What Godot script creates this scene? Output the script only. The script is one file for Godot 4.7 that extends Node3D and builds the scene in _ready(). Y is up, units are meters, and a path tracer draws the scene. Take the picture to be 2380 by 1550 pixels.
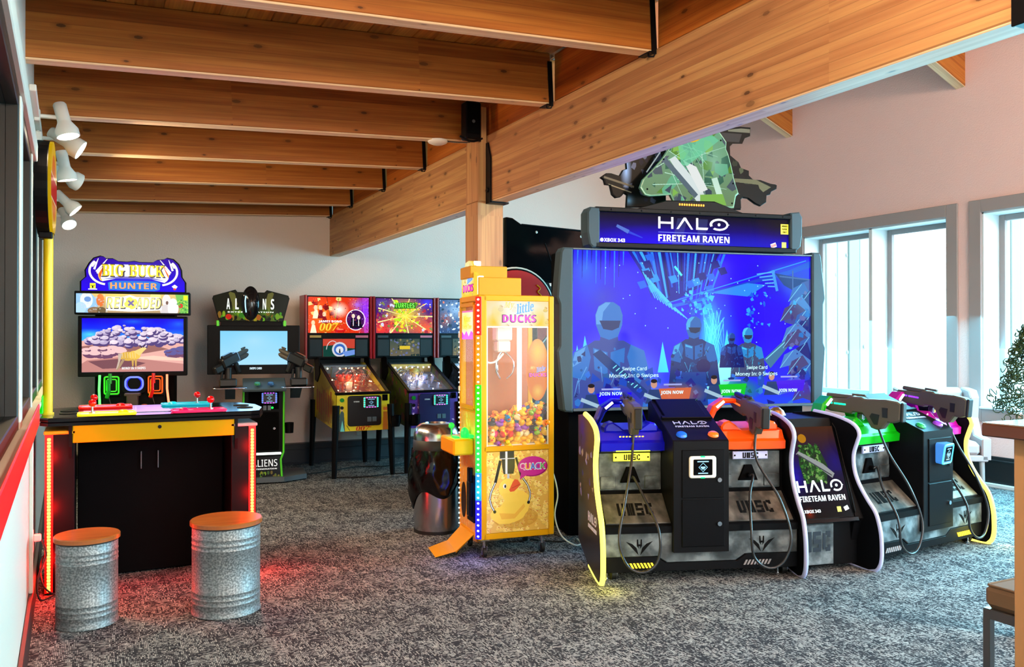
extends Node3D
# Arcade corner of a lodge. x = lateral (right), y = up, -z = depth into the room. Metres.

func _ready():
	_light_and_camera()
	_make_materials()
	_fill_lamps()
	_room()
	_ceiling()
	_outside()
	_left_wall_things()
	_cocktail_table()
	_stools()
	_buck_cabinet()
	_aliens_cabinet()
	_pinballs()
	_trash_can()
	_claw_machine()
	_back_machines()
	_monitor_cabinet()
	_gun_console()
	_right_furniture()
	_small_things()

func _light_and_camera():
	var cam := Camera3D.new()
	cam.name = "camera"
	add_child(cam)
	cam.fov = rad_to_deg(2.0 * atan(775.0 / 1950.0))
	cam.near = 0.05
	cam.far = 200.0
	cam.position = Vector3(0, 1.5, 0)
	cam.rotation = Vector3(atan(10.0 / 1950.0), -atan(975.0 / 1950.0), 0)
	var we := WorldEnvironment.new()
	we.name = "environment"
	var e := Environment.new()
	e.tonemap_mode = Environment.TONE_MAPPER_LINEAR
	e.tonemap_exposure = 1.0
	e.background_mode = Environment.BG_SKY
	var sm := ProceduralSkyMaterial.new()
	sm.sky_top_color = Color(0.72, 0.9, 1.0)
	sm.sky_horizon_color = Color(0.9, 1.0, 1.0)
	sm.ground_horizon_color = Color(0.85, 0.95, 0.95)
	sm.ground_bottom_color = Color(0.6, 0.66, 0.66)
	sm.sky_energy_multiplier = 1.0
	sm.ground_energy_multiplier = 1.0
	var sky := Sky.new()
	sky.sky_material = sm
	e.sky = sky
	e.background_energy_multiplier = 9.0
	e.sdfgi_enabled = true
	e.ssao_enabled = true
	e.ssil_enabled = true
	we.environment = e
	add_child(we)
	# daylight that enters at the tall windows of the right wall and at the wide windows behind the camera
	for k in 4:
		var d = [6.85, 4.45, 2.05, -0.35][k]
		area("window_daylight", Vector3(8.0, 1.85, -d), Vector3(-1, -0.8, 0), Vector2(2.1, 1.9), Color(0.46, 0.88, 1.0), 30.0 if k == 0 else 44.0)
	for k in 2:
		area("window_daylight", Vector3(2.2 + 3.8 * k, 1.9, 3.85), Vector3(0, 0.0, -1), Vector2(3.2, 2.1), Color(1.0, 0.95, 0.9), [6.0, 22.0][k])

func _fill_lamps():
	# globe lamps out of view, added as fill light for the room
	for q in [[1.1, 2.75, 1.0], [1.1, 2.75, -1.6], [5.3, 4.4, 0.6], [5.3, 4.4, -1.8]]:
		_fill_lamp(Vector3(q[0], q[1], -q[2]))

func _fill_lamp(p: Vector3):
	var t = thing("fill_pendant_lamp", "added white globe pendant lamp out of view, for fill light", "lamp", p, 0.0, "added fill lamps out of view")
	var mb = MB.new()
	mb.ball(Vector3.ZERO, Vector3(0.16, 0.16, 0.16), 20, 14)
	part(t, "lamp_globe", mb, em(Color(1, 0.92, 0.8), 3.0))
	mb = MB.new()
	mb.tube([Vector3(0, 0.16, 0), Vector3(0, 0.38 if p.y < 4.0 else 1.6, 0)], 0.008, 8)
	part(t, "stem", mb, mt("black_metal"))
	omni("fill_pendant_glow", p, Color(1.0, 0.88, 0.76), 5.0 if p.y < 4.0 else 10.0, 0.15)

func area(nm: String, at: Vector3, to: Vector3, size: Vector2, c: Color, e: float):
	var l := AreaLight3D.new()
	l.name = nm
	l.area_size = size
	l.light_color = c
	l.light_energy = e
	l.shadow_enabled = true
	l.area_range = 30.0
	l.position = at
	add_child(l, true)
	var up = Vector3.UP if abs(to.normalized().y) < 0.99 else Vector3.FORWARD
	l.basis = Basis.looking_at(to.normalized(), up)
	return l

func omni(nm: String, at: Vector3, c: Color, e: float, size := 0.05):
	var l := OmniLight3D.new()
	l.name = nm
	l.light_color = c
	l.light_energy = e
	l.light_size = size
	l.omni_range = 30.0
	l.omni_attenuation = 2.0
	l.shadow_enabled = true
	l.position = at
	add_child(l, true)
	return l

# ------------------------------------------------------------------ helpers
class MB extends RefCounted:
	var v := PackedVector3Array()
	var n := PackedVector3Array()
	var u := PackedVector2Array()
	var xf := Transform3D.IDENTITY
	func put(p: Vector3, q: Vector3, t: Vector2):
		v.append(xf * p)
		n.append((xf.basis * q).normalized())
		u.append(t)
	func tri(a, b, c, na, nb, nc, ua := Vector2(), ub := Vector2(), uc := Vector2()):
		var g = (b - a).cross(c - a)
		if g.dot(na + nb + nc) > 0.0:
			put(a, na, ua); put(c, nc, uc); put(b, nb, ub)
		else:
			put(a, na, ua); put(b, nb, ub); put(c, nc, uc)
	func quad(a, b, c, d, ua := Vector2(0, 1), ub := Vector2(1, 1), uc := Vector2(1, 0), ud := Vector2(0, 0)):
		var g = (b - a).cross(c - a)
		if g.length() < 1e-12:
			g = (c - a).cross(d - a)
		g = g.normalized()
		tri(a, b, c, g, g, g, ua, ub, uc)
		tri(a, c, d, g, g, g, ua, uc, ud)
	func box(c: Vector3, s: Vector3, bev := 0.0):
		var h = s * 0.5
		bev = min(bev, min(h.x, min(h.y, h.z)) * 0.9)
		for ax in 3:
			var p = (ax + 1) % 3
			var q = (ax + 2) % 3
			# u runs along the longer side of the face
			if s[p] < s[q]:
				var t = p; p = q; q = t
			for sg in [-1.0, 1.0]:
				var o = [Vector2(-1, -1), Vector2(1, -1), Vector2(1, 1), Vector2(-1, 1)]
				var pts = []
				var uvs = []
				for k in o:
					var w = Vector3()
					w[ax] = h[ax] * sg
					w[p] = (h[p] - bev) * k.x
					w[q] = (h[q] - bev) * k.y
					pts.append(c + w)
					uvs.append(Vector2(w[p] + c[p], w[q] + c[q]))
				var nn = Vector3(); nn[ax] = sg
				tri(pts[0], pts[1], pts[2], nn, nn, nn, uvs[0], uvs[1], uvs[2])
				tri(pts[0], pts[2], pts[3], nn, nn, nn, uvs[0], uvs[2], uvs[3])
		if bev <= 0.0:
			return
		for ax in 3:
			var p = (ax + 1) % 3
			var q = (ax + 2) % 3
			for sp in [-1.0, 1.0]:
				for sq in [-1.0, 1.0]:
					var e = []
					for k in [[0, -1], [0, 1], [1, 1], [1, -1]]:
						var w = Vector3()
						w[ax] = (h[ax] - bev) * k[1]
						w[p] = sp * (h[p] if k[0] == 0 else h[p] - bev)
						w[q] = sq * (h[q] - bev if k[0] == 0 else h[q])
						e.append(c + w)
					var nn = Vector3(); nn[p] = sp; nn[q] = sq
					nn = nn.normalized()
					tri(e[0], e[1], e[2], nn, nn, nn)
					tri(e[0], e[2], e[3], nn, nn, nn)
		for sx in [-1.0, 1.0]:
			for sy in [-1.0, 1.0]:
				for sz in [-1.0, 1.0]:
					var sgn = Vector3(sx, sy, sz)
					var i = h - Vector3.ONE * bev
					var nn = sgn.normalized()
					tri(c + sgn * Vector3(h.x, i.y, i.z), c + sgn * Vector3(i.x, h.y, i.z), c + sgn * Vector3(i.x, i.y, h.z), nn, nn, nn)
	# polygon in the xy plane, extruded from z0 (back) to z1 (front); bev chamfers the front rim
	func prism(poly, z0: float, z1: float, bev := 0.0, uvrect := Rect2()):
		var pg := PackedVector2Array(poly)
		if Geometry2D.is_polygon_clockwise(pg):
			pg.reverse()
		var m = pg.size()
		var r = uvrect
		if r.size == Vector2.ZERO:
			r = Rect2(pg[0], Vector2.ZERO)
			for p in pg: r = r.expand(p)
		var inn := PackedVector2Array()
		for i in m:
			var a = pg[(i + m - 1) % m]; var b = pg[i]; var c = pg[(i + 1) % m]
			var d1 = (b - a).normalized(); var d2 = (c - b).normalized()
			var n1 = Vector2(-d1.y, d1.x); var n2 = Vector2(-d2.y, d2.x)
			var w = n1 + n2
			if w.length() < 0.2: w = n1
			inn.append(b + w / max(0.3, w.length_squared() * 0.5) * bev)
		var idx = Geometry2D.triangulate_polygon(inn if bev > 0.0 else pg)
		var idb = Geometry2D.triangulate_polygon(pg)
		var f = inn if bev > 0.0 else pg
		var k = 0
		while k + 2 < idx.size():
			var P = [f[idx[k]], f[idx[k + 1]], f[idx[k + 2]]]
			var U = []
			for p in P: U.append(Vector2((p.x - r.position.x) / r.size.x, 1.0 - (p.y - r.position.y) / r.size.y))
			var nz = Vector3(0, 0, 1)
			tri(Vector3(P[0].x, P[0].y, z1), Vector3(P[1].x, P[1].y, z1), Vector3(P[2].x, P[2].y, z1), nz, nz, nz, U[0], U[1], U[2])
			k += 3
		k = 0
		while k + 2 < idb.size():
			var nz = Vector3(0, 0, -1)
			var P = [pg[idb[k]], pg[idb[k + 1]], pg[idb[k + 2]]]
			tri(Vector3(P[0].x, P[0].y, z0), Vector3(P[1].x, P[1].y, z0), Vector3(P[2].x, P[2].y, z0), nz, nz, nz)
			k += 3
		for i in m:
			var j = (i + 1) % m
			var a = pg[i]; var b = pg[j]
			quad(Vector3(a.x, a.y, z0), Vector3(b.x, b.y, z0), Vector3(b.x, b.y, z1 - bev), Vector3(a.x, a.y, z1 - bev), Vector2(0, 0), Vector2(0.01, 0), Vector2(0.01, 0.01), Vector2(0, 0.01))
			if bev > 0.0:
				quad(Vector3(a.x, a.y, z1 - bev), Vector3(b.x, b.y, z1 - bev), Vector3(inn[j].x, inn[j].y, z1), Vector3(inn[i].x, inn[i].y, z1), Vector2(0, 0), Vector2(0.01, 0), Vector2(0.01, 0.01), Vector2(0, 0.01))
	# profile of (radius, y), turned round y
	func lathe(prof, segs := 24, smooth := true):
		var m = prof.size()
		for i in m - 1:
			var a: Vector2 = prof[i]; var b: Vector2 = prof[i + 1]
			var d = (b - a)
			if d.length() < 1e-7: continue
			var nn = Vector2(d.y, -d.x).normalized()
			var na = nn; var nb = nn
			if smooth:
				if i > 0:
					var e: Vector2 = prof[i] - prof[i - 1]
					var en = Vector2(e.y, -e.x).normalized()
					if en.dot(nn) > 0.6: na = (en + nn).normalized()
				if i + 2 < m:
					var e: Vector2 = prof[i + 2] - prof[i + 1]
					var en = Vector2(e.y, -e.x).normalized()
					if en.dot(nn) > 0.6: nb = (en + nn).normalized()
			for s in segs:
				var t0 = TAU * s / segs; var t1 = TAU * (s + 1) / segs
				var c0 = Vector2(cos(t0), sin(t0)); var c1 = Vector2(cos(t1), sin(t1))
				var A0 = Vector3(a.x * c0.x, a.y, a.x * c0.y); var A1 = Vector3(a.x * c1.x, a.y, a.x * c1.y)
				var B0 = Vector3(b.x * c0.x, b.y, b.x * c0.y); var B1 = Vector3(b.x * c1.x, b.y, b.x * c1.y)
				var u0 = float(s) / segs; var u1 = float(s + 1) / segs
				var va = float(i) / (m - 1); var vb = float(i + 1) / (m - 1)
				var q = [Vector3(na.x * c0.x, na.y, na.x * c0.y), Vector3(na.x * c1.x, na.y, na.x * c1.y), Vector3(nb.x * c1.x, nb.y, nb.x * c1.y), Vector3(nb.x * c0.x, nb.y, nb.x * c0.y)]
				if a.x > 1e-6: tri(A0, A1, B1, q[0], q[1], q[2], Vector2(u0, va), Vector2(u1, va), Vector2(u1, vb))
				if b.x > 1e-6: tri(A0, B1, B0, q[0], q[2], q[3], Vector2(u0, va), Vector2(u1, vb), Vector2(u0, vb))
	# rows of points joined with smooth normals; closed round each row
	func grid(P):
		var R = P.size(); var C = P[0].size()
		var N = []
		for i in R:
			var row = []
			for j in C:
				var a = P[i][(j + 1) % C] - P[i][(j + C - 1) % C]
				var b = P[min(i + 1, R - 1)][j] - P[max(i - 1, 0)][j]
				row.append(a.cross(b).normalized())
			N.append(row)
		for i in R - 1:
			for j in C:
				var k = (j + 1) % C
				tri(P[i][j], P[i][k], P[i + 1][k], N[i][j], N[i][k], N[i + 1][k])
				tri(P[i][j], P[i + 1][k], P[i + 1][j], N[i][j], N[i + 1][k], N[i + 1][j])
	func tube(pts, r: float, segs := 8, closed := false):
		var m = pts.size()
		var rings = []
		var up = Vector3.UP
		for i in m:
			var t: Vector3
			if closed: t = pts[(i + 1) % m] - pts[(i + m - 1) % m]
			else: t = pts[min(i + 1, m - 1)] - pts[max(i - 1, 0)]
			t = t.normalized()
			if i == 0:
				up = Vector3.UP if abs(t.y) < 0.9 else Vector3.RIGHT
			var x = up.cross(t).normalized()
			if x.length() < 0.5: x = Vector3.RIGHT
			up = t.cross(x).normalized()
			var ring = []
			for s in segs:
				var a = TAU * s / segs
				ring.append(x * cos(a) + up * sin(a))
			rings.append(ring)
		var last = m if closed else m - 1
		for i in last:
			var j = (i + 1) % m
			for s in segs:
				var s2 = (s + 1) % segs
				var a = rings[i][s]; var b = rings[i][s2]; var c = rings[j][s2]; var d = rings[j][s]
				tri(pts[i] + a * r, pts[i] + b * r, pts[j] + c * r, a, b, c)
				tri(pts[i] + a * r, pts[j] + c * r, pts[j] + d * r, a, c, d)
		if not closed:
			for e in [0, m - 1]:
				var t = (pts[0] - pts[1]).normalized() if e == 0 else (pts[m - 1] - pts[m - 2]).normalized()
				for s in segs:
					tri(pts[e], pts[e] + rings[e][s] * r, pts[e] + rings[e][(s + 1) % segs] * r, t, t, t)
	func cyl(a: Vector3, b: Vector3, r: float, segs := 16, r2 := -1.0):
		var t = (b - a).normalized()
		var x = (Vector3.UP if abs(t.y) < 0.9 else Vector3.RIGHT).cross(t).normalized()
		var y = t.cross(x)
		if r2 < 0.0: r2 = r
		for s in segs:
			var a0 = TAU * s / segs; var a1 = TAU * (s + 1) / segs
			var p = x * cos(a0) + y * sin(a0); var q = x * cos(a1) + y * sin(a1)
			tri(a + p * r, a + q * r, b + q * r2, p, q, q)
			tri(a + p * r, b + q * r2, b + p * r2, p, q, p)
			tri(a, a + p * r, a + q * r, -t, -t, -t)
			tri(b, b + p * r2, b + q * r2, t, t, t, Vector2(0.5, 0.5), Vector2(0.5 + 0.5 * cos(a0), 0.5 - 0.5 * sin(a0)), Vector2(0.5 + 0.5 * cos(a1), 0.5 - 0.5 * sin(a1)))
	func ball(c: Vector3, r: Vector3, segs := 12, rings := 8, wob := 0.0):
		var P = func(i, j):
			var th = PI * i / rings; var ph = TAU * (j % segs) / segs
			return Vector3(sin(th) * cos(ph), cos(th), sin(th) * sin(ph))
		for i in rings:
			for j in segs:
				var a = P.call(i, j); var b = P.call(i, j + 1); var d = P.call(i + 1, j); var e = P.call(i + 1, j + 1)
				var N = func(q): return (q / r).normalized()
				if i > 0: tri(c + a * r, c + b * r, c + e * r, N.call(a), N.call(b), N.call(e))
				if i < rings - 1: tri(c + a * r, c + e * r, c + d * r, N.call(a), N.call(e), N.call(d))
	# profile polygon in (z, y), extruded along x from x0 to x1
	func side(poly, x0: float, x1: float, bev := 0.0):
		var keep = xf
		var q = []
		for p in poly: q.append(Vector2(p.x, p.y))
		# local: prism x -> world -z?  map prism (x, y, z) to (z, y, -x): x_prism = -z ... use basis columns
		xf = keep * Transform3D(Basis(Vector3(0, 0, 1), Vector3(0, 1, 0), Vector3(-1, 0, 0)), Vector3.ZERO)
		prism(q, -x1, -x0, bev)
		xf = keep
	# letters: capital height h, centred at the origin of xf, optional total width
	func text(s: String, h: float, width := 0.0, depth := 0.002, font := "Droid Sans", weight := 700, shear := 0.0):
		var tm := TextMesh.new()
		var sf := SystemFont.new()
		sf.font_names = PackedStringArray([font])
		sf.font_weight = weight
		tm.font = sf
		tm.text = s
		tm.font_size = 48
		tm.pixel_size = 0.01
		tm.depth = 0.02
		tm.curve_step = 2.0
		var bb: AABB = tm.get_aabb()
		var sy = h / max(bb.size.y, 1e-4)
		var sx = sy if width <= 0.0 else width / max(bb.size.x, 1e-4)
		var cc = bb.position + bb.size * 0.5
		for k in tm.get_surface_count() if false else 1:
			var a = tm.get_mesh_arrays()
			var vv: PackedVector3Array = a[Mesh.ARRAY_VERTEX]
			var nn: PackedVector3Array = a[Mesh.ARRAY_NORMAL]
			var ii = a[Mesh.ARRAY_INDEX]
			var cnt = ii.size() if ii != null and ii.size() > 0 else vv.size()
			for t in range(0, cnt, 3):
				var P = []
				var back = false
				for e in 3:
					var id = ii[t + e] if cnt != vv.size() or (ii != null and ii.size() > 0) else t + e
					if nn[id].z < -0.5: back = true
					var p = vv[id] - cc
					P.append([Vector3(p.x * sx + p.y * sy * shear, p.y * sy, p.z / 0.02 * depth + depth * 0.5), nn[id]])
				if back: continue
				tri(P[0][0], P[1][0], P[2][0], P[0][1], P[1][1], P[2][1])
	func mesh() -> ArrayMesh:
		var a := []
		a.resize(Mesh.ARRAY_MAX)
		a[Mesh.ARRAY_VERTEX] = v
		a[Mesh.ARRAY_NORMAL] = n
		a[Mesh.ARRAY_TEX_UV] = u
		var m := ArrayMesh.new()
		m.add_surface_from_arrays(Mesh.PRIMITIVE_TRIANGLES, a)
		return m

# a picture drawn with polygons, for flat print and screens
class CV extends RefCounted:
	var im: Image
	var w: int
	var h: int
	func _init(ww: int, hh: int, bg: Color):
		w = ww; h = hh
		im = Image.create(w, h, false, Image.FORMAT_RGBA8)
		im.fill(bg)
	func S(p: Vector2) -> Vector2: return Vector2(p.x * w, p.y * h)
	func rect(x: float, y: float, ww: float, hh: float, c: Color):
		im.fill_rect(Rect2i(int(x * w), int(y * h), max(1, int(ww * w)), max(1, int(hh * h))), c)
	func vgrad(y0: float, y1: float, a: Color, b: Color):
		var p = int(y0 * h); var q = int(y1 * h)
		for y in range(p, q):
			im.fill_rect(Rect2i(0, y, w, 1), a.lerp(b, float(y - p) / max(1, q - p)))
	# points in 0..1
	func poly(pts, c: Color):
		var P := PackedVector2Array()
		for p in pts: P.append(Vector2(p[0] * w, p[1] * h) if p is Array else Vector2(p.x * w, p.y * h))
		_fill(P, c)
	func _fill(P: PackedVector2Array, c: Color):
		var r := Rect2(P[0], Vector2.ZERO)
		for p in P: r = r.expand(p)
		var x0 = max(0, int(floor(r.position.x))); var x1 = min(w, int(ceil(r.end.x)) + 1)
		var y0 = max(0, int(floor(r.position.y))); var y1 = min(h, int(ceil(r.end.y)) + 1)
		if x1 <= x0 or y1 <= y0: return
		var dst := im
		var off := Vector2i.ZERO
		if c.a < 0.999:
			dst = Image.create(x1 - x0, y1 - y0, false, Image.FORMAT_RGBA8)
			off = Vector2i(x0, y0)
		var m = P.size()
		for y in range(y0, y1):
			var yc = y + 0.5
			var xs = []
			for i in m:
				var a = P[i]; var b = P[(i + 1) % m]
				if (a.y <= yc) != (b.y <= yc):
					xs.append(a.x + (yc - a.y) / (b.y - a.y) * (b.x - a.x))
			xs.sort()
			var k = 0
			while k + 1 < xs.size():
				var xa = clampi(int(round(xs[k])), 0, w); var xb = clampi(int(round(xs[k + 1])), 0, w)
				if xb > xa: dst.fill_rect(Rect2i(xa - off.x, y - off.y, xb - xa, 1), c)
				k += 2
		if c.a < 0.999:
			im.blend_rect(dst, Rect2i(0, 0, x1 - x0, y1 - y0), off)
	func ell(cx: float, cy: float, rx: float, ry: float, c: Color, rot := 0.0, seg := 28):
		var P := PackedVector2Array()
		for k in seg:
			var a = TAU * k / seg
			var q = Vector2(cos(a) * rx * w, sin(a) * ry * h).rotated(rot)
			P.append(Vector2(cx * w, cy * h) + q)
		_fill(P, c)
	func line(x0: float, y0: float, x1: float, y1: float, wd: float, c: Color, wd1 := -1.0):
		var a = Vector2(x0 * w, y0 * h); var b = Vector2(x1 * w, y1 * h)
		var d = (b - a).normalized().orthogonal() * wd * w * 0.5
		var e = d if wd1 < 0.0 else d * (wd1 / wd)
		_fill(PackedVector2Array([a + d, b + e, b - e, a - d]), c)
	func arc(cx: float, cy: float, rx: float, ry: float, a0: float, a1: float, wd: float, c: Color):
		var o := PackedVector2Array(); var i := PackedVector2Array()
		for k in 25:
			var a = lerp(a0, a1, k / 24.0)
			var d = Vector2(cos(a), sin(a))
			o.append(Vector2(cx * w, cy * h) + d * Vector2(rx * w, ry * h))
			i.append(Vector2(cx * w, cy * h) + d * (Vector2(rx * w, ry * h) - Vector2.ONE * wd * w))
		i.reverse()
		o.append_array(i)
		_fill(o, c)
	func glow(cx: float, cy: float, rx: float, ry: float, c: Color, power := 1.6):
		var g := Image.create(32, 32, false, Image.FORMAT_RGBA8)
		for y in 32:
			for x in 32:
				var d = Vector2(x - 15.5, y - 15.5).length() / 15.5
				g.set_pixel(x, y, Color(c.r, c.g, c.b, c.a * pow(clampf(1.0 - d, 0, 1), power)))
		var W = max(2, int(rx * w * 2)); var H = max(2, int(ry * h * 2))
		g.resize(W, H, Image.INTERPOLATE_BILINEAR)
		im.blend_rect(g, Rect2i(0, 0, W, H), Vector2i(int(cx * w) - W / 2, int(cy * h) - H / 2))
	func shard(rng: RandomNumberGenerator, cx: float, cy: float, s: float, c: Color):
		var P := PackedVector2Array()
		var m = rng.randi_range(3, 6)
		var a0 = rng.randf() * TAU
		for k in m:
			P.append(Vector2(cx * w, cy * h) + Vector2.from_angle(a0 + TAU * k / m) * s * w * rng.randf_range(0.4, 1.2))
		_fill(P, c)
	func tex() -> ImageTexture:
		return ImageTexture.create_from_image(im)

var taken := {}
func numbered(s: String) -> String:
	if not taken.has(s):
		taken[s] = 0
		return s
	taken[s] += 1
	return "%s_%03d" % [s, taken[s]]

func W(l: float, y: float, d: float) -> Vector3: return Vector3(l, y, -d)

func thing(called: String, label: String, category: String, at := Vector3.ZERO, turn := 0.0, group := "", kind := "") -> Node3D:
	var o := Node3D.new()
	o.name = numbered(called)
	add_child(o)
	o.position = at
	o.rotation.y = turn
	tag(o, label, category, group, kind)
	return o

func tag(o: Node3D, label: String, category: String, group := "", kind := ""):
	if label: o.set_meta("label", label)
	if category: o.set_meta("category", category)
	if group: o.set_meta("group", group)
	if kind: o.set_meta("kind", kind)

func part(parent: Node3D, called: String, mb: MB, m: Material, label := "") -> MeshInstance3D:
	var o := MeshInstance3D.new()
	o.name = called
	o.mesh = mb.mesh()
	o.material_override = m
	o.mesh.surface_set_material(0, m)
	o.material_override = null
	if label: o.set_meta("label", label)
	parent.add_child(o, true)
	return o

func solo(called: String, mb: MB, m: Material, label: String, category: String, group := "", kind := "") -> MeshInstance3D:
	var o := part(self, numbered(called), mb, m)
	tag(o, label, category, group, kind)
	return o

func bx(c: Vector3, s: Vector3, bev := 0.0) -> MB:
	var mb := MB.new()
	mb.box(c, s, bev)
	return mb

func T(p: Vector3, rx := 0.0, ry := 0.0, rz := 0.0) -> Transform3D:
	return Transform3D(Basis.from_euler(Vector3(rx, ry, rz)), p)

func lett(parent: Node3D, s: String, at: Transform3D, h: float, width: float, m: Material, depth := 0.002, font := "Droid Sans", weight := 700, shear := 0.0, called := "lettering") -> MeshInstance3D:
	var mb := MB.new()
	mb.xf = at
	mb.text(s, h, width, depth, font, weight, shear)
	return part(parent, called, mb, m)
# ------------------------------------------------------------------ materials
var M := {}
var E_ := {}
func pm(key: String, c: Color, rough := 0.6, metal := 0.0, spec := 0.5) -> StandardMaterial3D:
	var m := StandardMaterial3D.new()
	m.albedo_color = c
	m.roughness = rough
	m.metallic = metal
	m.metallic_specular = spec
	m.resource_name = key
	M[key] = m
	return m
func mt(key: String) -> StandardMaterial3D: return M[key]
func em(c: Color, e: float) -> StandardMaterial3D:
	var k = "%s_%.2f" % [c.to_html(), e]
	if not E_.has(k):
		var m := StandardMaterial3D.new()
		m.albedo_color = Color(c.r * 0.5, c.g * 0.5, c.b * 0.5)
		m.roughness = 0.4
		m.emission_enabled = true
		m.emission = c
		m.emission_energy_multiplier = e
		E_[k] = m
	return E_[k]
func emt(t: Texture2D, e: float, rough := 0.15) -> StandardMaterial3D:
	var m := StandardMaterial3D.new()
	m.albedo_color = Color(0.02, 0.02, 0.02)
	m.roughness = rough
	m.metallic_specular = 0.16
	m.emission_enabled = true
	m.emission = Color.BLACK
	m.emission_texture = t
	m.emission_energy_multiplier = e
	return m
func prt(t: Texture2D, rough := 0.45, spec := 0.5) -> StandardMaterial3D:
	var m := StandardMaterial3D.new()
	m.albedo_texture = t
	m.roughness = rough
	m.metallic_specular = spec
	return m
func noise_tex(seed_: int, freq: float, size: int, ramp: Array, normal := false, stretch := Vector2i(1, 1), octaves := 4) -> NoiseTexture2D:
	var f := FastNoiseLite.new()
	f.seed = seed_
	f.frequency = freq
	f.fractal_octaves = octaves
	f.noise_type = FastNoiseLite.TYPE_SIMPLEX_SMOOTH
	var t := NoiseTexture2D.new()
	t.width = size * stretch.x
	t.height = size * stretch.y
	t.seamless = true
	t.noise = f
	if ramp.size() > 0:
		var g := Gradient.new()
		var cs := PackedColorArray(); var os := PackedFloat32Array()
		for r in ramp:
			os.append(r[0]); cs.append(r[1])
		g.colors = cs; g.offsets = os
		t.color_ramp = g
	t.as_normal_map = normal
	return t

# laminated timber: strips along u, grain streaks, knots.  One picture is 2 m long and `tall` metres high
func wood_tex(seed_: int, W_: int, H_: int, lams: int, base: Color, dark: Color, light: Color, knots: int, strip_var := 0.35) -> ImageTexture:
	var rng := RandomNumberGenerator.new(); rng.seed = seed_
	var f := FastNoiseLite.new(); f.seed = seed_; f.frequency = 0.02; f.fractal_octaves = 4
	var d := PackedByteArray(); d.resize(W_ * H_ * 3)
	var tone := []; var off := []; var kn := []
	for k in lams:
		tone.append(rng.randf_range(-1, 1)); off.append(rng.randf() * 1000.0)
	for k in knots:
		kn.append(Vector4(rng.randf() * W_, rng.randf() * H_, rng.randf_range(2.5, 6.5) * W_ / 1024.0, rng.randf_range(0.5, 1.0)))
	var lh := float(H_) / lams
	var rows := []
	for y in H_: rows.append([])
	for k in kn:
		for y in range(max(0, int(k.y - k.z * 4)), min(H_, int(k.y + k.z * 4))): rows[y].append(k)
	for y in H_:
		var li = min(lams - 1, int(y / lh))
		var edge = absf(fposmod(y / lh, 1.0) - 0.0)
		var seam = 0.8 if edge * lh < 1.0 and lams > 1 else 1.0
		var o = (y * W_) * 3
		for x in W_:
			var yy = y
			var g = f.get_noise_2d(x * 0.12 + off[li], yy * 2.6 + off[li])
			var g2 = f.get_noise_2d(x * 0.03 + off[li] * 2.0, yy * 0.9)
			var t = g * 0.75 + g2 * 0.7 + tone[li] * strip_var
			var dk = 0.0
			for k in rows[y]:
				var q = Vector2((x - k.x) * 0.55, y - k.y).length() / k.z
				if q < 1.0: dk = max(dk, k.w)
				elif q < 2.6: dk = max(dk, k.w * 0.35 * (2.6 - q) / 1.6)
			var c = base.lerp(light, clampf(t, 0, 1)) if t > 0.0 else base.lerp(dark, clampf(-t, 0, 1))
			if dk > 0.0: c = c.lerp(Color(0.16, 0.08, 0.04), dk * 0.65)
			d[o] = int(clampf(c.r * seam, 0, 1) * 255.0); d[o + 1] = int(clampf(c.g * seam, 0, 1) * 255.0); d[o + 2] = int(clampf(c.b * seam, 0, 1) * 255.0)
			o += 3
	return ImageTexture.create_from_image(Image.create_from_data(W_, H_, false, Image.FORMAT_RGB8, d))

func carpet_tex() -> ImageTexture:
	var n := 1024
	var rng := RandomNumberGenerator.new(); rng.seed = 77
	var f := FastNoiseLite.new(); f.seed = 5; f.frequency = 0.011; f.fractal_octaves = 3
	var im := Image.create(n, n, false, Image.FORMAT_RGB8)
	var cols = [Color8(40, 41, 46), Color8(50, 51, 56), Color8(62, 62, 66), Color8(146, 148, 148), Color8(172, 173, 170), Color8(104, 105, 107)]
	im.fill(cols[1])
	# yarn dashes: blocks of the weave run along x or along y, on a 3 pixel grid
	var p := 3
	for by in range(0, n, p):
		for bx_ in range(0, n, p):
			var r = rng.randf()
			if r < 0.38: continue
			var a = f.get_noise_2d(bx_, by)
			var vert = f.get_noise_2d(bx_ * 0.8 + 3000.0, by * 2.4) > 0.12
			var bright = r > 0.66 - a * 0.3
			var c: Color = cols[3 + rng.randi_range(0, 1)] if bright else cols[rng.randi_range(0, 2)]
			if rng.randf() < 0.2: c = cols[5]
			var L = rng.randi_range(2, 5) * p
			if vert: im.fill_rect(Rect2i(bx_, by, p - 1, L), c)
			else: im.fill_rect(Rect2i(bx_, by, L, p - 1), c)
	return ImageTexture.create_from_image(im)

func wood_mat(key: String, t: Texture2D, len_m: float, tall_m: float, rough := 0.45) -> StandardMaterial3D:
	var m := StandardMaterial3D.new()
	m.albedo_texture = t
	m.uv1_scale = Vector3(1.0 / len_m, 1.0 / tall_m, 1)
	m.roughness = rough
	m.metallic_specular = 0.4
	M[key] = m
	return m

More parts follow.
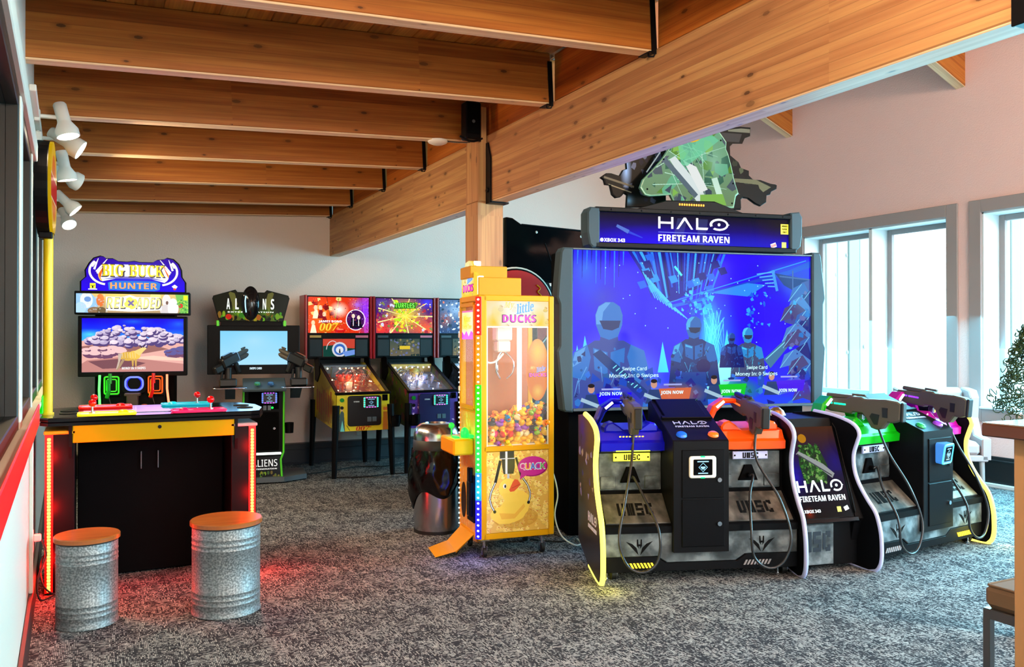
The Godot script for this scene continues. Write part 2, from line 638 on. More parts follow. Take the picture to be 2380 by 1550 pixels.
func _make_materials():
	pm("black_metal", Color(0.055, 0.055, 0.065), 0.4, 0.0, 0.22)
	pm("black_satin", Color(0.04, 0.04, 0.05), 0.4, 0.0, 0.2)
	pm("black_matte", Color(0.035, 0.035, 0.04), 0.85, 0.0, 0.12)
	pm("black_gloss", Color(0.03, 0.03, 0.04), 0.1, 0.0, 0.3)
	pm("grey_metal", Color(0.33, 0.37, 0.4), 0.45, 0.3)
	pm("blue_grey", Color(0.25, 0.31, 0.345), 0.55, 0.0, 0.25)
	pm("steel", Color(0.72, 0.72, 0.74), 0.22, 1.0)
	pm("chrome", Color(0.85, 0.85, 0.87), 0.12, 1.0)
	pm("white_plastic", Color(0.88, 0.87, 0.83), 0.4)
	pm("white_gloss", Color(0.85, 0.88, 0.92), 0.2)
	pm("yellow_metal", Color(0.86, 0.62, 0.03), 0.35, 0.0, 0.3)
	pm("yellow_paint", Color(0.93, 0.78, 0.02), 0.4)
	pm("yellow_panel", Color(0.66, 0.56, 0.0), 0.55, 0.0, 0.2)
	pm("gold_metal", Color(0.80, 0.58, 0.07), 0.35, 0.0, 0.3)
	pm("red_plastic", Color(0.8, 0.03, 0.03), 0.18)
	pm("green_plastic", Color(0.03, 0.6, 0.05), 0.25)
	pm("bright_green", Color(0.32, 0.85, 0.08), 0.4)
	pm("orange_plastic", Color(0.98, 0.33, 0.02), 0.3)
	pm("blue_plastic", Color(0.04, 0.04, 0.75), 0.25)
	pm("magenta_plastic", Color(0.62, 0.05, 0.55), 0.25)
	pm("white_trim", Color(0.72, 0.74, 0.9), 0.3)
	pm("gun_tan", Color(0.30, 0.275, 0.23), 0.5)
	pm("gun_dark", Color(0.06, 0.065, 0.07), 0.45)
	pm("rubber", Color(0.025, 0.025, 0.025), 0.6)
	pm("trim_grey", Color(0.58, 0.55, 0.55), 0.6)
	pm("trim_light", Color(0.80, 0.84, 0.85), 0.5)
	pm("red_trim", Color(0.6, 0.06, 0.1), 0.3)
	pm("pink_fabric", Color(0.66, 0.58, 0.58), 0.95)
	pm("tan_fabric", Color(0.42, 0.33, 0.24), 0.95)
	pm("tan_paint", Color(0.62, 0.47, 0.30), 0.6)
	pm("plant_green", Color(0.13, 0.25, 0.07), 0.6)
	pm("dark_ink", Color(0.05, 0.045, 0.045), 0.7, 0.0, 0.2)
	pm("white_ink", Color(0.9, 0.92, 0.94), 0.4)
	pm("hole", Color(0.01, 0.01, 0.01), 0.9)
	var pl := pm("plaster_warm", Color(0.86, 0.79, 0.75), 0.85, 0.0, 0.3)
	var nb := noise_tex(3, 0.09, 256, [], true)
	pl.normal_enabled = true; pl.normal_texture = nb; pl.normal_scale = 0.12
	pl.uv1_triplanar = true; pl.uv1_world_triplanar = true; pl.uv1_scale = Vector3(2, 2, 2)
	var pr := pm("plaster_pink", Color(0.89, 0.765, 0.745), 0.85, 0.0, 0.3)
	pr.normal_enabled = true; pr.normal_texture = nb; pr.normal_scale = 0.12
	pr.uv1_triplanar = true; pr.uv1_world_triplanar = true; pr.uv1_scale = Vector3(2, 2, 2)
	pm("plaster_left", Color(0.82, 0.81, 0.76), 0.8, 0.0, 0.3)
	var carpet := pm("carpet", Color(1, 1, 1), 0.95, 0.0, 0.2)
	carpet.albedo_texture = carpet_tex()
	carpet.uv1_scale = Vector3(1 / 2.6, 1 / 2.6, 1)
	var gl := pm("glass", Color(1, 1, 1, 0.04), 0.02)
	gl.transparency = BaseMaterial3D.TRANSPARENCY_ALPHA
	gl.metallic_specular = 0.12
	var dg := pm("dark_glass", Color(0.05, 0.07, 0.06), 0.06)
	# woods
	var wb := wood_tex(11, 1024, 256, 12, Color8(172, 122, 78), Color8(144, 94, 58), Color8(196, 152, 96), 15, 0.42)
	wood_mat("beam_wood", wb, 2.4, 0.47)
	var wj := wood_tex(23, 1024, 192, 7, Color8(160, 92, 36), Color8(124, 64, 24), Color8(188, 120, 52), 8, 0.3)
	wood_mat("joist_wood", wj, 2.4, 0.31)
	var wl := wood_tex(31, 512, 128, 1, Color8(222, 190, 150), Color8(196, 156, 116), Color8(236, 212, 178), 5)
	wood_mat("lit_underside_wood", wl, 1.4, 0.2)  # paler for undersides: light from below put into the wood colour
	var wp := wood_tex(37, 512, 128, 1, Color8(166, 98, 40), Color8(120, 64, 24), Color8(196, 128, 58), 9)
	wood_mat("plank_wood", wp, 1.3, 0.15)
	var wo := wood_tex(41, 512, 256, 1, Color8(158, 88, 36), Color8(126, 66, 26), Color8(176, 108, 50), 1)
	wood_mat("seat_wood", wo, 0.5, 0.4, 0.28)
	# galvanised sheet
	var gv := pm("galvanised", Color(1, 1, 1), 0.6, 0.6)
	gv.albedo_texture = noise_tex(9, 0.09, 256, [[0.25, Color(0.36, 0.39, 0.40)], [0.5, Color(0.52, 0.56, 0.57)], [0.72, Color(0.68, 0.71, 0.72)]], false, Vector2i(1, 1), 5)
	gv.uv1_triplanar = true; gv.uv1_scale = Vector3(3.2, 3.2, 3.2)
	gv.roughness_texture = noise_tex(10, 0.08, 128, [[0.2, Color(0.8, 0.8, 0.8)], [0.8, Color(1, 1, 1)]])
	# worn grey armour sheet of the gun console
	var wa := pm("worn_grey", Color(1, 1, 1), 0.5, 0.2)
	wa.albedo_texture = noise_tex(15, 0.012, 512, [[0.2, Color(0.13, 0.15, 0.16)], [0.45, Color(0.25, 0.28, 0.29)], [0.6, Color(0.34, 0.37, 0.38)], [0.8, Color(0.48, 0.51, 0.52)]], false, Vector2i(1, 1), 5)
	wa.uv1_triplanar = true; wa.uv1_scale = Vector3(1.1, 1.1, 1.1)
	var ww := pm("worn_warm", Color(1, 1, 1), 0.5, 0.2)
	ww.albedo_texture = noise_tex(16, 0.012, 512, [[0.2, Color(0.12, 0.11, 0.10)], [0.45, Color(0.24, 0.23, 0.21)], [0.6, Color(0.36, 0.34, 0.31)], [0.8, Color(0.50, 0.47, 0.44)]], false, Vector2i(1, 1), 5)
	ww.uv1_triplanar = true; ww.uv1_scale = Vector3(1.1, 1.1, 1.1)
# ------------------------------------------------------------------ the room
const BACK := 10.2
const FRONT := -4.0
const RW := 8.12
var LX := Transform3D(Basis(Vector3.UP, 0.0228), Vector3(-0.185, 0, 0))   # left wall: face at x = 0, depth along -z

func struct(called: String, mb: MB, m: Material, label: String, category := "") -> MeshInstance3D:
	return solo(called, mb, m, label, category, "", "structure")

func _room():
	var mb := MB.new()
	mb.box(Vector3(4.0, -0.06, -3.1), Vector3(9.6, 0.12, 14.8))
	struct("floor", mb, mt("carpet"), "grey and tan flecked woven carpet over the whole floor", "carpet")
	# back wall
	mb = MB.new()
	mb.box(Vector3(3.9, 3.5, -BACK - 0.12), Vector3(9.4, 7.0, 0.24))
	struct("wall_back", mb, mt("plaster_warm"), "plain pale plaster wall behind the pinball machines", "wall")
	mb = MB.new()
	for q in [[-0.8, 0.6, 0.85, 2.95], [3.8, 4.4, 0.85, 2.95], [7.6, 8.6, 0.85, 2.95], [-0.8, 8.6, 0.0, 0.85], [-0.8, 8.6, 2.95, 7.0]]:
		mb.box(Vector3((q[0] + q[1]) / 2, (q[2] + q[3]) / 2, -FRONT + 0.12), Vector3(q[1] - q[0], q[3] - q[2], 0.24))
	struct("wall_front", mb, mt("plaster_warm"), "plain plaster wall with wide windows behind the camera", "wall")
	for k in 2:
		var t = thing("window_%d" % (10 + k), ["wide window behind the camera on the low ceiling side", "wide window behind the camera on the high ceiling side"][k], "window", Vector3(2.2 + 3.8 * k, 1.9, -FRONT + 0.12), 0, "", "structure")
		mb = MB.new()
		for q in [[-1.57, 0.06, 2.1], [1.57, 0.06, 2.1], [0.0, 0.06, 2.1]]: mb.box(Vector3(q[0], 0, 0), Vector3(q[1], q[2], 0.08), 0.004)
		for y in [-1.02, 1.02]: mb.box(Vector3(0, y, 0), Vector3(3.2, 0.06, 0.08), 0.004)
		part(t, "frame", mb, mt("trim_grey"))
		part(t, "pane", bx(Vector3.ZERO, Vector3(3.1, 2.0, 0.006)), mt("glass"))
	mb = MB.new()
	mb.box(Vector3(3.9, 0.12, -BACK + 0.07), Vector3(8.5, 0.24, 0.14), 0.004)
	mb.box(Vector3(3.9, 0.175, -BACK + 0.073), Vector3(8.5, 0.012, 0.146), 0.003)
	mb.box(Vector3(3.9, 0.012, -BACK + 0.077), Vector3(8.5, 0.024, 0.154), 0.004)
	pm("navy_base", Color(0.05, 0.05, 0.10), 0.4)
	struct("baseboard_back", mb, mt("navy_base"), "dark navy baseboard heater along the back wall", "baseboard")
	_right_wall()
	_left_wall()

func _right_wall():
	var ops = [[5.9, 7.91], [3.5, 5.51], [1.1, 3.11], [-1.3, 0.71]]
	var y0 := 0.78
	var y1 := 2.78
	var th := 0.34
	var mb := MB.new()
	var seg = func(d0, d1, a, b): mb.box(Vector3(RW + th / 2, (a + b) / 2, -(d0 + d1) / 2), Vector3(th, b - a, d1 - d0))
	seg.call(FRONT - 0.2, BACK + 0.2, 0.0, y0)
	seg.call(FRONT - 0.2, BACK + 0.2, y1, 4.9)
	seg.call(7.91, BACK + 0.2, y0, y1)
	seg.call(5.51, 5.9, y0, y1)
	seg.call(3.11, 3.5, y0, y1)
	seg.call(0.71, 1.1, y0, y1)
	seg.call(FRONT - 0.2, -1.3, y0, y1)
	struct("wall_right", mb, mt("plaster_pink"), "tall pale pink plaster wall with the daylight windows", "wall")
	mb = MB.new()
	mb.box(Vector3(RW - 0.012, 0.155, -2.9), Vector3(0.024, 0.31, 13.7), 0.004)
	mb.box(Vector3(RW - 0.02, 0.27, -2.9), Vector3(0.04, 0.014, 13.7), 0.004)
	pm("heater_grey", Color(0.09, 0.10, 0.11), 0.4)
	struct("baseboard_right", mb, mt("heater_grey"), "dark grey baseboard heater below the daylight windows", "baseboard")
	mb = MB.new()
	mb.box(Vector3(RW - 0.03, 0.02, -2.9), Vector3(0.06, 0.04, 13.7), 0.006)
	struct("trim_1", mb, mt("trim_light"), "pale foot strip under the dark heater on the window wall", "trim")
	for k in 4:
		var d0: float = ops[k][0]
		var d1: float = ops[k][1]
		var t = thing("window_%d" % (k + 1), ["tall two-light window behind the large blue game screen, boards outside", "tall two-light window behind the green plant and armchair", "two-light window beside the camera, outside the picture", "two-light window behind the camera, outside the picture"][k], "window", W(RW, 0, (d0 + d1) / 2), 0, "", "structure")
		var hw := (d1 - d0) / 2
		var tw := 0.13
		for q in [["left", hw + tw / 2], ["right", -hw - tw / 2]]:
			part(t, "casing", bx(Vector3(-0.012, (y0 + y1) / 2, -q[1]), Vector3(0.024, y1 - y0 + 2 * tw, tw), 0.004), mt("trim_grey"))
		part(t, "casing", bx(Vector3(-0.012, y1 + tw / 2, 0), Vector3(0.026, tw, 2 * hw - 0.002), 0.004), mt("trim_grey"))
		part(t, "casing", bx(Vector3(-0.012, y0 - tw / 2, 0), Vector3(0.026, tw, 2 * hw - 0.002), 0.004), mt("trim_grey"))
		# linings of the deep reveal
		mb = MB.new()
		mb.box(Vector3(0.135, (y0 + y1) / 2, -hw + 0.008), Vector3(0.27, y1 - y0, 0.016))
		mb.box(Vector3(0.135, (y0 + y1) / 2, hw - 0.008), Vector3(0.27, y1 - y0, 0.016))
		mb.box(Vector3(0.135, y1 - 0.008, 0), Vector3(0.27, 0.016, 2 * hw))
		part(t, "reveal", mb, mt("trim_light"))
		part(t, "sill", bx(Vector3(0.11, y0 + 0.012, 0), Vector3(0.34, 0.024, 2 * hw), 0.006), mt("trim_light"))
		part(t, "mullion", bx(Vector3(0.135, (y0 + y1) / 2, 0.02), Vector3(0.27, y1 - y0, 0.05), 0.004), mt("trim_light"))
		for s in [-1.0, 1.0]:
			var a = 0.05 if s > 0 else -hw + 0.016
			var b = hw - 0.016 if s > 0 else -0.01
			mb = MB.new()
			var x := 0.275
			var fw := 0.06
			mb.box(Vector3(x, (y0 + y1) / 2, a + fw / 2), Vector3(0.05, y1 - y0 - 0.03, fw), 0.004)
			mb.box(Vector3(x, (y0 + y1) / 2, b - fw / 2), Vector3(0.05, y1 - y0 - 0.03, fw), 0.004)
			mb.box(Vector3(x, y1 - 0.016 - fw / 2, (a + b) / 2), Vector3(0.05, fw, b - a - 2 * fw), 0.004)
			mb.box(Vector3(x, y0 + 0.024 + fw / 2, (a + b) / 2), Vector3(0.05, fw, b - a - 2 * fw), 0.004)
			var sash = part(t, "sash", mb, mt("trim_grey"))
			part(sash, "pane", bx(Vector3(x, (y0 + y1) / 2, (a + b) / 2), Vector3(0.006, y1 - y0 - 0.16, b - a - 2 * fw + 0.02)), mt("glass"))

func _left_wall():
	var mb := MB.new()
	mb.xf = LX
	var seg = func(d0, d1, a, b): mb.box(Vector3(-0.11, (a + b) / 2, -(d0 + d1) / 2), Vector3(0.22, b - a, d1 - d0))
	seg.call(FRONT - 0.2, BACK + 0.2, 0.0, 1.1)
	seg.call(FRONT - 0.2, BACK + 0.2, 2.52, 3.4)
	seg.call(8.69, BACK + 0.2, 1.1, 2.52)
	seg.call(FRONT - 0.2, 1.58, 1.1, 2.52)
	struct("wall_left", mb, mt("plaster_left"), "white plaster wall with the row of dark windows", "wall")
	mb = MB.new(); mb.xf = LX
	mb.box(Vector3(0.012, 0.07, -2.7), Vector3(0.024, 0.14, 13.6), 0.004)
	pm("base_brown", Color(0.13, 0.10, 0.10), 0.5)
	struct("baseboard_left", mb, mt("base_brown"), "dark brown baseboard under the dark windows", "baseboard")
	# head casing and sill board
	mb = MB.new(); mb.xf = LX
	mb.box(Vector3(0.012, 2.575, -5.1), Vector3(0.026, 0.11, 7.3), 0.005)
	struct("trim_2", mb, mt("plaster_left"), "pale head casing running above the row of dark windows", "trim")
	mb = MB.new(); mb.xf = LX
	mb.box(Vector3(0.0, 1.108, -5.1), Vector3(0.09, 0.025, 7.3), 0.005)
	mb.box(Vector3(0.014, 1.05, -5.1), Vector3(0.028, 0.09, 7.3), 0.005)
	struct("trim_3", mb, mt("plaster_left"), "pale sill board and apron under the row of dark windows", "trim")
	pm("bronze", Color(0.11, 0.10, 0.085), 0.4, 0.3)
	var un = [[1.6, 4.04], [4.2, 5.28], [5.33, 6.33], [6.38, 7.53], [7.58, 8.67]]
	mb = MB.new(); mb.xf = LX
	for d in [[4.04, 4.2], [5.28, 5.33], [6.33, 6.38], [7.53, 7.58]]:
		mb.box(Vector3(-0.02, 1.81, -(d[0] + d[1]) / 2), Vector3(0.06, 1.4, d[1] - d[0]), 0.004)
	struct("trim_4", mb, mt("plaster_left"), "pale mullion posts between the dark windows", "trim")
	for k in 5:
		var t = thing("window_%d" % (k + 5), ["dark framed window nearest the camera in the left wall", "dark framed window before the round sign, second in the left wall", "dark framed window beside the round sign, third in the left wall", "dark framed window beyond the yellow pole, fourth in the left wall", "dark framed window farthest down the left wall"][k], "window", Vector3.ZERO, 0, "", "structure")
		t.transform = LX
		var a: float = un[k][0]; var b: float = un[k][1]
		mb = MB.new()
		for q in [a + 0.03, b - 0.03]:
			mb.box(Vector3(-0.022, 1.81, -q), Vector3(0.05, 1.4, 0.06), 0.004)
		for q in [2.485, 1.15]:
			mb.box(Vector3(-0.022, q, -(a + b) / 2), Vector3(0.05, 0.06, b - a - 0.12), 0.004)
		part(t, "frame", mb, mt("bronze"))
		part(t, "pane", bx(Vector3(-0.05, 1.81, -(a + b) / 2), Vector3(0.012, 1.36, b - a - 0.04)), mt("dark_glass"))

func _ceiling():
	# boards of the low ceiling, running into the depth
	var sl := 0.049
	var zc := -(BACK + FRONT) / 2.0
	var root = thing("ceiling", "low board ceiling of orange brown planks above the joists", "ceiling", Vector3.ZERO, 0, "", "structure")
	var ln := BACK - FRONT
	var mats = []
	for k in 3:
		var m: StandardMaterial3D = mt("plank_wood").duplicate()
		m.albedo_color = [Color(1, 1, 1), Color(0.86, 0.82, 0.8), Color(1, 0.95, 0.86)][k]
		m.uv1_offset = Vector3(0.31 * k, 0.17 * k, 0)
		mats.append(m)
	var base := MB.new()
	base.box(Vector3(0, 0.0125, 0), Vector3(0.1335, 0.025, ln), 0.006)
	var pmesh := base.mesh()
	for k in 24:
		var o := MeshInstance3D.new()
		o.name = "plank"
		var l = 2.535 - 0.134 * k
		o.mesh = pmesh
		o.set_surface_override_material(0, mats[(k * 7 + k / 3) % 3])
		o.position = Vector3(l, 3.299 - sl * (2.60 - l), zc)
		o.rotation.z = atan(sl)
		root.add_child(o, true)
	var deck := MB.new()
	deck.xf = T(Vector3(1.05, 3.375 - sl * 1.55, zc), 0, 0, atan(sl))
	deck.box(Vector3.ZERO, Vector3(3.3, 0.06, ln + 0.3))
	part(root, "deck", deck, mt("plank_wood"))
	# joists
	var near = [3.54, 4.626, 5.77, 6.882, 8.012, 9.182, 10.10, 2.43, 1.33, 0.2, -0.9, -2.0, -3.1]
	var names = ["nearest visible low joist, its end above the post at the top of the picture", "second low joist, its end just right of the speaker", "third low joist, ending behind the black speaker", "fourth low joist, ending just left of the white disc", "fifth low joist from the camera, above the pinball machines", "sixth low joist, one before the back wall", "last low joist, lying against the back wall"]
	for k in near.size():
		var d: float = near[k]
		var t = thing("ceiling_beam", names[k] if k < 7 else "low joist above the camera, outside the picture", "beam", W(2.60, 2.984, d + 0.045), atan(0.0), "" if k < 7 else "joists above the camera", "structure")
		t.rotation.z = atan(sl)
		var mb := MB.new()
		mb.box(Vector3(-1.50, 0.158, 0), Vector3(3.0, 0.315, 0.09), 0.006)
		var m: StandardMaterial3D = mt("joist_wood").duplicate()
		m.uv1_offset = Vector3(0.37 * k, 0, 0)
		part(t, "joist", mb, m)
		mb = MB.new()
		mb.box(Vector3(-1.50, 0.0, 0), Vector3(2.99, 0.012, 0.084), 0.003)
		m = mt("lit_underside_wood").duplicate()
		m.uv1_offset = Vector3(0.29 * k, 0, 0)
		part(t, "lit_bottom_face", mb, m)  # thin sheet whose colour carries the brightness of the underside
		mb = MB.new()
		mb.box(Vector3(-0.012, 0.12, 0.05), Vector3(0.03, 0.28, 0.006))
		mb.box(Vector3(-0.012, -0.009, 0.0), Vector3(0.06, 0.006, 0.1))
		mb.tube([Vector3(-0.03, -0.012, 0.02), Vector3(-0.035, -0.03, 0.03), Vector3(-0.01, -0.03, 0.04), Vector3(-0.005, -0.01, 0.05)], 0.005, 6)
		part(t, "hanger", mb, mt("black_metal"))
	# main beam
	var mb2 := MB.new()
	mb2.box(Vector3(2.665, 2.748, zc), Vector3(0.13, 0.49, ln + 0.2), 0.006)
	var t2 = thing("ceiling_beam", "large laminated main beam running from the top right corner to the back wall", "beam", Vector3.ZERO, 0, "", "structure")
	part(t2, "timber", mb2, mt("beam_wood"))
	mb2 = MB.new()
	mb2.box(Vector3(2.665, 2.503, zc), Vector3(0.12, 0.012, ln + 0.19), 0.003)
	part(t2, "lit_bottom_face", mb2, mt("lit_underside_wood"))
	# blocking between the joists above the main beam
	var srt = near.duplicate()
	srt.sort()
	for k in srt.size() - 1:
		var a: float = srt[k] + 0.095; var b: float = srt[k + 1] - 0.005
		var bm: StandardMaterial3D = mt("joist_wood").duplicate()
		bm.uv1_offset = Vector3(0.4 * k, 0.3 * k, 0)
		bm.albedo_color = Color(1.0, 0.92, 0.8)
		part(t2, "blocking", bx(Vector3(2.665, 3.145, -(a + b) / 2), Vector3(0.11, 0.30, b - a), 0.004), bm)
	# posts with steel saddles
	for q in [[5.60, 0], [0.30, 1]]:
		var d: float = q[0]
		var t = thing("wooden_column", ["square timber post carrying the main beam behind the yellow claw machine", "square timber post beside the camera, outside the picture"][q[1]], "column", W(2.622, 0, d + 0.11), 0, "", "structure")
		mb2 = MB.new()
		mb2.box(Vector3(0, 1.25, 0), Vector3(0.214, 2.50, 0.22), 0.006)
		mb2.box(Vector3(-0.065, 2.85, 0), Vector3(0.072, 0.7, 0.22), 0.006)
		var m: StandardMaterial3D = mt("beam_wood").duplicate()
		part(t, "timber", mb2, m)
		mb2 = MB.new()
		# seat plate, plates on the beam face on both sides of the post
		mb2.box(Vector3(0.04, 2.49, 0.14), Vector3(0.15, 0.012, 0.09))
		mb2.box(Vector3(0.04, 2.49, -0.14), Vector3(0.15, 0.012, 0.09))
		for s in [1.0, -1.0]:
			var keep = mb2.xf
			mb2.xf = Transform3D(Basis(Vector3(0, 0, s), Vector3(0, 1, 0), Vector3(-s, 0, 0)) if s > 0 else Basis(Vector3(0, 0, -1), Vector3(0, 1, 0), Vector3(1, 0, 0)), Vector3(-0.032, 0, 0))
			mb2.prism([Vector2(0.11, 2.485), Vector2(0.185, 2.485), Vector2(0.185, 2.81), Vector2(0.14, 2.93), Vector2(0.11, 2.93)], -0.006, 0.006)
			mb2.xf = keep
			mb2.cyl(Vector3(-0.05, 2.58, 0.15 * s), Vector3(-0.03, 2.58, 0.15 * s), 0.018, 6)
		part(t, "bracket", mb2, mt("black_metal"))
	mb2 = MB.new()
	mb2.box(Vector3(2.595, 2.60, -1.52), Vector3(0.012, 0.24, 0.28), 0.003)
	mb2.box(Vector3(2.665, 2.49, -1.52), Vector3(0.15, 0.012, 0.28), 0.003)
	solo("beam_strap", mb2, mt("black_metal"), "black steel strap round the main beam in the top right corner", "bracket", "", "structure")
	# high sloping ceiling on the window side
	var s2 := 0.424
	var root2 = thing("ceiling", "high sloping board ceiling on the window side", "ceiling", Vector3.ZERO, 0, "", "structure")
	mb2 = MB.new()
	mb2.xf = T(Vector3(5.4, 4.48 + s2 * (8.12 - 5.4) + 0.05, zc), 0, 0, -atan(s2))
	mb2.box(Vector3(0.0, 0, 0), Vector3(6.6, 0.09, ln + 0.4))
	part(root2, "deck", mb2, mt("plank_wood"))
	var k2 := 0
	for d in [8.10, 5.69, 3.28, 0.87, -1.54]:
		mb2 = MB.new()
		mb2.xf = T(Vector3(8.12, 4.13, -d - 0.055), 0, 0, -atan(s2))
		mb2.box(Vector3(-2.9, 0.17, 0), Vector3(6.0, 0.36, 0.11), 0.006)
		var t = thing("ceiling_beam", ["high sloping rafter meeting the pink wall above the first tall window", "high sloping rafter meeting the pink wall in the top right corner", "high rafter outside the picture, beside the camera", "high rafter outside the picture, over the camera", "high rafter outside the picture, behind the camera"][k2], "beam", Vector3.ZERO, 0, "", "structure")
		part(t, "joist", mb2, mt("joist_wood"))
		mb2 = MB.new()
		mb2.xf = T(Vector3(8.12, 4.13, -d - 0.055), 0, 0, -atan(s2))
		mb2.box(Vector3(-2.9, -0.011, 0), Vector3(5.98, 0.008, 0.104), 0.002)
		part(t, "lit_bottom_face", mb2, mt("lit_underside_wood"))
		k2 += 1
	mb2 = MB.new()
	mb2.box(Vector3(2.69, 5.1, zc), Vector3(0.06, 3.6, ln + 0.3))
	struct("wall_upper", mb2, mt("plaster_warm"), "plaster wall above the main beam under the high ceiling", "wall")

func _outside():
	var mb := MB.new()
	mb.box(Vector3(28, -0.2, 0), Vector3(39, 0.2, 80))
	pm("pale_gravel", Color(0.8, 0.8, 0.78), 0.95)
	solo("ground", mb, mt("pale_gravel"), "sunlit pale ground outside the tall windows", "ground", "", "structure")
	pm("board_white", Color(0.60, 0.66, 0.63), 0.8)
	pm("board_white_dull", Color(0.54, 0.61, 0.58), 0.8)
	for q in [[9.0, 8.48, 10.75, "white board wing wall outside the first tall window, seen through its left light"], [8.0, 12.2, 17.0, "white board shed wall outside the second tall window"]]:
		var t = thing("board_wall", q[3], "board wall", W(q[1], 0, q[0]))
		var n := int((q[2] - q[1]) / 0.235)
		for k in n:
			part(t, "board", bx(Vector3(0.1175 + 0.235 * k, 1.75, 0.012 * (k % 2)), Vector3(0.213, 3.7, 0.04), 0.006), mt("board_white" if k % 3 != 1 else "board_white_dull"))
		part(t, "backing", bx(Vector3((q[2] - q[1]) / 2, 1.75, -0.05), Vector3(q[2] - q[1], 3.7, 0.05)), mt("trim_grey"))
		mb = MB.new()
		var rng := RandomNumberGenerator.new(); rng.seed = 4
		for k in 7:
			mb.ball(Vector3(rng.randf_range(0.1, q[2] - q[1] - 0.1), rng.randf_range(0.8, 2.8), 0.032), Vector3(0.018, 0.03, 0.006), 8, 6)
		part(t, "knots", mb, mt("trim_grey"))
# ------------------------------------------------------------------ left wall: lamps, strip light
func _left_wall_things():
	var mb := MB.new(); mb.xf = LX
	mb.box(Vector3(0.018, 2.80, -7.2), Vector3(0.034, 0.035, 4.4), 0.004)
	solo("lamp_track", mb, mt("white_plastic"), "white lamp track along the top of the wall with dark windows", "lamp track")
	var q = [[5.62, 2.80, Vector3(0.25, -1, 0.12), "track spotlight nearest the camera, blazing straight down"],
		[5.95, 2.74, Vector3(0.9, -0.55, 0.1), "second track spotlight, tilted to the right above the round sign"],
		[6.55, 2.70, Vector3(0.2, -1, -0.05), "third track spotlight, pointing down beside the round sign"],
		[6.75, 2.66, Vector3(0.8, -0.35, -0.4), "fourth track spotlight, turned away to the back wall"],
		[7.75, 2.62, Vector3(0.75, -0.75, 0.1), "fifth track spotlight, tilted to the right below the others"],
		[8.75, 2.62, Vector3(0.35, -0.8, 0.6), "farthest track spotlight, glaring towards the camera"]]
	for k in q.size():
		var d: float = q[k][0]
		var lw = -0.185 - 0.0228 * d
		var dir: Vector3 = (q[k][2] as Vector3).normalized()
		var c = W(lw + 0.155, q[k][1], d)
		var t = thing("track_spotlight", q[k][3], "spotlight", c, 0.0, "white spotlights on the wall track")
		mb = MB.new()
		mb.tube([Vector3(-0.15, 0.0, 0), Vector3(-0.02, 0.0, 0)], 0.012, 8)
		mb.box(Vector3(-0.135, 0.0, 0), Vector3(0.035, 0.07, 0.06), 0.006)
		mb.tube([Vector3(-0.14, 0.0, 0), Vector3(-0.14, 2.80 - c.y, 0)], 0.012, 6)
		part(t, "arm", mb, mt("white_plastic"))
		mb = MB.new()
		var y = -dir
		var x = y.cross(Vector3(0, 0, 1)).normalized()
		var z = x.cross(y)
		mb.xf = Transform3D(Basis(x, y, z), Vector3.ZERO)
		mb.lathe([Vector2(0, 0.09), Vector2(0.03, 0.09), Vector2(0.037, 0.08), Vector2(0.037, -0.02), Vector2(0.04, -0.03), Vector2(0.065, -0.075), Vector2(0.065, -0.115), Vector2(0.06, -0.115), Vector2(0.06, -0.10)], 20)
		part(t, "shade", mb, mt("white_plastic"))
		mb = MB.new()
		mb.xf = Transform3D(Basis(x, y, z), Vector3.ZERO)
		mb.lathe([Vector2(0.0, -0.119), Vector2(0.03, -0.116), Vector2(0.058, -0.104), Vector2(0.058, -0.095), Vector2(0, -0.09)], 20)
		part(t, "bulb", mb, em(Color(1, 0.95, 0.85), 30.0 if k in [0, 5] else 12.0))
		var s := SpotLight3D.new()
		s.name = "track_spot_beam"
		s.light_color = Color(1, 0.88, 0.7)
		s.light_energy = 1.8
		s.spot_angle = 75
		s.spot_range = 20
		s.spot_attenuation = 2
		s.spot_angle_attenuation = 0.8
		s.light_size = 0.05
		s.shadow_enabled = true
		add_child(s, true)
		s.position = c + dir * 0.14
		s.basis = Basis.looking_at(dir, Vector3.FORWARD)
	# strip light under the sill; its wash over the apron is painted as glow
	for g in [[1.7, 5.05, Color(1, 0.0, 0.02), "red strip light and its glowing wash on the sill apron nearest the camera", 0.75], [5.7, 8.6, Color(0.02, 0.9, 0.08), "green strip light and its glowing wash on the far end of the sill apron", 0.75]]:
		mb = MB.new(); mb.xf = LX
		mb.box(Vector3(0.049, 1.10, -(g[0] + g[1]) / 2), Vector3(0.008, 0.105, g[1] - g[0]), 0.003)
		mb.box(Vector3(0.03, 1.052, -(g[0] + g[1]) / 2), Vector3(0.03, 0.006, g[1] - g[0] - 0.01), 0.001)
		solo("led_wash_strip", mb, em(g[2], g[4]), g[3], "strip light")
	mb = MB.new(); mb.xf = LX
	mb.box(Vector3(0.012, 0.57, -5.15), Vector3(0.02, 0.86, 0.025), 0.004)
	solo("conduit", mb, mt("plaster_left"), "thin white conduit running down the wall below the dark windows", "conduit")
	# outlet with plug and its black cable
	mb = MB.new(); mb.xf = LX
	mb.box(Vector3(0.006, 0.33, -5.55), Vector3(0.01, 0.12, 0.08), 0.003)
	var o = solo("wall_outlet", mb, mt("white_plastic"), "white wall outlet low on the wall beside the red lit table", "outlet")
	mb = MB.new(); mb.xf = LX
	mb.box(Vector3(0.03, 0.35, -5.55), Vector3(0.04, 0.04, 0.035), 0.006)
	part(o, "plug", mb, mt("white_plastic"))
	mb = MB.new(); mb.xf = LX
	mb.tube(_curve([Vector3(0.05, 0.34, -5.55), Vector3(0.075, 0.25, -5.52), Vector3(0.035, 0.13, -5.46), Vector3(0.045, 0.03, -5.42), Vector3(0.10, 0.012, -5.5), Vector3(0.18, 0.012, -5.7)], 8), 0.006, 6)
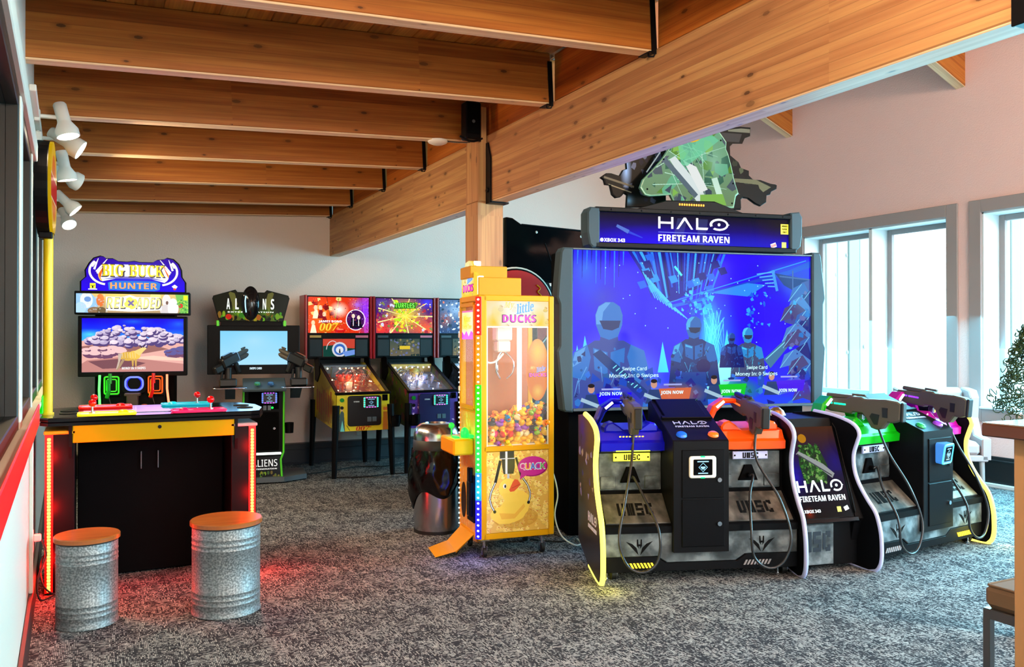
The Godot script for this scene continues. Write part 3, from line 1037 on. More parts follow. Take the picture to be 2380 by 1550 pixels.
	mb.tube(_curve([Vector3(0.12, 0.28, -5.72), Vector3(0.05, 0.2, -5.6), Vector3(0.06, 0.09, -5.5), Vector3(0.11, 0.03, -5.5), Vector3(0.15, 0.012, -5.62)], 8), 0.005, 6)
	solo("power_cable", mb, mt("rubber"), "black cable looping from the outlet to the red lit table", "cable")

func _curve(pts, n := 8):
	var out = []
	var m = pts.size()
	for i in m - 1:
		var a = pts[max(i - 1, 0)]; var b = pts[i]; var c = pts[i + 1]; var d = pts[min(i + 2, m - 1)]
		for k in n:
			out.append((b as Vector3).cubic_interpolate(c, a, d, float(k) / n))
	out.append(pts[m - 1])
	return out

func _rrect(w: float, h: float, r: float, n := 4):
	var o = []
	for c in [[1, 1, 0.0], [-1, 1, PI / 2], [-1, -1, PI], [1, -1, PI * 1.5]]:
		for k in n + 1:
			var a = c[2] + PI / 2 * k / n
			o.append(Vector2(c[0] * (w / 2 - r) + cos(a) * r, c[1] * (h / 2 - r) + sin(a) * r))
	return o

const FLAT := Basis(Vector3(1, 0, 0), Vector3(0, 0, -1), Vector3(0, 1, 0))   # prism lying down: its y runs to -z, its front looks up

# ------------------------------------------------------------------ cocktail arcade table
func _cocktail_table():
	var t = thing("cocktail_arcade_table", "black and yellow cocktail arcade table with red glowing corner strips and a yellow pole", "arcade table", W(0.37, 0, 5.95))
	var mb := MB.new()
	mb.box(Vector3(-0.02, 0.485, -0.12), Vector3(0.86, 0.95, 0.40), 0.006)
	part(t, "body", mb, mt("black_matte"))
	# corner boxes
	for s in [-1.0, 1.0]:
		mb = MB.new()
		var cx = -0.54 if s < 0 else 0.50
		mb.box(Vector3(cx, 0.475, 0.05), Vector3(0.155, 0.93, 0.64), 0.004)
		var b = part(t, "corner_box", mb, mt("black_satin"))
		mb = MB.new()
		mb.box(Vector3(cx, 0.945, 0.05), Vector3(0.165, 0.02, 0.66), 0.004)
		part(b, "cap", mb, mt("gold_metal") if s < 0 else mt("pink_fabric"))
		mb = MB.new()
		var sx = cx - 0.055 if s < 0 else cx + 0.05
		for k in 46:
			mb.box(Vector3(sx, 0.03 + 0.0195 * k, 0.376), Vector3(0.019, 0.0165, 0.012), 0.003)
		part(t, "led_strip", mb, em(Color(1.0, 0.62, 0.28), 4.0), "glowing red led strip")
		mb = MB.new()
		mb.box(Vector3(sx, 0.475, 0.372), Vector3(0.042, 0.92, 0.006))
		part(t, "led_channel_glow", mb, em(Color(1.0, 0.02, 0.0), 1.8))  # wide red band: glow of the strip on the panel, put in as emission
		for yy in [0.2, 0.5, 0.8]:
			omni("led_strip_glow", t.position + Vector3(sx, yy, 0.43), Color(1, 0.02, 0.01), 0.3 if s < 0 else 0.2, 0.05)
	# top: two stacked edges
	var top = PackedVector2Array([Vector2(-0.60, -0.40), Vector2(0.54, -0.40), Vector2(0.60, -0.37), Vector2(0.66, -0.12), Vector2(0.66, 0.16), Vector2(0.58, 0.38), Vector2(0.5, 0.42), Vector2(-0.5, 0.42), Vector2(-0.60, 0.38), Vector2(-0.645, 0.16), Vector2(-0.645, -0.33)])
	mb = MB.new()
	mb.xf = Transform3D(FLAT, Vector3.ZERO)
	mb.prism(top, 0.985, 1.008, 0.006)
	mb.prism(top, 1.010, 1.033, 0.006)
	var tt = part(t, "tabletop", mb, mt("black_gloss"))
	mb = MB.new(); mb.xf = Transform3D(FLAT, Vector3.ZERO)
	var sm = [Vector2(-0.42, -0.2), Vector2(0.42, -0.2), Vector2(0.42, 0.2), Vector2(-0.42, 0.2)]
	mb.prism(sm, 1.032, 1.036)
	part(tt, "screen_glass", mb, mt("dark_glass"))
	for c in [Vector2(0.55, 0.08), Vector2(0.545, -0.12), Vector2(-0.50, -0.10), Vector2(-0.5, 0.1)]:
		mb = MB.new()
		mb.xf = T(Vector3(c.x, 1.033, -c.y))
		mb.lathe([Vector2(0.052, 0.0), Vector2(0.052, 0.004), Vector2(0.045, 0.005), Vector2(0.042, 0.001), Vector2(0.0, 0.001)], 20)
		part(tt, "cup_holder", mb, mt("hole"))
	mb = MB.new()
	mb.box(Vector3(-0.355, 1.038, -0.02 + 0.16), Vector3(0.05, 0.008, 0.16), 0.002)
	part(tt, "vent_plate", mb, mt("grey_metal"))
	# drawer under the top
	mb = MB.new()
	mb.box(Vector3(-0.017, 0.933, 0.34), Vector3(0.915, 0.104, 0.08), 0.003)
	var dr = part(t, "front_panel", mb, mt("yellow_panel"), "yellow front panel")
	mb = MB.new(); mb.cyl(Vector3(0.0, 0.955, 0.379), Vector3(0.0, 0.955, 0.383), 0.011, 14)
	part(dr, "lock_hole", mb, mt("hole"))
	for s in [-1.0, 1.0]:
		mb = MB.new()
		mb.side([Vector2(0.385, 0.985), Vector2(0.385, 0.86), Vector2(0.37, 0.79), Vector2(0.08, 0.70), Vector2(0.08, 0.985)], -0.017 + s * 0.468 - 0.009, -0.017 + s * 0.468 + 0.009)
		part(t, "bracket", mb, mt("black_satin"))
		mb = MB.new()
		mb.box(Vector3(-0.04 + s * 0.05, 0.72, 0.088), Vector3(0.006, 0.11, 0.02), 0.001)
		part(t, "door_pull", mb, mt("grey_metal"))
	mb = MB.new()
	mb.tube([Vector3(0.54, 0.86, 0.3), Vector3(0.56, 0.82, 0.32), Vector3(0.575, 0.76, 0.33)], 0.006, 6)
	part(t, "strap_tab", mb, mt("yellow_paint"))
	# control panels
	var cp = [[-0.29, 0.30, Color(0.98, 0.85, 0.05), 0.95, "yellow"], [0.235, 0.30, Color(1.0, 0.05, 0.35), 0.95, "pink"], [-0.29, -0.27, Color(1.0, 0.06, 0.05), 0.75, "red"], [0.215, -0.27, Color(0.0, 0.75, 0.85), 0.75, "turquoise"]]
	for k in 4:
		var c = cp[k]
		var fr = 1.0 if c[1] > 0 else -1.0
		mb = MB.new(); mb.xf = Transform3D(FLAT, Vector3(c[0], 0, c[1]))
		mb.prism(_rrect(0.31, 0.17, 0.02), 1.034, 1.046, 0.004)
		var m := StandardMaterial3D.new()
		m.albedo_color = c[2]; m.roughness = 0.25
		var p = part(t, "control_panel", mb, m, "%s control panel" % c[4])
		mb = MB.new()
		var loop = []
		for v in _rrect(0.31, 0.17, 0.02): loop.append(Vector3(c[0] + v.x, 1.043, c[1] + v.y))
		mb.tube(loop, 0.0075, 8, true)
		part(p, "glowing_rim", mb, em(c[2], 1.2 if c[1] > 0 else 0.7))
		omni("control_panel_glow", t.position + Vector3(c[0], 1.10, c[1] + 0.02), c[2], 0.003, 0.04)
		mb = MB.new()
		var jx = c[0] + (-0.10 if c[0] < 0 else 0.08) + (0.0 if k != 2 else 0.0)
		if k == 0: jx = -0.37
		if k == 2: jx = -0.36
		if k == 1: jx = 0.31
		if k == 3: jx = 0.28
		var jz = c[1] - 0.04 * fr
		mb.cyl(Vector3(jx, 1.045, jz), Vector3(jx, 1.09, jz), 0.006, 8)
		mb.cyl(Vector3(jx, 1.045, jz), Vector3(jx, 1.052, jz), 0.018, 14)
		var j = part(p, "joystick", mb, mt("steel"))
		mb = MB.new(); mb.ball(Vector3(jx, 1.105, jz), Vector3(0.023, 0.023, 0.023), 16, 12)
		part(p, "ball_top", mb, mt("red_plastic"))
		mb = MB.new()
		mb.xf = T(Vector3(c[0] + (0.09 if c[0] < 0 else -0.09), 1.046, c[1]))
		mb.lathe([Vector2(0, 0.016), Vector2(0.02, 0.014), Vector2(0.026, 0.006), Vector2(0.03, 0.0)], 18)
		part(p, "button", mb, m)
	# pole with the round sign
	mb = MB.new()
	mb.cyl(Vector3(-0.612, 1.03, 0.12), Vector3(-0.612, 2.15, 0.12), 0.027, 20)
	mb.cyl(Vector3(-0.612, 1.033, 0.12), Vector3(-0.612, 1.045, 0.12), 0.034, 20)
	part(t, "pole", mb, mt("yellow_paint"), "yellow pole")
	var sg := Transform3D(Basis(Vector3.UP, PI / 2 - 0.02), Vector3(-0.612, 2.41, 0.12))
	mb = MB.new(); mb.xf = sg
	var disc = []
	for k in 40: disc.append(Vector2.from_angle(TAU * k / 40) * Vector2(0.275, 0.285))
	mb.prism(disc, -0.055, 0.012, 0.004)
	var sn = part(t, "round_sign", mb, mt("black_satin"), "round sign with black rim and yellow and red face")
	mb = MB.new(); mb.xf = sg
	var d2 = []
	for v in disc: d2.append(v * 0.985)
	var cv := CV.new(256, 256, Color8(250, 200, 10))
	cv.ell(0.5, 0.5, 0.36, 0.36, Color8(245, 120, 10))
	cv.rect(0.0, 0.40, 1.0, 0.24, Color8(215, 30, 40))
	cv.rect(0.0, 0.38, 1.0, 0.02, Color8(255, 240, 200)); cv.rect(0.0, 0.64, 1.0, 0.02, Color8(255, 240, 200))
	mb.prism(d2, 0.012, 0.03)
	part(sn, "sign_face", mb, emt(cv.tex(), 0.55, 0.3))
	mb = MB.new(); mb.xf = sg
	mb.box(Vector3(0, -0.275, -0.012), Vector3(0.13, 0.07, 0.075), 0.006)
	for k in 3: mb.cyl(Vector3(-0.035 + 0.035 * k, -0.275, 0.025), Vector3(-0.035 + 0.035 * k, -0.275, 0.031), 0.006, 8)
	part(sn, "clamp", mb, mt("black_metal"))

# ------------------------------------------------------------------ drum stools
func _stools():
	for q in [[-0.022, 4.963, 0.148, 0.468, "smaller galvanised drum stool with wooden lid, left of the two before the table"], [0.664, 4.855, 0.179, 0.505, "larger galvanised drum stool with wooden lid, right of the two before the table"]]:
		var t = thing("drum_stool", q[4], "stool", W(q[0], 0, q[1]), 0.0, "galvanised drum stools")
		var r: float = q[2]; var h: float = q[3]
		var pr = [Vector2(0, 0.003), Vector2(r + 0.004, 0.003), Vector2(r + 0.005, 0.010), Vector2(r, 0.016)]
		for f in [0.14, 0.20, 0.265, 0.735, 0.79, 0.853]:
			var y = h * f * 0.97
			pr.append(Vector2(r, y - 0.004)); pr.append(Vector2(r + 0.002, y - 0.0015)); pr.append(Vector2(r + 0.002, y + 0.0005)); pr.append(Vector2(r, y + 0.003))
		pr.append(Vector2(r, h - 0.034)); pr.append(Vector2(0, h - 0.034))
		var mb := MB.new()
		mb.lathe(pr, 48)
		part(t, "drum", mb, mt("galvanised"))
		mb = MB.new()
		mb.lathe([Vector2(0, h - 0.034), Vector2(r + 0.003, h - 0.034), Vector2(r + 0.003, h - 0.025)], 40)
		part(t, "gasket", mb, mt("rubber"))
		mb = MB.new(); mb.xf = Transform3D(FLAT, Vector3.ZERO)
		var c = []
		for k in 48: c.append(Vector2.from_angle(TAU * k / 48) * (r + 0.011))
		mb.prism(c, h - 0.025, h, 0.005)
		part(t, "lid", mb, prt((mt("seat_wood") as StandardMaterial3D).albedo_texture, 0.3), "round wooden lid")
# ------------------------------------------------------------------ shooting cabinet at the back left
func _buck_cabinet():
	var th = deg_to_rad(-8.0)
	var pos = W(0.36, 0, 8.95)
	var t = thing("arcade_cabinet", "tall BIG BUCK HUNTER RELOADED shooting cabinet with purple antler topper", "arcade cabinet", pos, th)
	var mb := MB.new()
	mb.box(Vector3(0, 0.41, -0.32), Vector3(0.62, 0.82, 0.62), 0.006)
	mb.box(Vector3(0, 1.3, -0.34), Vector3(0.72, 1.1, 0.42), 0.006)
	mb.box(Vector3(0, 1.95, -0.2), Vector3(0.9, 0.08, 0.36), 0.006)
	part(t, "body", mb, mt("black_matte"))
	# monitor
	mb = MB.new()
	mb.box(Vector3(-0.003, 1.418, -0.05), Vector3(0.976, 0.585, 0.09), 0.006)
	var mon = part(t, "monitor", mb, mt("black_satin"))
	var cv := CV.new(640, 366, Color8(30, 10, 200))
	cv.vgrad(0.0, 0.2, Color8(24, 0, 215), Color8(20, 50, 240))
	cv.vgrad(0.2, 0.42, Color8(20, 60, 245), Color8(60, 190, 255))
	cv.glow(0.5, 0.06, 0.25, 0.1, Color8(30, 120, 230, 200)); cv.glow(0.95, 0.1, 0.2, 0.16, Color8(40, 140, 240, 170)); cv.glow(0.08, 0.3, 0.2, 0.13, Color8(90, 220, 255, 230))
	var sand = Color8(226, 170, 160)
	cv.poly([[0, 0.42], [0.05, 0.40], [0.12, 0.42], [0.3, 0.44], [0.7, 0.42], [1, 0.38], [1, 1], [0, 1]], sand)
	cv.poly([[0, 0.52], [0.3, 0.46], [0.7, 0.5], [0.85, 0.58], [0.6, 0.66], [0.2, 0.66], [0, 0.62]], Color8(150, 100, 96))
	var rng := RandomNumberGenerator.new(); rng.seed = 21
	# the rock ridge: many rounded boulders, lit from the left
	for k in 210:
		var x = rng.randf_range(0.06, 0.99)
		var top = 0.12 + 0.2 * absf(x - 0.45) * 1.4 if x < 0.8 else 0.24 + (x - 0.8) * 0.6
		if x < 0.2: top = 0.40 - (x - 0.06) * 1.3
		var y = rng.randf_range(top, 0.42 + 0.10 * (1.0 - absf(x - 0.55) * 2.0))
		var s = rng.randf_range(0.012, 0.05)
		var v = rng.randf()
		var base = Color8(176, 160, 196).lerp(Color8(232, 214, 226), v)
		cv.ell(x + s * 0.25, y + s * 0.7, s, s * 1.15, Color8(84, 66, 120))
		cv.ell(x, y, s, s, base)
		cv.ell(x - s * 0.3, y - s * 0.35, s * 0.5, s * 0.5, base.lightened(0.25))
	for k in 40:
		var x = rng.randf_range(0.02, 0.38) if k < 26 else rng.randf_range(0.82, 1.0)
		var y = rng.randf_range(0.54, 0.7)
		var s = rng.randf_range(0.015, 0.05)
		cv.ell(x + 0.01, y + s, s * 1.3, s, Color8(110, 70, 100))
		cv.ell(x, y, s * 1.3, s, Color8(232, 190, 190) if k < 26 else Color8(96, 90, 150))
	cv.poly([[0.05, 0.78], [0.4, 0.72], [1, 0.86], [1, 1], [0, 1], [0, 0.84]], Color8(188, 128, 122))
	cv.poly([[0.06, 0.8], [0.4, 0.75], [0.62, 0.84], [0.5, 0.92], [0.2, 0.94]], Color8(120, 76, 84))
	cv.poly([[0.4, 0.74], [0.7, 0.7], [1, 0.76], [1, 0.8], [0.7, 0.78]], Color8(236, 200, 180))
	# antelope
	var an = Color8(214, 170, 74)
	cv.ell(0.45, 0.71, 0.095, 0.085, an); cv.ell(0.51, 0.69, 0.06, 0.085, Color8(236, 190, 84))
	cv.poly([[0.50, 0.62], [0.58, 0.55], [0.62, 0.58], [0.56, 0.70]], Color8(240, 204, 120))
	cv.ell(0.60, 0.565, 0.028, 0.024, Color8(240, 208, 130)); cv.line(0.585, 0.55, 0.56, 0.5, 0.008, Color8(60, 40, 30)); cv.line(0.6, 0.55, 0.605, 0.5, 0.008, Color8(60, 40, 30))
	cv.poly([[0.35, 0.66], [0.39, 0.66], [0.37, 0.8], [0.345, 0.95], [0.33, 0.95], [0.35, 0.8]], Color8(196, 176, 160))
	cv.poly([[0.39, 0.76], [0.42, 0.76], [0.37, 0.92], [0.345, 0.97], [0.335, 0.96]], Color8(170, 140, 110))
	for x in [0.48, 0.51]: cv.poly([[x, 0.76], [x + 0.025, 0.76], [x + 0.02, 0.9], [x + 0.008, 0.9]], Color8(206, 164, 86))
	for k in 6: cv.line(0.39 + 0.025 * k, 0.64, 0.395 + 0.025 * k, 0.74, 0.003, Color8(240, 220, 190))
	mb = MB.new()
	mb.prism([Vector2(-0.456, 1.170), Vector2(0.450, 1.170), Vector2(0.450, 1.688), Vector2(-0.456, 1.688)], -0.006, 0.001)
	part(mon, "screen", mb, emt(cv.tex(), 1.25))
	lett(mon, "MONEY IN: 0 SWIPES", T(Vector3(0.0, 1.205, 0.002)), 0.024, 0.21, em(Color(0.95, 0.98, 1), 1.0), 0.001)
	var al = area("screen_glow", pos + Vector3(0, 1.43, 0.06).rotated(Vector3.UP, th), Vector3(0, 0, 1).rotated(Vector3.UP, th), Vector2(0.88, 0.5), Color(0.62, 0.5, 0.9), 0.35)
	# RELOADED light box
	mb = MB.new()
	mb.box(Vector3(-0.005, 1.836, -0.08), Vector3(1.03, 0.225, 0.18), 0.006)
	var rb = part(t, "light_box", mb, mt("black_satin"))
	cv = CV.new(640, 128, Color8(214, 190, 130))
	cv.vgrad(0, 1, Color8(230, 200, 120), Color8(180, 150, 110))
	cv.poly([[0, 0], [0.13, 0], [0.2, 0.4], [0.17, 1], [0, 1]], Color8(150, 196, 240))
	cv.ell(0.09, 0.35, 0.055, 0.42, Color8(225, 238, 255)); cv.ell(0.1, 0.3, 0.03, 0.14, Color8(110, 150, 210)); cv.ell(0.04, 0.75, 0.05, 0.3, Color8(176, 214, 250))
	cv.ell(0.21, 0.35, 0.035, 0.34, Color8(226, 120, 60)); cv.ell(0.16, 0.9, 0.06, 0.2, Color8(140, 110, 80)); cv.ell(0.22, 0.9, 0.04, 0.2, Color8(110, 90, 60))
	cv.glow(0.35, 0.1, 0.2, 0.6, Color8(255, 220, 110, 220)); cv.ell(0.7, 0.2, 0.05, 0.35, Color8(250, 240, 140))
	cv.ell(0.80, 0.35, 0.04, 0.36, Color8(232, 226, 224)); cv.ell(0.805, 0.45, 0.012, 0.1, Color8(120, 90, 80)); cv.ell(0.79, 0.85, 0.05, 0.3, Color8(214, 206, 206)); cv.ell(0.86, 0.7, 0.05, 0.5, Color8(240, 236, 236))
	cv.poly([[0.88, 0], [1, 0], [1, 1], [0.93, 1], [0.9, 0.5]], Color8(120, 190, 90)); cv.rect(0.955, 0.05, 0.04, 0.25, Color8(240, 240, 40)); cv.ell(0.93, 0.6, 0.02, 0.12, Color8(220, 60, 50))
	for k in 40: cv.shard(rng, rng.randf_range(0.9, 1.0), rng.randf_range(0.3, 1.0), 0.012, Color8(70, 150, 60) if k % 2 else Color8(170, 220, 80))
	for k in 30: cv.shard(rng, rng.randf_range(0.0, 0.28), rng.randf_range(0.0, 1.0), 0.012, Color8(200, 210, 220, 150))
	cv.poly([[0.26, 0.16], [0.4, 0.16], [0.47, 0.05], [0.53, 0.16], [0.73, 0.16], [0.755, 0.3], [0.755, 0.85], [0.5, 0.94], [0.26, 0.88]], Color8(252, 252, 250))
	mb = MB.new()
	mb.prism([Vector2(-0.505, 1.742), Vector2(0.495, 1.742), Vector2(0.495, 1.925), Vector2(-0.505, 1.925)], 0.0, 0.012)
	part(rb, "lit_panel", mb, emt(cv.tex(), 1.25))
	for q in [["REL", -0.155, 0.155], ["ADED", 0.135, 0.215]]:
		lett(rb, q[0], T(Vector3(q[1] + 0.002, 1.834, 0.013)), 0.112, q[2] + 0.014, em(Color(0.28, 0.30, 0.40), 0.4), 0.001, "Droid Sans", 700, 0.1)
		lett(rb, q[0], T(Vector3(q[1], 1.837, 0.0145)), 0.098, q[2], em(Color(1.0, 0.95, 0.55), 1.0), 0.001, "Droid Sans", 700, 0.1)
	mb = MB.new()
	mb.xf = T(Vector3(-0.025, 1.836, 0.016))
	var oo = []
	for k in 24: oo.append(Vector2.from_angle(TAU * k / 24) * (0.06 if k % 6 < 4 else 0.048))
	mb.prism(oo, 0, 0.001)
	part(rb, "target_badge", mb, em(Color(0.97, 0.92, 0.35), 1.1))
	mb = MB.new(); mb.xf = T(Vector3(-0.025, 1.836, 0.0175), 0, 0, PI / 4)
	mb.box(Vector3.ZERO, Vector3(0.07, 0.018, 0.001)); mb.box(Vector3.ZERO, Vector3(0.018, 0.07, 0.001))
	part(rb, "target_cross", mb, em(Color(0.45, 0.42, 0.7), 0.8))
	# topper
	var o = [[-0.475, 1.945], [-0.475, 2.04], [-0.43, 2.085], [-0.435, 2.15], [-0.40, 2.22], [-0.36, 2.27], [-0.30, 2.293], [-0.27, 2.285], [-0.25, 2.268], [-0.19, 2.27], [-0.14, 2.243], [-0.06, 2.24], [0.0, 2.25], [0.05, 2.24], [0.17, 2.24], [0.21, 2.266], [0.27, 2.272], [0.30, 2.29], [0.36, 2.278], [0.41, 2.23], [0.435, 2.17], [0.44, 2.10], [0.475, 2.045], [0.475, 1.945]]
	var P = []
	for p in o: P.append(Vector2(p[0], p[1]))
	mb = MB.new()
	mb.prism(P, -0.05, 0.0, 0.004)
	var tp = part(t, "topper", mb, mt("black_satin"))
	cv = CV.new(640, 240, Color8(40, 10, 190))
	cv.vgrad(0, 1, Color8(52, 16, 150), Color8(40, 10, 235))
	cv.glow(0.5, 0.5, 0.4, 0.5, Color8(70, 120, 240, 200))
	for s in [-1.0, 1.0]:
		var X = func(x): return 0.5 + s * x
		cv.ell(X.call(0.30), 0.48, 0.045, 0.24, Color8(250, 200, 90)); cv.ell(X.call(0.30), 0.48, 0.036, 0.2, Color8(230, 100, 30))
		cv.arc(X.call(0.25), 0.42, 0.185, 0.42, PI * 0.55 if s < 0 else PI * 0.45, PI * 1.25 if s < 0 else -PI * 0.25, 0.022, Color8(250, 244, 230))
		for q in [[0.36, 0.45, 0.25, 0.05], [0.38, 0.38, 0.34, 0.06], [0.35, 0.5, 0.30, 0.3], [0.40, 0.3, 0.36, 0.16]]:
			cv.line(X.call(q[0]), q[1], X.call(q[2]), q[3], 0.022, Color8(250, 246, 236), 0.006)
	cv.poly([[0.18, 0.62], [0.22, 0.22], [0.78, 0.22], [0.84, 0.62], [0.8, 0.74], [0.65, 0.62], [0.35, 0.62], [0.2, 0.72]], Color8(235, 238, 250))
	cv.poly([[0.2, 0.66], [0.36, 0.57], [0.64, 0.57], [0.8, 0.68], [0.64, 0.63], [0.36, 0.63]], Color8(120, 110, 190))
	cv.poly([[0.25, 0.76], [0.3, 0.70], [0.72, 0.70], [0.76, 0.76], [0.75, 0.95], [0.70, 0.99], [0.26, 0.97]], Color8(50, 120, 215))
	cv.rect(0.08, 0.78, 0.055, 0.15, Color8(240, 240, 60)); cv.rect(0.065, 0.94, 0.085, 0.03, Color8(250, 250, 250))
	cv.arc(0.107, 0.83, 0.02, 0.03, 0.0, PI, 0.004, Color8(30, 30, 30)); cv.rect(0.1, 0.86, 0.014, 0.06, Color8(30, 30, 30))
	cv.poly([[0.87, 0.84], [0.9, 0.78], [0.93, 0.84], [0.905, 0.94]], Color8(252, 240, 248)); cv.ell(0.9, 0.92, 0.015, 0.03, Color8(230, 60, 60))
	mb = MB.new()
	var P2 = []
	for p in P: P2.append(Vector2(p.x * 0.97, 1.952 + (p.y - 1.945) * 0.955))
	mb.prism(P2, 0.0, 0.004)
	part(tp, "lit_panel", mb, emt(cv.tex(), 1.25))
	for wd in [["BIG", -0.185, 0.19], ["BUCK", 0.115, 0.31]]:
		lett(tp, wd[0], T(Vector3(wd[1] + 0.003, 2.15, 0.005), 0, 0, 0), 0.128, wd[2] + 0.024, em(Color(0.12, 0.1, 0.35), 0.25), 0.002, "Droid Serif", 700)
		lett(tp, wd[0], T(Vector3(wd[1], 2.152, 0.007), 0, 0, 0), 0.108, wd[2], em(Color(1.0, 0.80, 0.0), 1.15), 0.002, "Droid Serif", 700)
	lett(tp, "HUNTER", T(Vector3(0.0, 2.005, 0.006)), 0.058, 0.42, em(Color(1.0, 0.6, 0.3), 1.1), 0.002)
	# gun deck under the monitor
	mb = MB.new()
	mb.box(Vector3(0, 0.98, -0.06), Vector3(0.56, 0.32, 0.08), 0.006)
	mb.box(Vector3(0, 0.83, 0.14), Vector3(0.60, 0.03, 0.44), 0.006)
	mb.box(Vector3(0, 0.4, 0.12), Vector3(0.52, 0.8, 0.36), 0.006)
	var dk = part(t, "gun_deck", mb, mt("black_satin"))
	mb = MB.new()
	mb.box(Vector3(0.0, 0.90, 0.1), Vector3(0.10, 0.10, 0.10), 0.006)
	mb.box(Vector3(0.0, 0.955, 0.09), Vector3(0.14, 0.025, 0.12), 0.004)
	pm("brown_box", Color(0.25, 0.19, 0.15), 0.5)
	part(dk, "ticket_box", mb, mt("brown_box"))
	for s in [-1.0, 1.0]:
		var gc = Color(0.03, 1.0, 0.1) if s < 0 else Color(1.0, 0.26, 0.02)
		mb = MB.new()
		mb.tube([Vector3(0.30 * s, 1.14, 0.0), Vector3(0.302 * s, 1.0, 0.02), Vector3(0.285 * s if s < 0 else 0.325, 0.85, 0.10)], 0.011, 10)
		part(t, "neon_tube", mb, em(gc.lerp(Color.WHITE, 0.35), 2.2), "glowing %s tube" % ("green" if s < 0 else "orange"))
		omni("neon_tube_glow", pos + Vector3(0.30 * s, 1.02, 0.12).rotated(Vector3.UP, th), gc, 0.035, 0.05)
		mb = MB.new()
		mb.box(Vector3(0.195 * s, 1.03, -0.01), Vector3(0.15, 0.20, 0.03), 0.008)
		var sp = part(t, "side_speaker", mb, mt("black_satin"))
		mb = MB.new()
		for f in [[0.125, 0.165, 0.008], [0.085, 0.115, 0.006]]:
			var loop = []
			for v in _rrect(f[0], f[1], 0.015): loop.append(Vector3(0.195 * s + v.x, 1.04 + v.y, 0.008))
			mb.tube(loop, f[2], 6, true)
		part(sp, "glowing_frame", mb, em(gc.lerp(Color(0.7, 0.9, 0.2), 0.3) if s < 0 else gc.lerp(Color(1, 0.6, 0), 0.3), 0.8))
		mb = MB.new(); mb.xf = T(Vector3(0.115 * s, 0.846, 0.22))
		mb.lathe([Vector2(0, 0.024), Vector2(0.024, 0.02), Vector2(0.032, 0.0)], 16)
		part(dk, "start_button", mb, em(Color(0.1, 0.5, 0.3) if s < 0 else Color(0.8, 0.35, 0.05), 0.4))
	# round blue speaker
	mb = MB.new()
	mb.xf = T(Vector3(0.005, 1.055, 0.0))
	mb.prism(_rrect(0.215, 0.2, 0.04), -0.03, 0.012, 0.006)
	var spk = part(t, "centre_speaker", mb, mt("black_satin"))
	mb = MB.new()
	var loop2 = []
	for v in _rrect(0.155, 0.125, 0.05, 6): loop2.append(Vector3(0.005 + v.x, 1.055 + v.y, 0.016))
	mb.tube(loop2, 0.009, 8, true)
	part(spk, "glowing_ring", mb, em(Color(0.35, 0.42, 1.0), 2.0))
	mb = MB.new(); mb.xf = T(Vector3(0.005, 1.055, 0.0), PI / 2)
	mb.lathe([Vector2(0.0, 0.004), Vector2(0.02, 0.006), Vector2(0.03, 0.002), Vector2(0.06, 0.012), Vector2(0.066, 0.014), Vector2(0.07, 0.01)], 24)
	part(spk, "cone", mb, em(Color(0.05, 0.0, 0.95), 0.9))
	# the two tethered rifles, barrel up in their rests
	for s in [-1.0, 1.0]:
		var gp = pos + Vector3(0.19 * s, 0.845, 0.16).rotated(Vector3.UP, th)
		var g = thing("toy_rifle", "%s toy rifle standing barrel up below the desert screen" % ("green" if s < 0 else "orange red"), "toy gun", gp, th, "rifles of the hunting cabinet")
		var gm = mt("green_plastic") if s < 0 else mt("red_plastic")
		mb = MB.new()
		mb.box(Vector3(-0.012, 0.20, 0.0), Vector3(0.032, 0.13, 0.03), 0.008)
		mb.cyl(Vector3(0.0, 0.22, 0), Vector3(0.0, 0.315, 0), 0.016, 12)
		part(g, "barrel", mb, gm)
		mb = MB.new(); mb.xf = T(Vector3(-0.018, 0.12, 0), 0, 0, -0.25)
		mb.box(Vector3(0, 0.0, 0), Vector3(0.036, 0.09, 0.026), 0.008)
		part(g, "grip", mb, gm)
		mb = MB.new()
		mb.tube(_curve([Vector3(-0.01, 0.09, 0.0), Vector3(0.01, 0.03, 0.03), Vector3(0.02, 0.0, 0.03)], 5), 0.005, 6)
		part(g, "tether", mb, mt("rubber"))

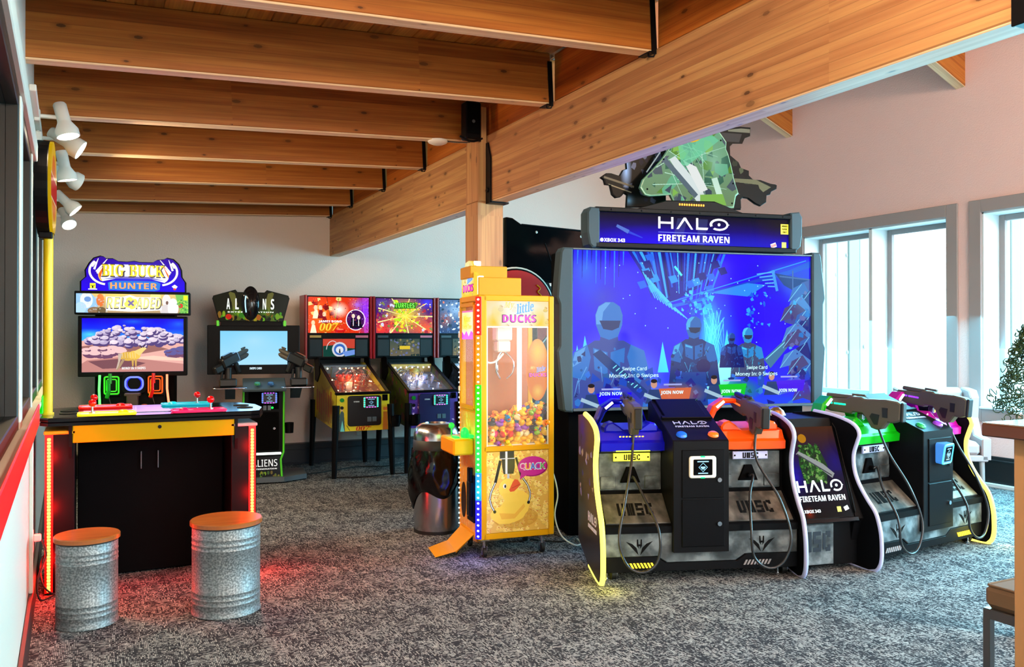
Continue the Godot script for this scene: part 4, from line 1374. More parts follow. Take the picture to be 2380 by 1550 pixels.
# ------------------------------------------------------------------ ALIENS cabinet
func _aliens_cabinet():
	var th = deg_to_rad(-8.0)
	var pos = W(1.43, 0, 8.95)
	var t = thing("arcade_cabinet", "ALIENS shooting cabinet with bright green edges and a blank pale blue screen", "arcade cabinet", pos, th)
	var mb := MB.new()
	mb.box(Vector3(0.16, 0.51, -0.3), Vector3(0.385, 1.0, 0.6), 0.006)
	mb.box(Vector3(0.06, 1.4, -0.35), Vector3(0.6, 0.55, 0.4), 0.006)
	part(t, "body", mb, mt("black_satin"))
	for x in [-0.04, 0.36]:
		mb = MB.new()
		mb.tube([Vector3(x, 0.99, 0.004), Vector3(x, 0.31, 0.004), Vector3(x - 0.03 * signf(x - 0.1), 0.24, 0.03), Vector3(x - 0.02 * signf(x - 0.1), 0.06, 0.05)], 0.011, 8)
		part(t, "edge_trim", mb, mt("bright_green"), "bright green edge trim")
	# plinth
	mb = MB.new(); mb.xf = Transform3D(FLAT, Vector3.ZERO)
	mb.prism([Vector2(-0.12, -0.1), Vector2(0.36, -0.1), Vector2(0.6, 0.06), Vector2(0.6, 0.5), Vector2(-0.25, 0.5), Vector2(-0.25, 0.06)], 0.015, 0.065, 0.004)
	part(t, "plinth", mb, mt("grey_metal"))
	# lower lit panel
	mb = MB.new()
	mb.box(Vector3(0.155, 0.30, 0.01), Vector3(0.36, 0.022, 0.03), 0.004)
	part(t, "light_bar", mb, em(Color(0.95, 1, 0.95), 2.0))
	var cv := CV.new(256, 160, Color8(16, 12, 14))
	var rng := RandomNumberGenerator.new(); rng.seed = 8
	for k in 16: cv.ell(rng.randf(), rng.randf_range(0.78, 1.0), 0.035, 0.09, Color8(rng.randi_range(60, 170), rng.randi_range(80, 170), 40))
	for k in 14: cv.ell(rng.randf(), rng.randf_range(0.85, 1.0), 0.025, 0.06, Color8(16, 14, 10))
	mb = MB.new(); mb.xf = T(Vector3(0, 0, 0.03), -0.12)
	mb.prism([Vector2(-0.01, 0.06), Vector2(0.33, 0.06), Vector2(0.33, 0.27), Vector2(-0.01, 0.27)], 0.0, 0.012)
	var lp = part(t, "kick_panel", mb, emt(cv.tex(), 0.7))
	lett(lp, "ALIENS", T(Vector3(0.17, 0.205, 0.02), -0.12), 0.07, 0.25, em(Color(1, 1, 0.98), 1.0), 0.002, "Droid Sans", 400)
	lett(lp, "EXTERMINATION", T(Vector3(0.17, 0.145, 0.025), -0.12), 0.014, 0.24, em(Color(1, 1, 0.98), 0.9), 0.002)
	# door of the column
	mb = MB.new()
	mb.box(Vector3(0.16, 0.87, 0.006), Vector3(0.30, 0.22, 0.012), 0.004)
	mb.box(Vector3(0.16, 0.53, 0.006), Vector3(0.30, 0.40, 0.012), 0.004)
	var dr = part(t, "door", mb, mt("black_matte"))
	mb = MB.new(); mb.cyl(Vector3(0.265, 0.56, 0.01), Vector3(0.265, 0.56, 0.022), 0.013, 12)
	part(dr, "lock", mb, mt("chrome"))
	mb = MB.new()
	mb.box(Vector3(0.17, 0.775, 0.014), Vector3(0.035, 0.05, 0.01), 0.003); mb.box(Vector3(0.215, 0.775, 0.014), Vector3(0.035, 0.05, 0.01), 0.003)
	part(dr, "coin_slots", mb, mt("grey_metal"))
	_card_reader(t, Vector3(0.215, 0.877, 0.014), 0.155, 0.115, Color(0.30, 0.45, 1.0), Color(0.75, 0.3, 1.0))
	mb = MB.new(); mb.ball(Vector3(0.245, 0.775, 0.016), Vector3(0.012, 0.012, 0.006), 12, 8)
	part(t, "green_lamp", mb, em(Color(0.05, 1.0, 0.3), 1.6))
	mb = MB.new(); mb.box(Vector3(0.155, 0.955, 0.012), Vector3(0.06, 0.022, 0.006), 0.002)
	part(t, "label_plate", mb, mt("trim_grey"))
	# monitor
	mb = MB.new()
	mb.box(Vector3(0.065, 1.377, -0.06), Vector3(0.915, 0.505, 0.11), 0.006)
	var mon = part(t, "monitor", mb, mt("black_satin"))
	cv = CV.new(160, 90, Color8(150, 215, 250))
	cv.vgrad(0, 1, Color8(130, 208, 252), Color8(168, 222, 250)); cv.glow(0.5, 0.3, 0.5, 0.5, Color8(180, 226, 250, 160))
	mb = MB.new()
	mb.prism([Vector2(-0.268, 1.222), Vector2(0.396, 1.222), Vector2(0.396, 1.571), Vector2(-0.268, 1.571)], -0.006, 0.001)
	part(mon, "screen", mb, emt(cv.tex(), 1.1))
	lett(mon, "SWIPE CARD", T(Vector3(0.08, 1.185, -0.003)), 0.022, 0.12, em(Color(0.85, 0.95, 1), 1.2), 0.002)
	area("screen_glow", pos + Vector3(0.064, 1.4, 0.06).rotated(Vector3.UP, th), Vector3(0, 0, 1).rotated(Vector3.UP, th), Vector2(0.64, 0.33), Color(0.55, 0.8, 1.0), 0.3)
	# topper with a plain dark dome
	var P = []
	for p in [[-0.28, 1.665], [-0.345, 1.90], [-0.335, 1.93], [-0.12, 1.995], [-0.10, 1.97], [0.165, 1.97], [0.19, 1.995], [0.405, 1.94], [0.418, 1.91], [0.355, 1.665]]: P.append(Vector2(p[0], p[1]))
	mb = MB.new(); mb.prism(P, -0.04, 0.0, 0.004)
	var tp = part(t, "topper", mb, mt("black_satin"))
	cv = CV.new(512, 224, Color8(26, 26, 14))
	for s in [-1.0, 1.0]:
		cv.poly([[0.5 + s * 0.28, 0.05], [0.5 + s * 0.22, 0.1], [0.5 + s * 0.18, 0.45], [0.5 + s * 0.24, 0.75], [0.5 + s * 0.26, 0.4], [0.5 + s * 0.3, 0.1]], Color8(110, 108, 50))
		cv.glow(0.5 + s * 0.2, 0.75, 0.2, 0.3, Color8(110, 170, 30, 220))
	for k in 34:
		var x = rng.randf_range(0.08, 0.94)
		cv.ell(x, rng.randf_range(0.75, 0.98), rng.randf_range(0.015, 0.04), rng.randf_range(0.05, 0.12), Color8(rng.randi_range(50, 180), rng.randi_range(90, 200), 30))
		cv.ell(rng.randf_range(0.08, 0.94), rng.randf_range(0.85, 1.0), 0.02, 0.06, Color8(24, 24, 14))
	cv.ell(0.2, 0.86, 0.04, 0.09, Color8(215, 40, 20))
	mb = MB.new()
	var P2 = []
	for p in P: P2.append(Vector2(0.036 + (p.x - 0.036) * 0.975, 1.672 + (p.y - 1.665) * 0.96))
	mb.prism(P2, 0.0, 0.004)
	part(tp, "lit_panel", mb, emt(cv.tex(), 0.8))
	var xs = [-0.19, -0.105, 0.075, 0.165, 0.245]
	for k in 5: lett(tp, ["A", "L", "E", "N", "S"][k], T(Vector3(xs[k], 1.848, 0.006)), 0.11, 0.033, em(Color(0.95, 1.0, 0.95), 1.2), 0.002, "Droid Sans", 700)
	lett(tp, "EXTERMINATION", T(Vector3(0.03, 1.765, 0.006)), 0.013, 0.45, em(Color(0.95, 1.0, 0.95), 1.0), 0.002)
	mb = MB.new()
	mb.ball(Vector3(0.028, 1.855, 0.0), Vector3(0.092, 0.178, 0.05), 28, 18)
	var dm := StandardMaterial3D.new()
	dm.albedo_color = Color(0.10, 0.10, 0.11); dm.roughness = 0.08; dm.metallic = 0.3
	part(tp, "dome", mb, dm, "plain dark glossy dome")
	mb = MB.new()
	mb.tube([Vector3(-0.02, 1.93, 0.044), Vector3(-0.026, 1.88, 0.053), Vector3(-0.024, 1.82, 0.054), Vector3(-0.016, 1.76, 0.046)], 0.006, 8)
	part(tp, "letter_stroke", mb, em(Color(0.7, 0.9, 1.0), 1.2))
	mb = MB.new()
	for x in [-0.29, 0.37]: mb.box(Vector3(x, 1.65, -0.03), Vector3(0.03, 0.06, 0.06), 0.004)
	part(t, "topper_bracket", mb, mt("bright_green"))
	mb = MB.new(); mb.box(Vector3(0.04, 1.645, -0.04), Vector3(0.6, 0.05, 0.08), 0.004)
	part(t, "topper_base", mb, mt("black_satin"))
	# control deck and the wing shelves
	mb = MB.new(); mb.xf = T(Vector3(0.16, 1.02, 0.12), 0.35)
	mb.box(Vector3.ZERO, Vector3(0.42, 0.03, 0.3), 0.006)
	var ck = part(t, "control_deck", mb, mt("blue_grey"))
	for x in [0.09, 0.22]:
		mb = MB.new(); mb.xf = T(Vector3(x, 1.03, 0.2), 0.35)
		mb.lathe([Vector2(0, 0.022), Vector2(0.026, 0.018), Vector2(0.032, 0.0)], 16)
		part(ck, "button", mb, em(Color(0.1, 0.5, 0.25) if x < 0.15 else Color(0.1, 0.3, 0.5), 0.5))
	for s in [-1.0, 1.0]:
		var cx = -0.17 if s < 0 else 0.485
		mb = MB.new(); mb.xf = Transform3D(FLAT, Vector3(cx, 0, 0.08))
		mb.prism(_rrect(0.33, 0.3, 0.04), 0.985, 1.005, 0.004)
		var sh = part(t, "wing_shelf", mb, mt("black_gloss"))
		mb = MB.new()
		var loop = []
		for v in _rrect(0.335, 0.305, 0.04): loop.append(Vector3(cx + v.x, 0.993, 0.08 + v.y))
		mb.tube(loop, 0.008, 6, true)
		part(sh, "chrome_edge", mb, mt("chrome"))
		mb = MB.new()
		mb.side([Vector2(0.15, 0.985), Vector2(-0.15, 0.985), Vector2(-0.15, 0.86)], cx - 0.05, cx + 0.05)
		part(sh, "gusset", mb, mt("blue_grey"))
		# mounted gun
		var gp = pos + Vector3(cx + 0.02 * s, 1.005, 0.08).rotated(Vector3.UP, th)
		var g = thing("mounted_gun", "dark mounted toy gun on the %s wing shelf of the ALIENS cabinet" % ("left" if s < 0 else "right"), "toy gun", gp, th, "guns of the ALIENS cabinet")
		mb = MB.new()
		mb.box(Vector3(0, 0.04, 0), Vector3(0.17, 0.08, 0.14), 0.012)
		mb.cyl(Vector3(0, 0.06, 0), Vector3(0, 0.19, 0), 0.035, 14)
		mb.cyl(Vector3(-0.07, 0.05, 0.02), Vector3(-0.055, 0.17, 0.03), 0.012, 8)
		part(g, "pivot", mb, mt("gun_dark"))
		var gx := Transform3D(Basis(Vector3.UP, -s * 0.55) * Basis(Vector3(0, 0, 1), -s * 0.42), Vector3(-0.02 * s, 0.25, 0))
		mb = MB.new(); mb.xf = gx
		mb.box(Vector3(s * 0.0, 0.02, 0), Vector3(0.20, 0.10, 0.09), 0.015)
		mb.box(Vector3(s * 0.01, 0.075, 0), Vector3(0.12, 0.03, 0.06), 0.01)
		part(g, "receiver", mb, mt("gun_dark"))
		mb = MB.new(); mb.xf = gx
		mb.cyl(Vector3(-s * 0.09, 0.03, 0), Vector3(-s * 0.24, 0.03, 0), 0.026, 12)
		mb.cyl(Vector3(-s * 0.09, -0.012, 0), Vector3(-s * 0.23, -0.012, 0), 0.028, 12)
		mb.box(Vector3(-s * 0.2, 0.065, 0), Vector3(0.07, 0.02, 0.02), 0.004)
		part(g, "barrels", mb, mt("blue_grey") if s < 0 else mt("gun_tan"))
		mb = MB.new(); mb.xf = gx
		mb.box(Vector3(s * 0.15, -0.01, 0), Vector3(0.10, 0.075, 0.06), 0.012)
		part(g, "stock", mb, mt("gun_dark"))
		mb = MB.new(); mb.xf = gx
		mb.box(Vector3(-s * 0.05, -0.09, 0), Vector3(0.05, 0.12, 0.04), 0.012)
		part(g, "grip", mb, mt("gun_dark"))
	mb = MB.new()
	mb.box(Vector3(0.0, 0, 0), Vector3(0.07, 0.10, 0.08), 0.01)
	mb.xf = T(Vector3(0.43, 0.55, -0.05))
	mb = MB.new()
	mb.xf = T(Vector3(0.42, 0.50, -0.06))
	mb.lathe([Vector2(0, 0), Vector2(0.042, 0), Vector2(0.046, 0.11), Vector2(0.04, 0.11), Vector2(0.036, 0.01), Vector2(0, 0.01)], 18)
	part(t, "cup_holder", mb, mt("black_satin"))

func _card_reader(parent: Node3D, c: Vector3, w: float, h: float, glow: Color, glow2: Color, hood := false):
	var mb := MB.new(); mb.xf = T(c)
	mb.prism(_rrect(w, h, h * 0.14), -0.004, 0.014, 0.004)
	var r = part(parent, "card_reader", mb, mt("trim_grey"))
	mb = MB.new(); mb.xf = T(c)
	mb.prism(_rrect(w * 0.72, h * 0.74, 0.004), 0.014, 0.017)
	part(r, "display", mb, em(Color(0.01, 0.01, 0.06), 0.6))
	mb = MB.new(); mb.xf = T(c + Vector3(0, 0, 0.017))
	for k in 2:
		var s = h * (0.20 if k == 0 else 0.12)
		mb.tube([Vector3(-s, 0, 0.001), Vector3(0, s * 0.8, 0.001), Vector3(s, 0, 0.001), Vector3(0, -s * 0.8, 0.001)], 0.0014, 4, true)
	mb.box(Vector3(0, h * 0.28, 0.0), Vector3(w * 0.45, h * 0.045, 0.002)); mb.box(Vector3(0, -h * 0.28, 0.0), Vector3(w * 0.4, h * 0.045, 0.002))
	part(r, "display_sign", mb, em(Color(0.6, 0.85, 1), 1.0))
	mb = MB.new()
	for k in 5:
		for s in [-1.0, 1.0]:
			mb.ball(c + Vector3(s * w * 0.44, h * (0.38 - 0.19 * k), 0.014), Vector3(0.008, 0.008, 0.005), 8, 6)
	part(r, "side_leds", mb, em(glow, 2.2))
	mb = MB.new()
	for k in 4:
		for s in [-1.0, 1.0]:
			mb.ball(c + Vector3(w * (-0.27 + 0.18 * k), s * h * 0.44, 0.014), Vector3(0.008, 0.006, 0.005), 8, 6)
	part(r, "edge_leds", mb, em(glow2, 1.6))
# ------------------------------------------------------------------ pinball machines
func _pin_art(k: int) -> CV:
	var rng := RandomNumberGenerator.new(); rng.seed = 100 + k
	var cv: CV
	if k == 0:
		cv = CV.new(448, 272, Color8(210, 50, 20))
		cv.glow(0.2, 0.5, 0.4, 0.7, Color8(255, 120, 30, 255)); cv.glow(0.95, 0.4, 0.2, 0.8, Color8(90, 20, 255, 255), 0.9); cv.glow(0.8, 0.2, 0.2, 0.3, Color8(160, 120, 255, 220))
		for j in 26: cv.shard(rng, rng.randf_range(0, 0.5), rng.randf(), 0.05, [Color8(255, 200, 120), Color8(170, 20, 20), Color8(255, 150, 70), Color8(120, 16, 20)][j % 4])
		for q in [[0.12, 0.3], [0.2, 0.3], [0.26, 0.48], [0.08, 0.72]]:
			cv.ell(q[0], q[1], 0.03, 0.07, Color8(250, 200, 160)); cv.poly([[q[0] - 0.05, q[1] + 0.3], [q[0] - 0.02, q[1] + 0.06], [q[0] + 0.03, q[1] + 0.06], [q[0] + 0.06, q[1] + 0.3]], Color8(250, 226, 190) if q[0] < 0.15 else Color8(130, 20, 30))
		cv.line(0.3, 0.0, 0.36, 0.6, 0.006, Color8(20, 20, 10)); cv.line(0.5, 0.02, 0.44, 0.6, 0.01, Color8(120, 160, 20))
		cv.glow(0.5, 0.35, 0.18, 0.26, Color8(255, 255, 245, 255), 0.8)
		cv.ell(0.78, 0.63, 0.165, 0.30, Color8(250, 240, 250)); cv.ell(0.78, 0.63, 0.15, 0.275, Color8(60, 14, 80))
		for q in [[0.74, 0.52], [0.83, 0.56]]:
			cv.ell(q[0], q[1], 0.028, 0.06, Color8(250, 214, 190)); cv.poly([[q[0] - 0.06, 0.86], [q[0] - 0.03, q[1] + 0.06], [q[0] + 0.03, q[1] + 0.06], [q[0] + 0.07, 0.86]], Color8(16, 10, 30)); cv.line(q[0], q[1] + 0.07, q[0], 0.8, 0.012, Color8(240, 240, 250))
		cv.ell(0.52, 0.93, 0.09, 0.06, Color8(190, 20, 20)); cv.ell(0.52, 0.90, 0.06, 0.02, Color8(255, 120, 90))
		for j in 8: cv.line(0.9 + 0.014 * j, 0.0, 0.93 + 0.012 * j, 1.0, 0.004, Color8(200, 90, 255))
		cv.poly([[0.15, 0.98], [0.2, 0.74], [0.58, 0.72], [0.45, 0.82], [0.36, 0.98]], Color8(200, 90, 10))
	elif k == 1:
		cv = CV.new(448, 272, Color8(70, 20, 110))
		cv.glow(0.5, 0.5, 0.45, 0.7, Color8(255, 230, 60, 255), 0.9); cv.glow(0.1, 0.9, 0.5, 0.5, Color8(230, 60, 50, 255), 0.8); cv.glow(0.9, 0.9, 0.4, 0.5, Color8(250, 100, 50, 255), 0.8); cv.glow(0.9, 0.1, 0.25, 0.3, Color8(60, 60, 255, 255)); cv.glow(0.1, 0.15, 0.25, 0.3, Color8(90, 90, 160, 255))
		for j in 120:
			var x = rng.randf(); var y = rng.randf_range(0.1, 1.0)
			var mid = absf(x - 0.52) < 0.2
			cv.shard(rng, x, y, rng.randf_range(0.015, 0.045), [Color8(170, 220, 30), Color8(240, 240, 60), Color8(90, 150, 30), Color8(255, 200, 40)][j % 4] if mid else [Color8(230, 90, 50), Color8(250, 170, 90), Color8(160, 40, 60), Color8(200, 200, 220), Color8(120, 130, 70)][j % 5])
		for j in 24: cv.line(0.5, 0.5, 0.5 + cos(j * 0.7) * 0.5, 0.5 + sin(j * 0.7) * 0.6, 0.002, Color8(255, 250, 150), 0.008)
		cv.poly([[0.33, 0.12], [0.68, 0.10], [0.70, 0.28], [0.31, 0.30]], Color8(40, 110, 20))
	else:
		cv = CV.new(448, 272, Color8(40, 60, 110))
		cv.glow(0.3, 0.3, 0.5, 0.6, Color8(150, 190, 230, 255)); cv.glow(0.1, 0.6, 0.2, 0.4, Color8(200, 70, 40, 200))
		for j in 110: cv.shard(rng, rng.randf(), rng.randf(), rng.randf_range(0.01, 0.04), [Color8(210, 225, 240), Color8(60, 90, 150), Color8(120, 160, 210), Color8(30, 40, 70), Color8(230, 120, 90)][j % 5])
	for j in 260:
		var c = cv.im.get_pixel(rng.randi_range(0, cv.w - 1), rng.randi_range(0, cv.h - 1))
		cv.shard(rng, rng.randf(), rng.randf(), rng.randf_range(0.004, 0.012), c.lightened(0.35) if j % 2 else c.darkened(0.45))
	return cv

func _pinballs():
	var labs = ["yellow sided pinball machine with 007 on its front, left of three", "purple fronted pinball machine in the middle of three, green TURTLES art", "blue and white art pinball machine, mostly hidden behind the claw machine"]
	var Ls = [2.575, 3.37, 4.17]
	for k in 3:
		var pos = W(Ls[k], 0, 8.68)
		var t = thing("pinball_machine", labs[k], "pinball machine", pos, 0.0, "pinball machines along the back wall")
		var rng := RandomNumberGenerator.new(); rng.seed = 300 + k
		var mb := MB.new()
		mb.side([Vector2(-0.02, 0.515), Vector2(-0.02, 0.84), Vector2(-0.80, 1.10), Vector2(-1.02, 1.10), Vector2(-1.02, 0.60)], -0.265, 0.265)
		part(t, "body", mb, mt("black_matte"))
		# sides with their art
		var cv := CV.new(384, 256, [Color8(214, 200, 36), Color8(60, 70, 30), Color8(30, 40, 70)][k])
		if k == 0:
			cv.glow(0.4, 0.6, 0.4, 0.5, Color8(190, 150, 20, 255))
			for j in 30: cv.poly([[rng.randf_range(0.1, 0.8), 0.95], [rng.randf_range(0.1, 0.9), rng.randf_range(0.3, 0.7)], [rng.randf_range(0.1, 0.9), rng.randf_range(0.5, 0.9)]], Color8(170, 120, 20, 120))
			for j in 7: cv.rect(0.14 + 0.1 * j, 0.42 + 0.03 * (j % 3), 0.05, 0.34, Color8(176, 60, 24))
			for j in 10: cv.line(0.12 + 0.08 * j, 0.9, 0.14 + 0.08 * j, 0.78, 0.03, Color8(110, 86, 20), 0.004)
		else:
			for j in 90: cv.shard(rng, rng.randf(), rng.randf(), rng.randf_range(0.02, 0.06), [[Color8(80, 100, 30), Color8(120, 40, 60), Color8(40, 30, 30), Color8(70, 30, 80)], [Color8(60, 80, 120), Color8(20, 20, 40)]][k - 1][j % (4 if k == 1 else 2)])
		var sm := prt(cv.tex(), 0.35)
		for s in [-1.0, 1.0]:
			mb = MB.new()
			mb.side([Vector2(-0.0, 0.515), Vector2(-0.0, 0.905), Vector2(-0.80, 1.21), Vector2(-1.02, 1.21), Vector2(-1.02, 0.60)], s * 0.275 - 0.011, s * 0.275 + 0.011)
			part(t, "side_panel", mb, sm)
			mb = MB.new()
			mb.side([Vector2(-0.0, 0.903), Vector2(-0.0, 0.918), Vector2(-0.80, 1.223), Vector2(-0.80, 1.205)], s * 0.275 - 0.016, s * 0.275 + 0.016)
			part(t, "side_rail", mb, mt("black_satin"))
			mb = MB.new()
			mb.side([Vector2(-0.70, 1.10), Vector2(-0.74, 1.27), Vector2(-0.95, 1.30), Vector2(-0.92, 1.02), Vector2(-0.82, 1.0)], s * 0.292 - 0.006, s * 0.292 + 0.006)
			part(t, "hinge_plate", mb, mt("black_satin"))
		# front
		cv = CV.new(256, 176, [Color8(222, 206, 40), Color8(84, 40, 130), Color8(40, 50, 90)][k])
		if k == 0:
			cv.poly([[0.03, 1.0], [0.05, 0.55], [0.09, 0.42], [0.13, 0.5], [0.15, 1.0]], Color8(60, 90, 96)); cv.ell(0.09, 0.4, 0.025, 0.06, Color8(240, 200, 150)); cv.poly([[0.06, 1.0], [0.1, 0.7], [0.14, 1.0]], Color8(120, 220, 220))
			for x in [0.9, 0.94]: cv.ell(x, 0.42, 0.022, 0.05, Color8(214, 120, 60)); cv.poly([[x - 0.03, 1.0], [x - 0.02, 0.5], [x + 0.02, 0.5], [x + 0.03, 1.0]], Color8(176, 110, 40))
			cv.line(0.18, 0.84, 0.24, 0.98, 0.01, Color8(40, 40, 20))
		else:
			for j in 40: cv.shard(rng, rng.randf(), rng.randf(), 0.04, [Color8(110, 60, 160), Color8(230, 170, 210), Color8(60, 20, 90)][j % 3])
		mb = MB.new()
		mb.prism([Vector2(-0.286, 0.515), Vector2(0.286, 0.515), Vector2(0.286, 0.905), Vector2(-0.286, 0.905)], -0.02, 0.006)
		var fr = part(t, "front_panel", mb, prt(cv.tex(), 0.35))
		if k == 0:
			lett(fr, "007", T(Vector3(-0.01, 0.541, 0.007)), 0.046, 0.14, _mat(Color(0.75, 0.10, 0.04)), 0.002, "Droid Serif", 700, 0.25)
			mb = MB.new()
			mb.prism([Vector2(0.045, 0.553), Vector2(0.085, 0.558), Vector2(0.085, 0.551), Vector2(0.06, 0.548)], 0.007, 0.009)
			part(fr, "barrel_mark", mb, _mat(Color(0.75, 0.10, 0.04)))
		mb = MB.new(); mb.xf = T(Vector3(0.01, 0.727, 0.006))
		mb.prism(_rrect(0.367, 0.32, 0.03), 0.0, 0.012, 0.004)
		var cd = part(t, "coin_door", mb, _mat([Color(0.05, 0.012, 0.02), Color(0.10, 0.03, 0.26), Color(0.03, 0.03, 0.06)][k], 0.4))
		_card_reader(t, Vector3(0.075, 0.815, 0.02), 0.165, 0.115, Color(0.1, 1.0, 0.75), Color(0.9, 0.4, 1.0))
		mb = MB.new()
		mb.box(Vector3(0.06, 0.635, 0.02), Vector3(0.045, 0.05, 0.006), 0.002); mb.box(Vector3(0.115, 0.635, 0.02), Vector3(0.045, 0.05, 0.006), 0.002)
		part(cd, "coin_slots", mb, mt("grey_metal"))
		lett(cd, "STERN", T(Vector3(-0.08, 0.825, 0.019)), 0.014, 0.06, mt("white_ink"))
		for q in [[-0.235, 0.845, 0.022, Color(0.03, 0.5, 0.15)], [-0.235, 0.765, 0.017, Color(0.02, 0.02, 0.02)]]:
			mb = MB.new(); mb.cyl(Vector3(q[0], q[1], 0.004), Vector3(q[0], q[1], 0.022), q[2], 16)
			part(fr, "start_button", mb, _mat(q[3], 0.3))
		mb = MB.new(); mb.box(Vector3(0.235, 0.86, 0.01), Vector3(0.06, 0.065, 0.012), 0.004)
		mb.cyl(Vector3(0.235, 0.85, 0.012), Vector3(0.235, 0.85, 0.06), 0.012, 12)
		part(fr, "plunger", mb, mt("black_gloss"))
		mb = MB.new(); mb.box(Vector3(0, 0.912, -0.012), Vector3(0.60, 0.028, 0.07), 0.01)
		part(t, "lock_bar", mb, mt("black_satin"))
		# playfield, toys and glass
		cv = CV.new(256, 384, [Color8(150, 60, 40), Color8(120, 120, 150), Color8(90, 100, 140)][k])
		for j in 170: cv.shard(rng, rng.randf(), rng.randf(), rng.randf_range(0.02, 0.07), ([Color8(210, 90, 60), Color8(90, 30, 30), Color8(230, 190, 150), Color8(60, 60, 80), Color8(180, 130, 60)] if k == 0 else [Color8(180, 170, 200), Color8(70, 60, 100), Color8(210, 180, 120), Color8(130, 60, 70), Color8(60, 90, 150)])[j % 5])
		for j in 30: cv.ell(rng.randf(), rng.randf(), 0.02, 0.013, Color8(255, 240, 200))
		mb = MB.new(); mb.xf = T(Vector3(0, 0.845, -0.02), -PI / 2 + 0.322, 0, 0)
		mb.prism([Vector2(-0.262, 0.0), Vector2(0.262, 0.0), Vector2(0.262, 0.80), Vector2(-0.262, 0.80)], -0.004, 0.004)
		var pf = part(t, "playfield", mb, prt(cv.tex(), 0.3))
		var PX := T(Vector3(0, 0.85, -0.02), 0.322)   # local y is the playfield normal, -z runs up the slope
		mb = MB.new(); mb.xf = PX
		for j in 16:
			var c = Vector3(rng.randf_range(-0.22, 0.22), 0.0, -rng.randf_range(0.25, 0.75))
			mb.cyl(c, c + Vector3(0, rng.randf_range(0.03, 0.07), 0), rng.randf_range(0.006, 0.016), 8)
		for j in 3: mb.cyl(Vector3(-0.1 + 0.1 * j, 0.0, -0.56 - 0.05 * (j % 2)), Vector3(-0.1 + 0.1 * j, 0.045, -0.56 - 0.05 * (j % 2)), 0.035, 16)
		part(pf, "bumpers", mb, _mat([Color(0.85, 0.25, 0.15), Color(0.75, 0.7, 0.85), Color(0.6, 0.65, 0.8)][k], 0.3))
		mb = MB.new(); mb.xf = PX
		for j in 4:
			var x0 = rng.randf_range(-0.2, 0.2); var z0 = -rng.randf_range(0.35, 0.5)
			mb.tube(_curve([Vector3(x0, 0.03, z0), Vector3(x0 + 0.08, 0.075, z0 - 0.12), Vector3(x0 - 0.02, 0.085, z0 - 0.24), Vector3(x0 - 0.12, 0.06, z0 - 0.14)], 6), 0.004, 5)
			mb.tube(_curve([Vector3(x0 + 0.02, 0.03, z0), Vector3(x0 + 0.10, 0.075, z0 - 0.12), Vector3(x0, 0.085, z0 - 0.26), Vector3(x0 - 0.14, 0.06, z0 - 0.14)], 6), 0.004, 5)
		for s in [-1.0, 1.0]: mb.box(Vector3(s * 0.06, 0.012, -0.14), Vector3(0.07, 0.02, 0.016), 0.005)
		part(pf, "ramps_and_flippers", mb, mt("chrome"))
		mb = MB.new(); mb.xf = PX
		mb.box(Vector3(0.0, 0.05, -0.77), Vector3(0.5, 0.10, 0.02), 0.004)
		if k == 0: mb.box(Vector3(-0.16, 0.06, -0.66), Vector3(0.05, 0.12, 0.05), 0.004)
		else: mb.ball(Vector3(-0.02, 0.06, -0.6), Vector3(0.06, 0.055, 0.05), 14, 10)
		part(pf, "centre_toy", mb, _mat([Color(0.35, 0.4, 0.45), Color(0.75, 0.6, 0.3), Color(0.6, 0.6, 0.65)][k], 0.5))
		mb = MB.new(); mb.xf = PX
		for j in 7: mb.ball(Vector3(-0.21 + 0.07 * j, 0.075, -0.73), Vector3(0.010, 0.010, 0.010), 8, 6)
		for j in 14: mb.ball(Vector3(rng.randf_range(-0.22, 0.22), 0.02, -rng.randf_range(0.15, 0.7)), Vector3(0.008, 0.008, 0.008), 6, 5)
		part(pf, "bulbs", mb, em(Color(1.0, 0.86, 0.62) if k == 0 else Color(0.95, 0.95, 1.0), 5.0))
		if k == 0:
			mb = MB.new(); mb.xf = PX
			for j in 7: mb.ball(Vector3(-0.15 + 0.042 * j, 0.06, -0.55), Vector3(0.008, 0.008, 0.008), 8, 6)
			part(pf, "red_bulbs", mb, em(Color(1, 0.15, 0.1), 3.0))
		omni("playfield_glow", pos + Vector3(0, 1.03, -0.5), Color(1, 0.8, 0.6) if k == 0 else Color(0.9, 0.9, 1.0), 0.03, 0.06)
		mb = MB.new()
		mb.quad(Vector3(-0.262, 0.905, -0.03), Vector3(0.262, 0.905, -0.03), Vector3(0.262, 1.205, -0.80), Vector3(-0.262, 1.205, -0.80))
		part(t, "glass", mb, mt("glass"))
		# back box
		var bx_ := -0.045
		mb = MB.new()
		mb.box(Vector3(bx_, 1.62, -0.96), Vector3(0.76, 0.72, 0.26), 0.006)
		mb.box(Vector3(bx_ + 0.03, 1.2, -0.98), Vector3(0.5, 0.2, 0.16), 0.004)
		var bb = part(t, "back_box", mb, mt("black_satin"))
		mb = MB.new()
		for s in [-1.0, 1.0]:
			mb.box(Vector3(bx_ + s * 0.377, 1.62, -0.825), Vector3(0.024, 0.73, 0.03), 0.005)
			mb.box(Vector3(bx_ + s * 0.388, 1.62, -0.95), Vector3(0.012, 0.73, 0.25), 0.003)
		part(bb, "side_trim", mb, mt("red_trim"))
		mb = MB.new()
		mb.prism([Vector2(bx_ - 0.352, 1.556), Vector2(bx_ + 0.352, 1.556), Vector2(bx_ + 0.352, 1.965), Vector2(bx_ - 0.352, 1.965)], -0.832, -0.824)
		var tr = part(bb, "translite", mb, emt(_pin_art(k).tex(), 1.35))
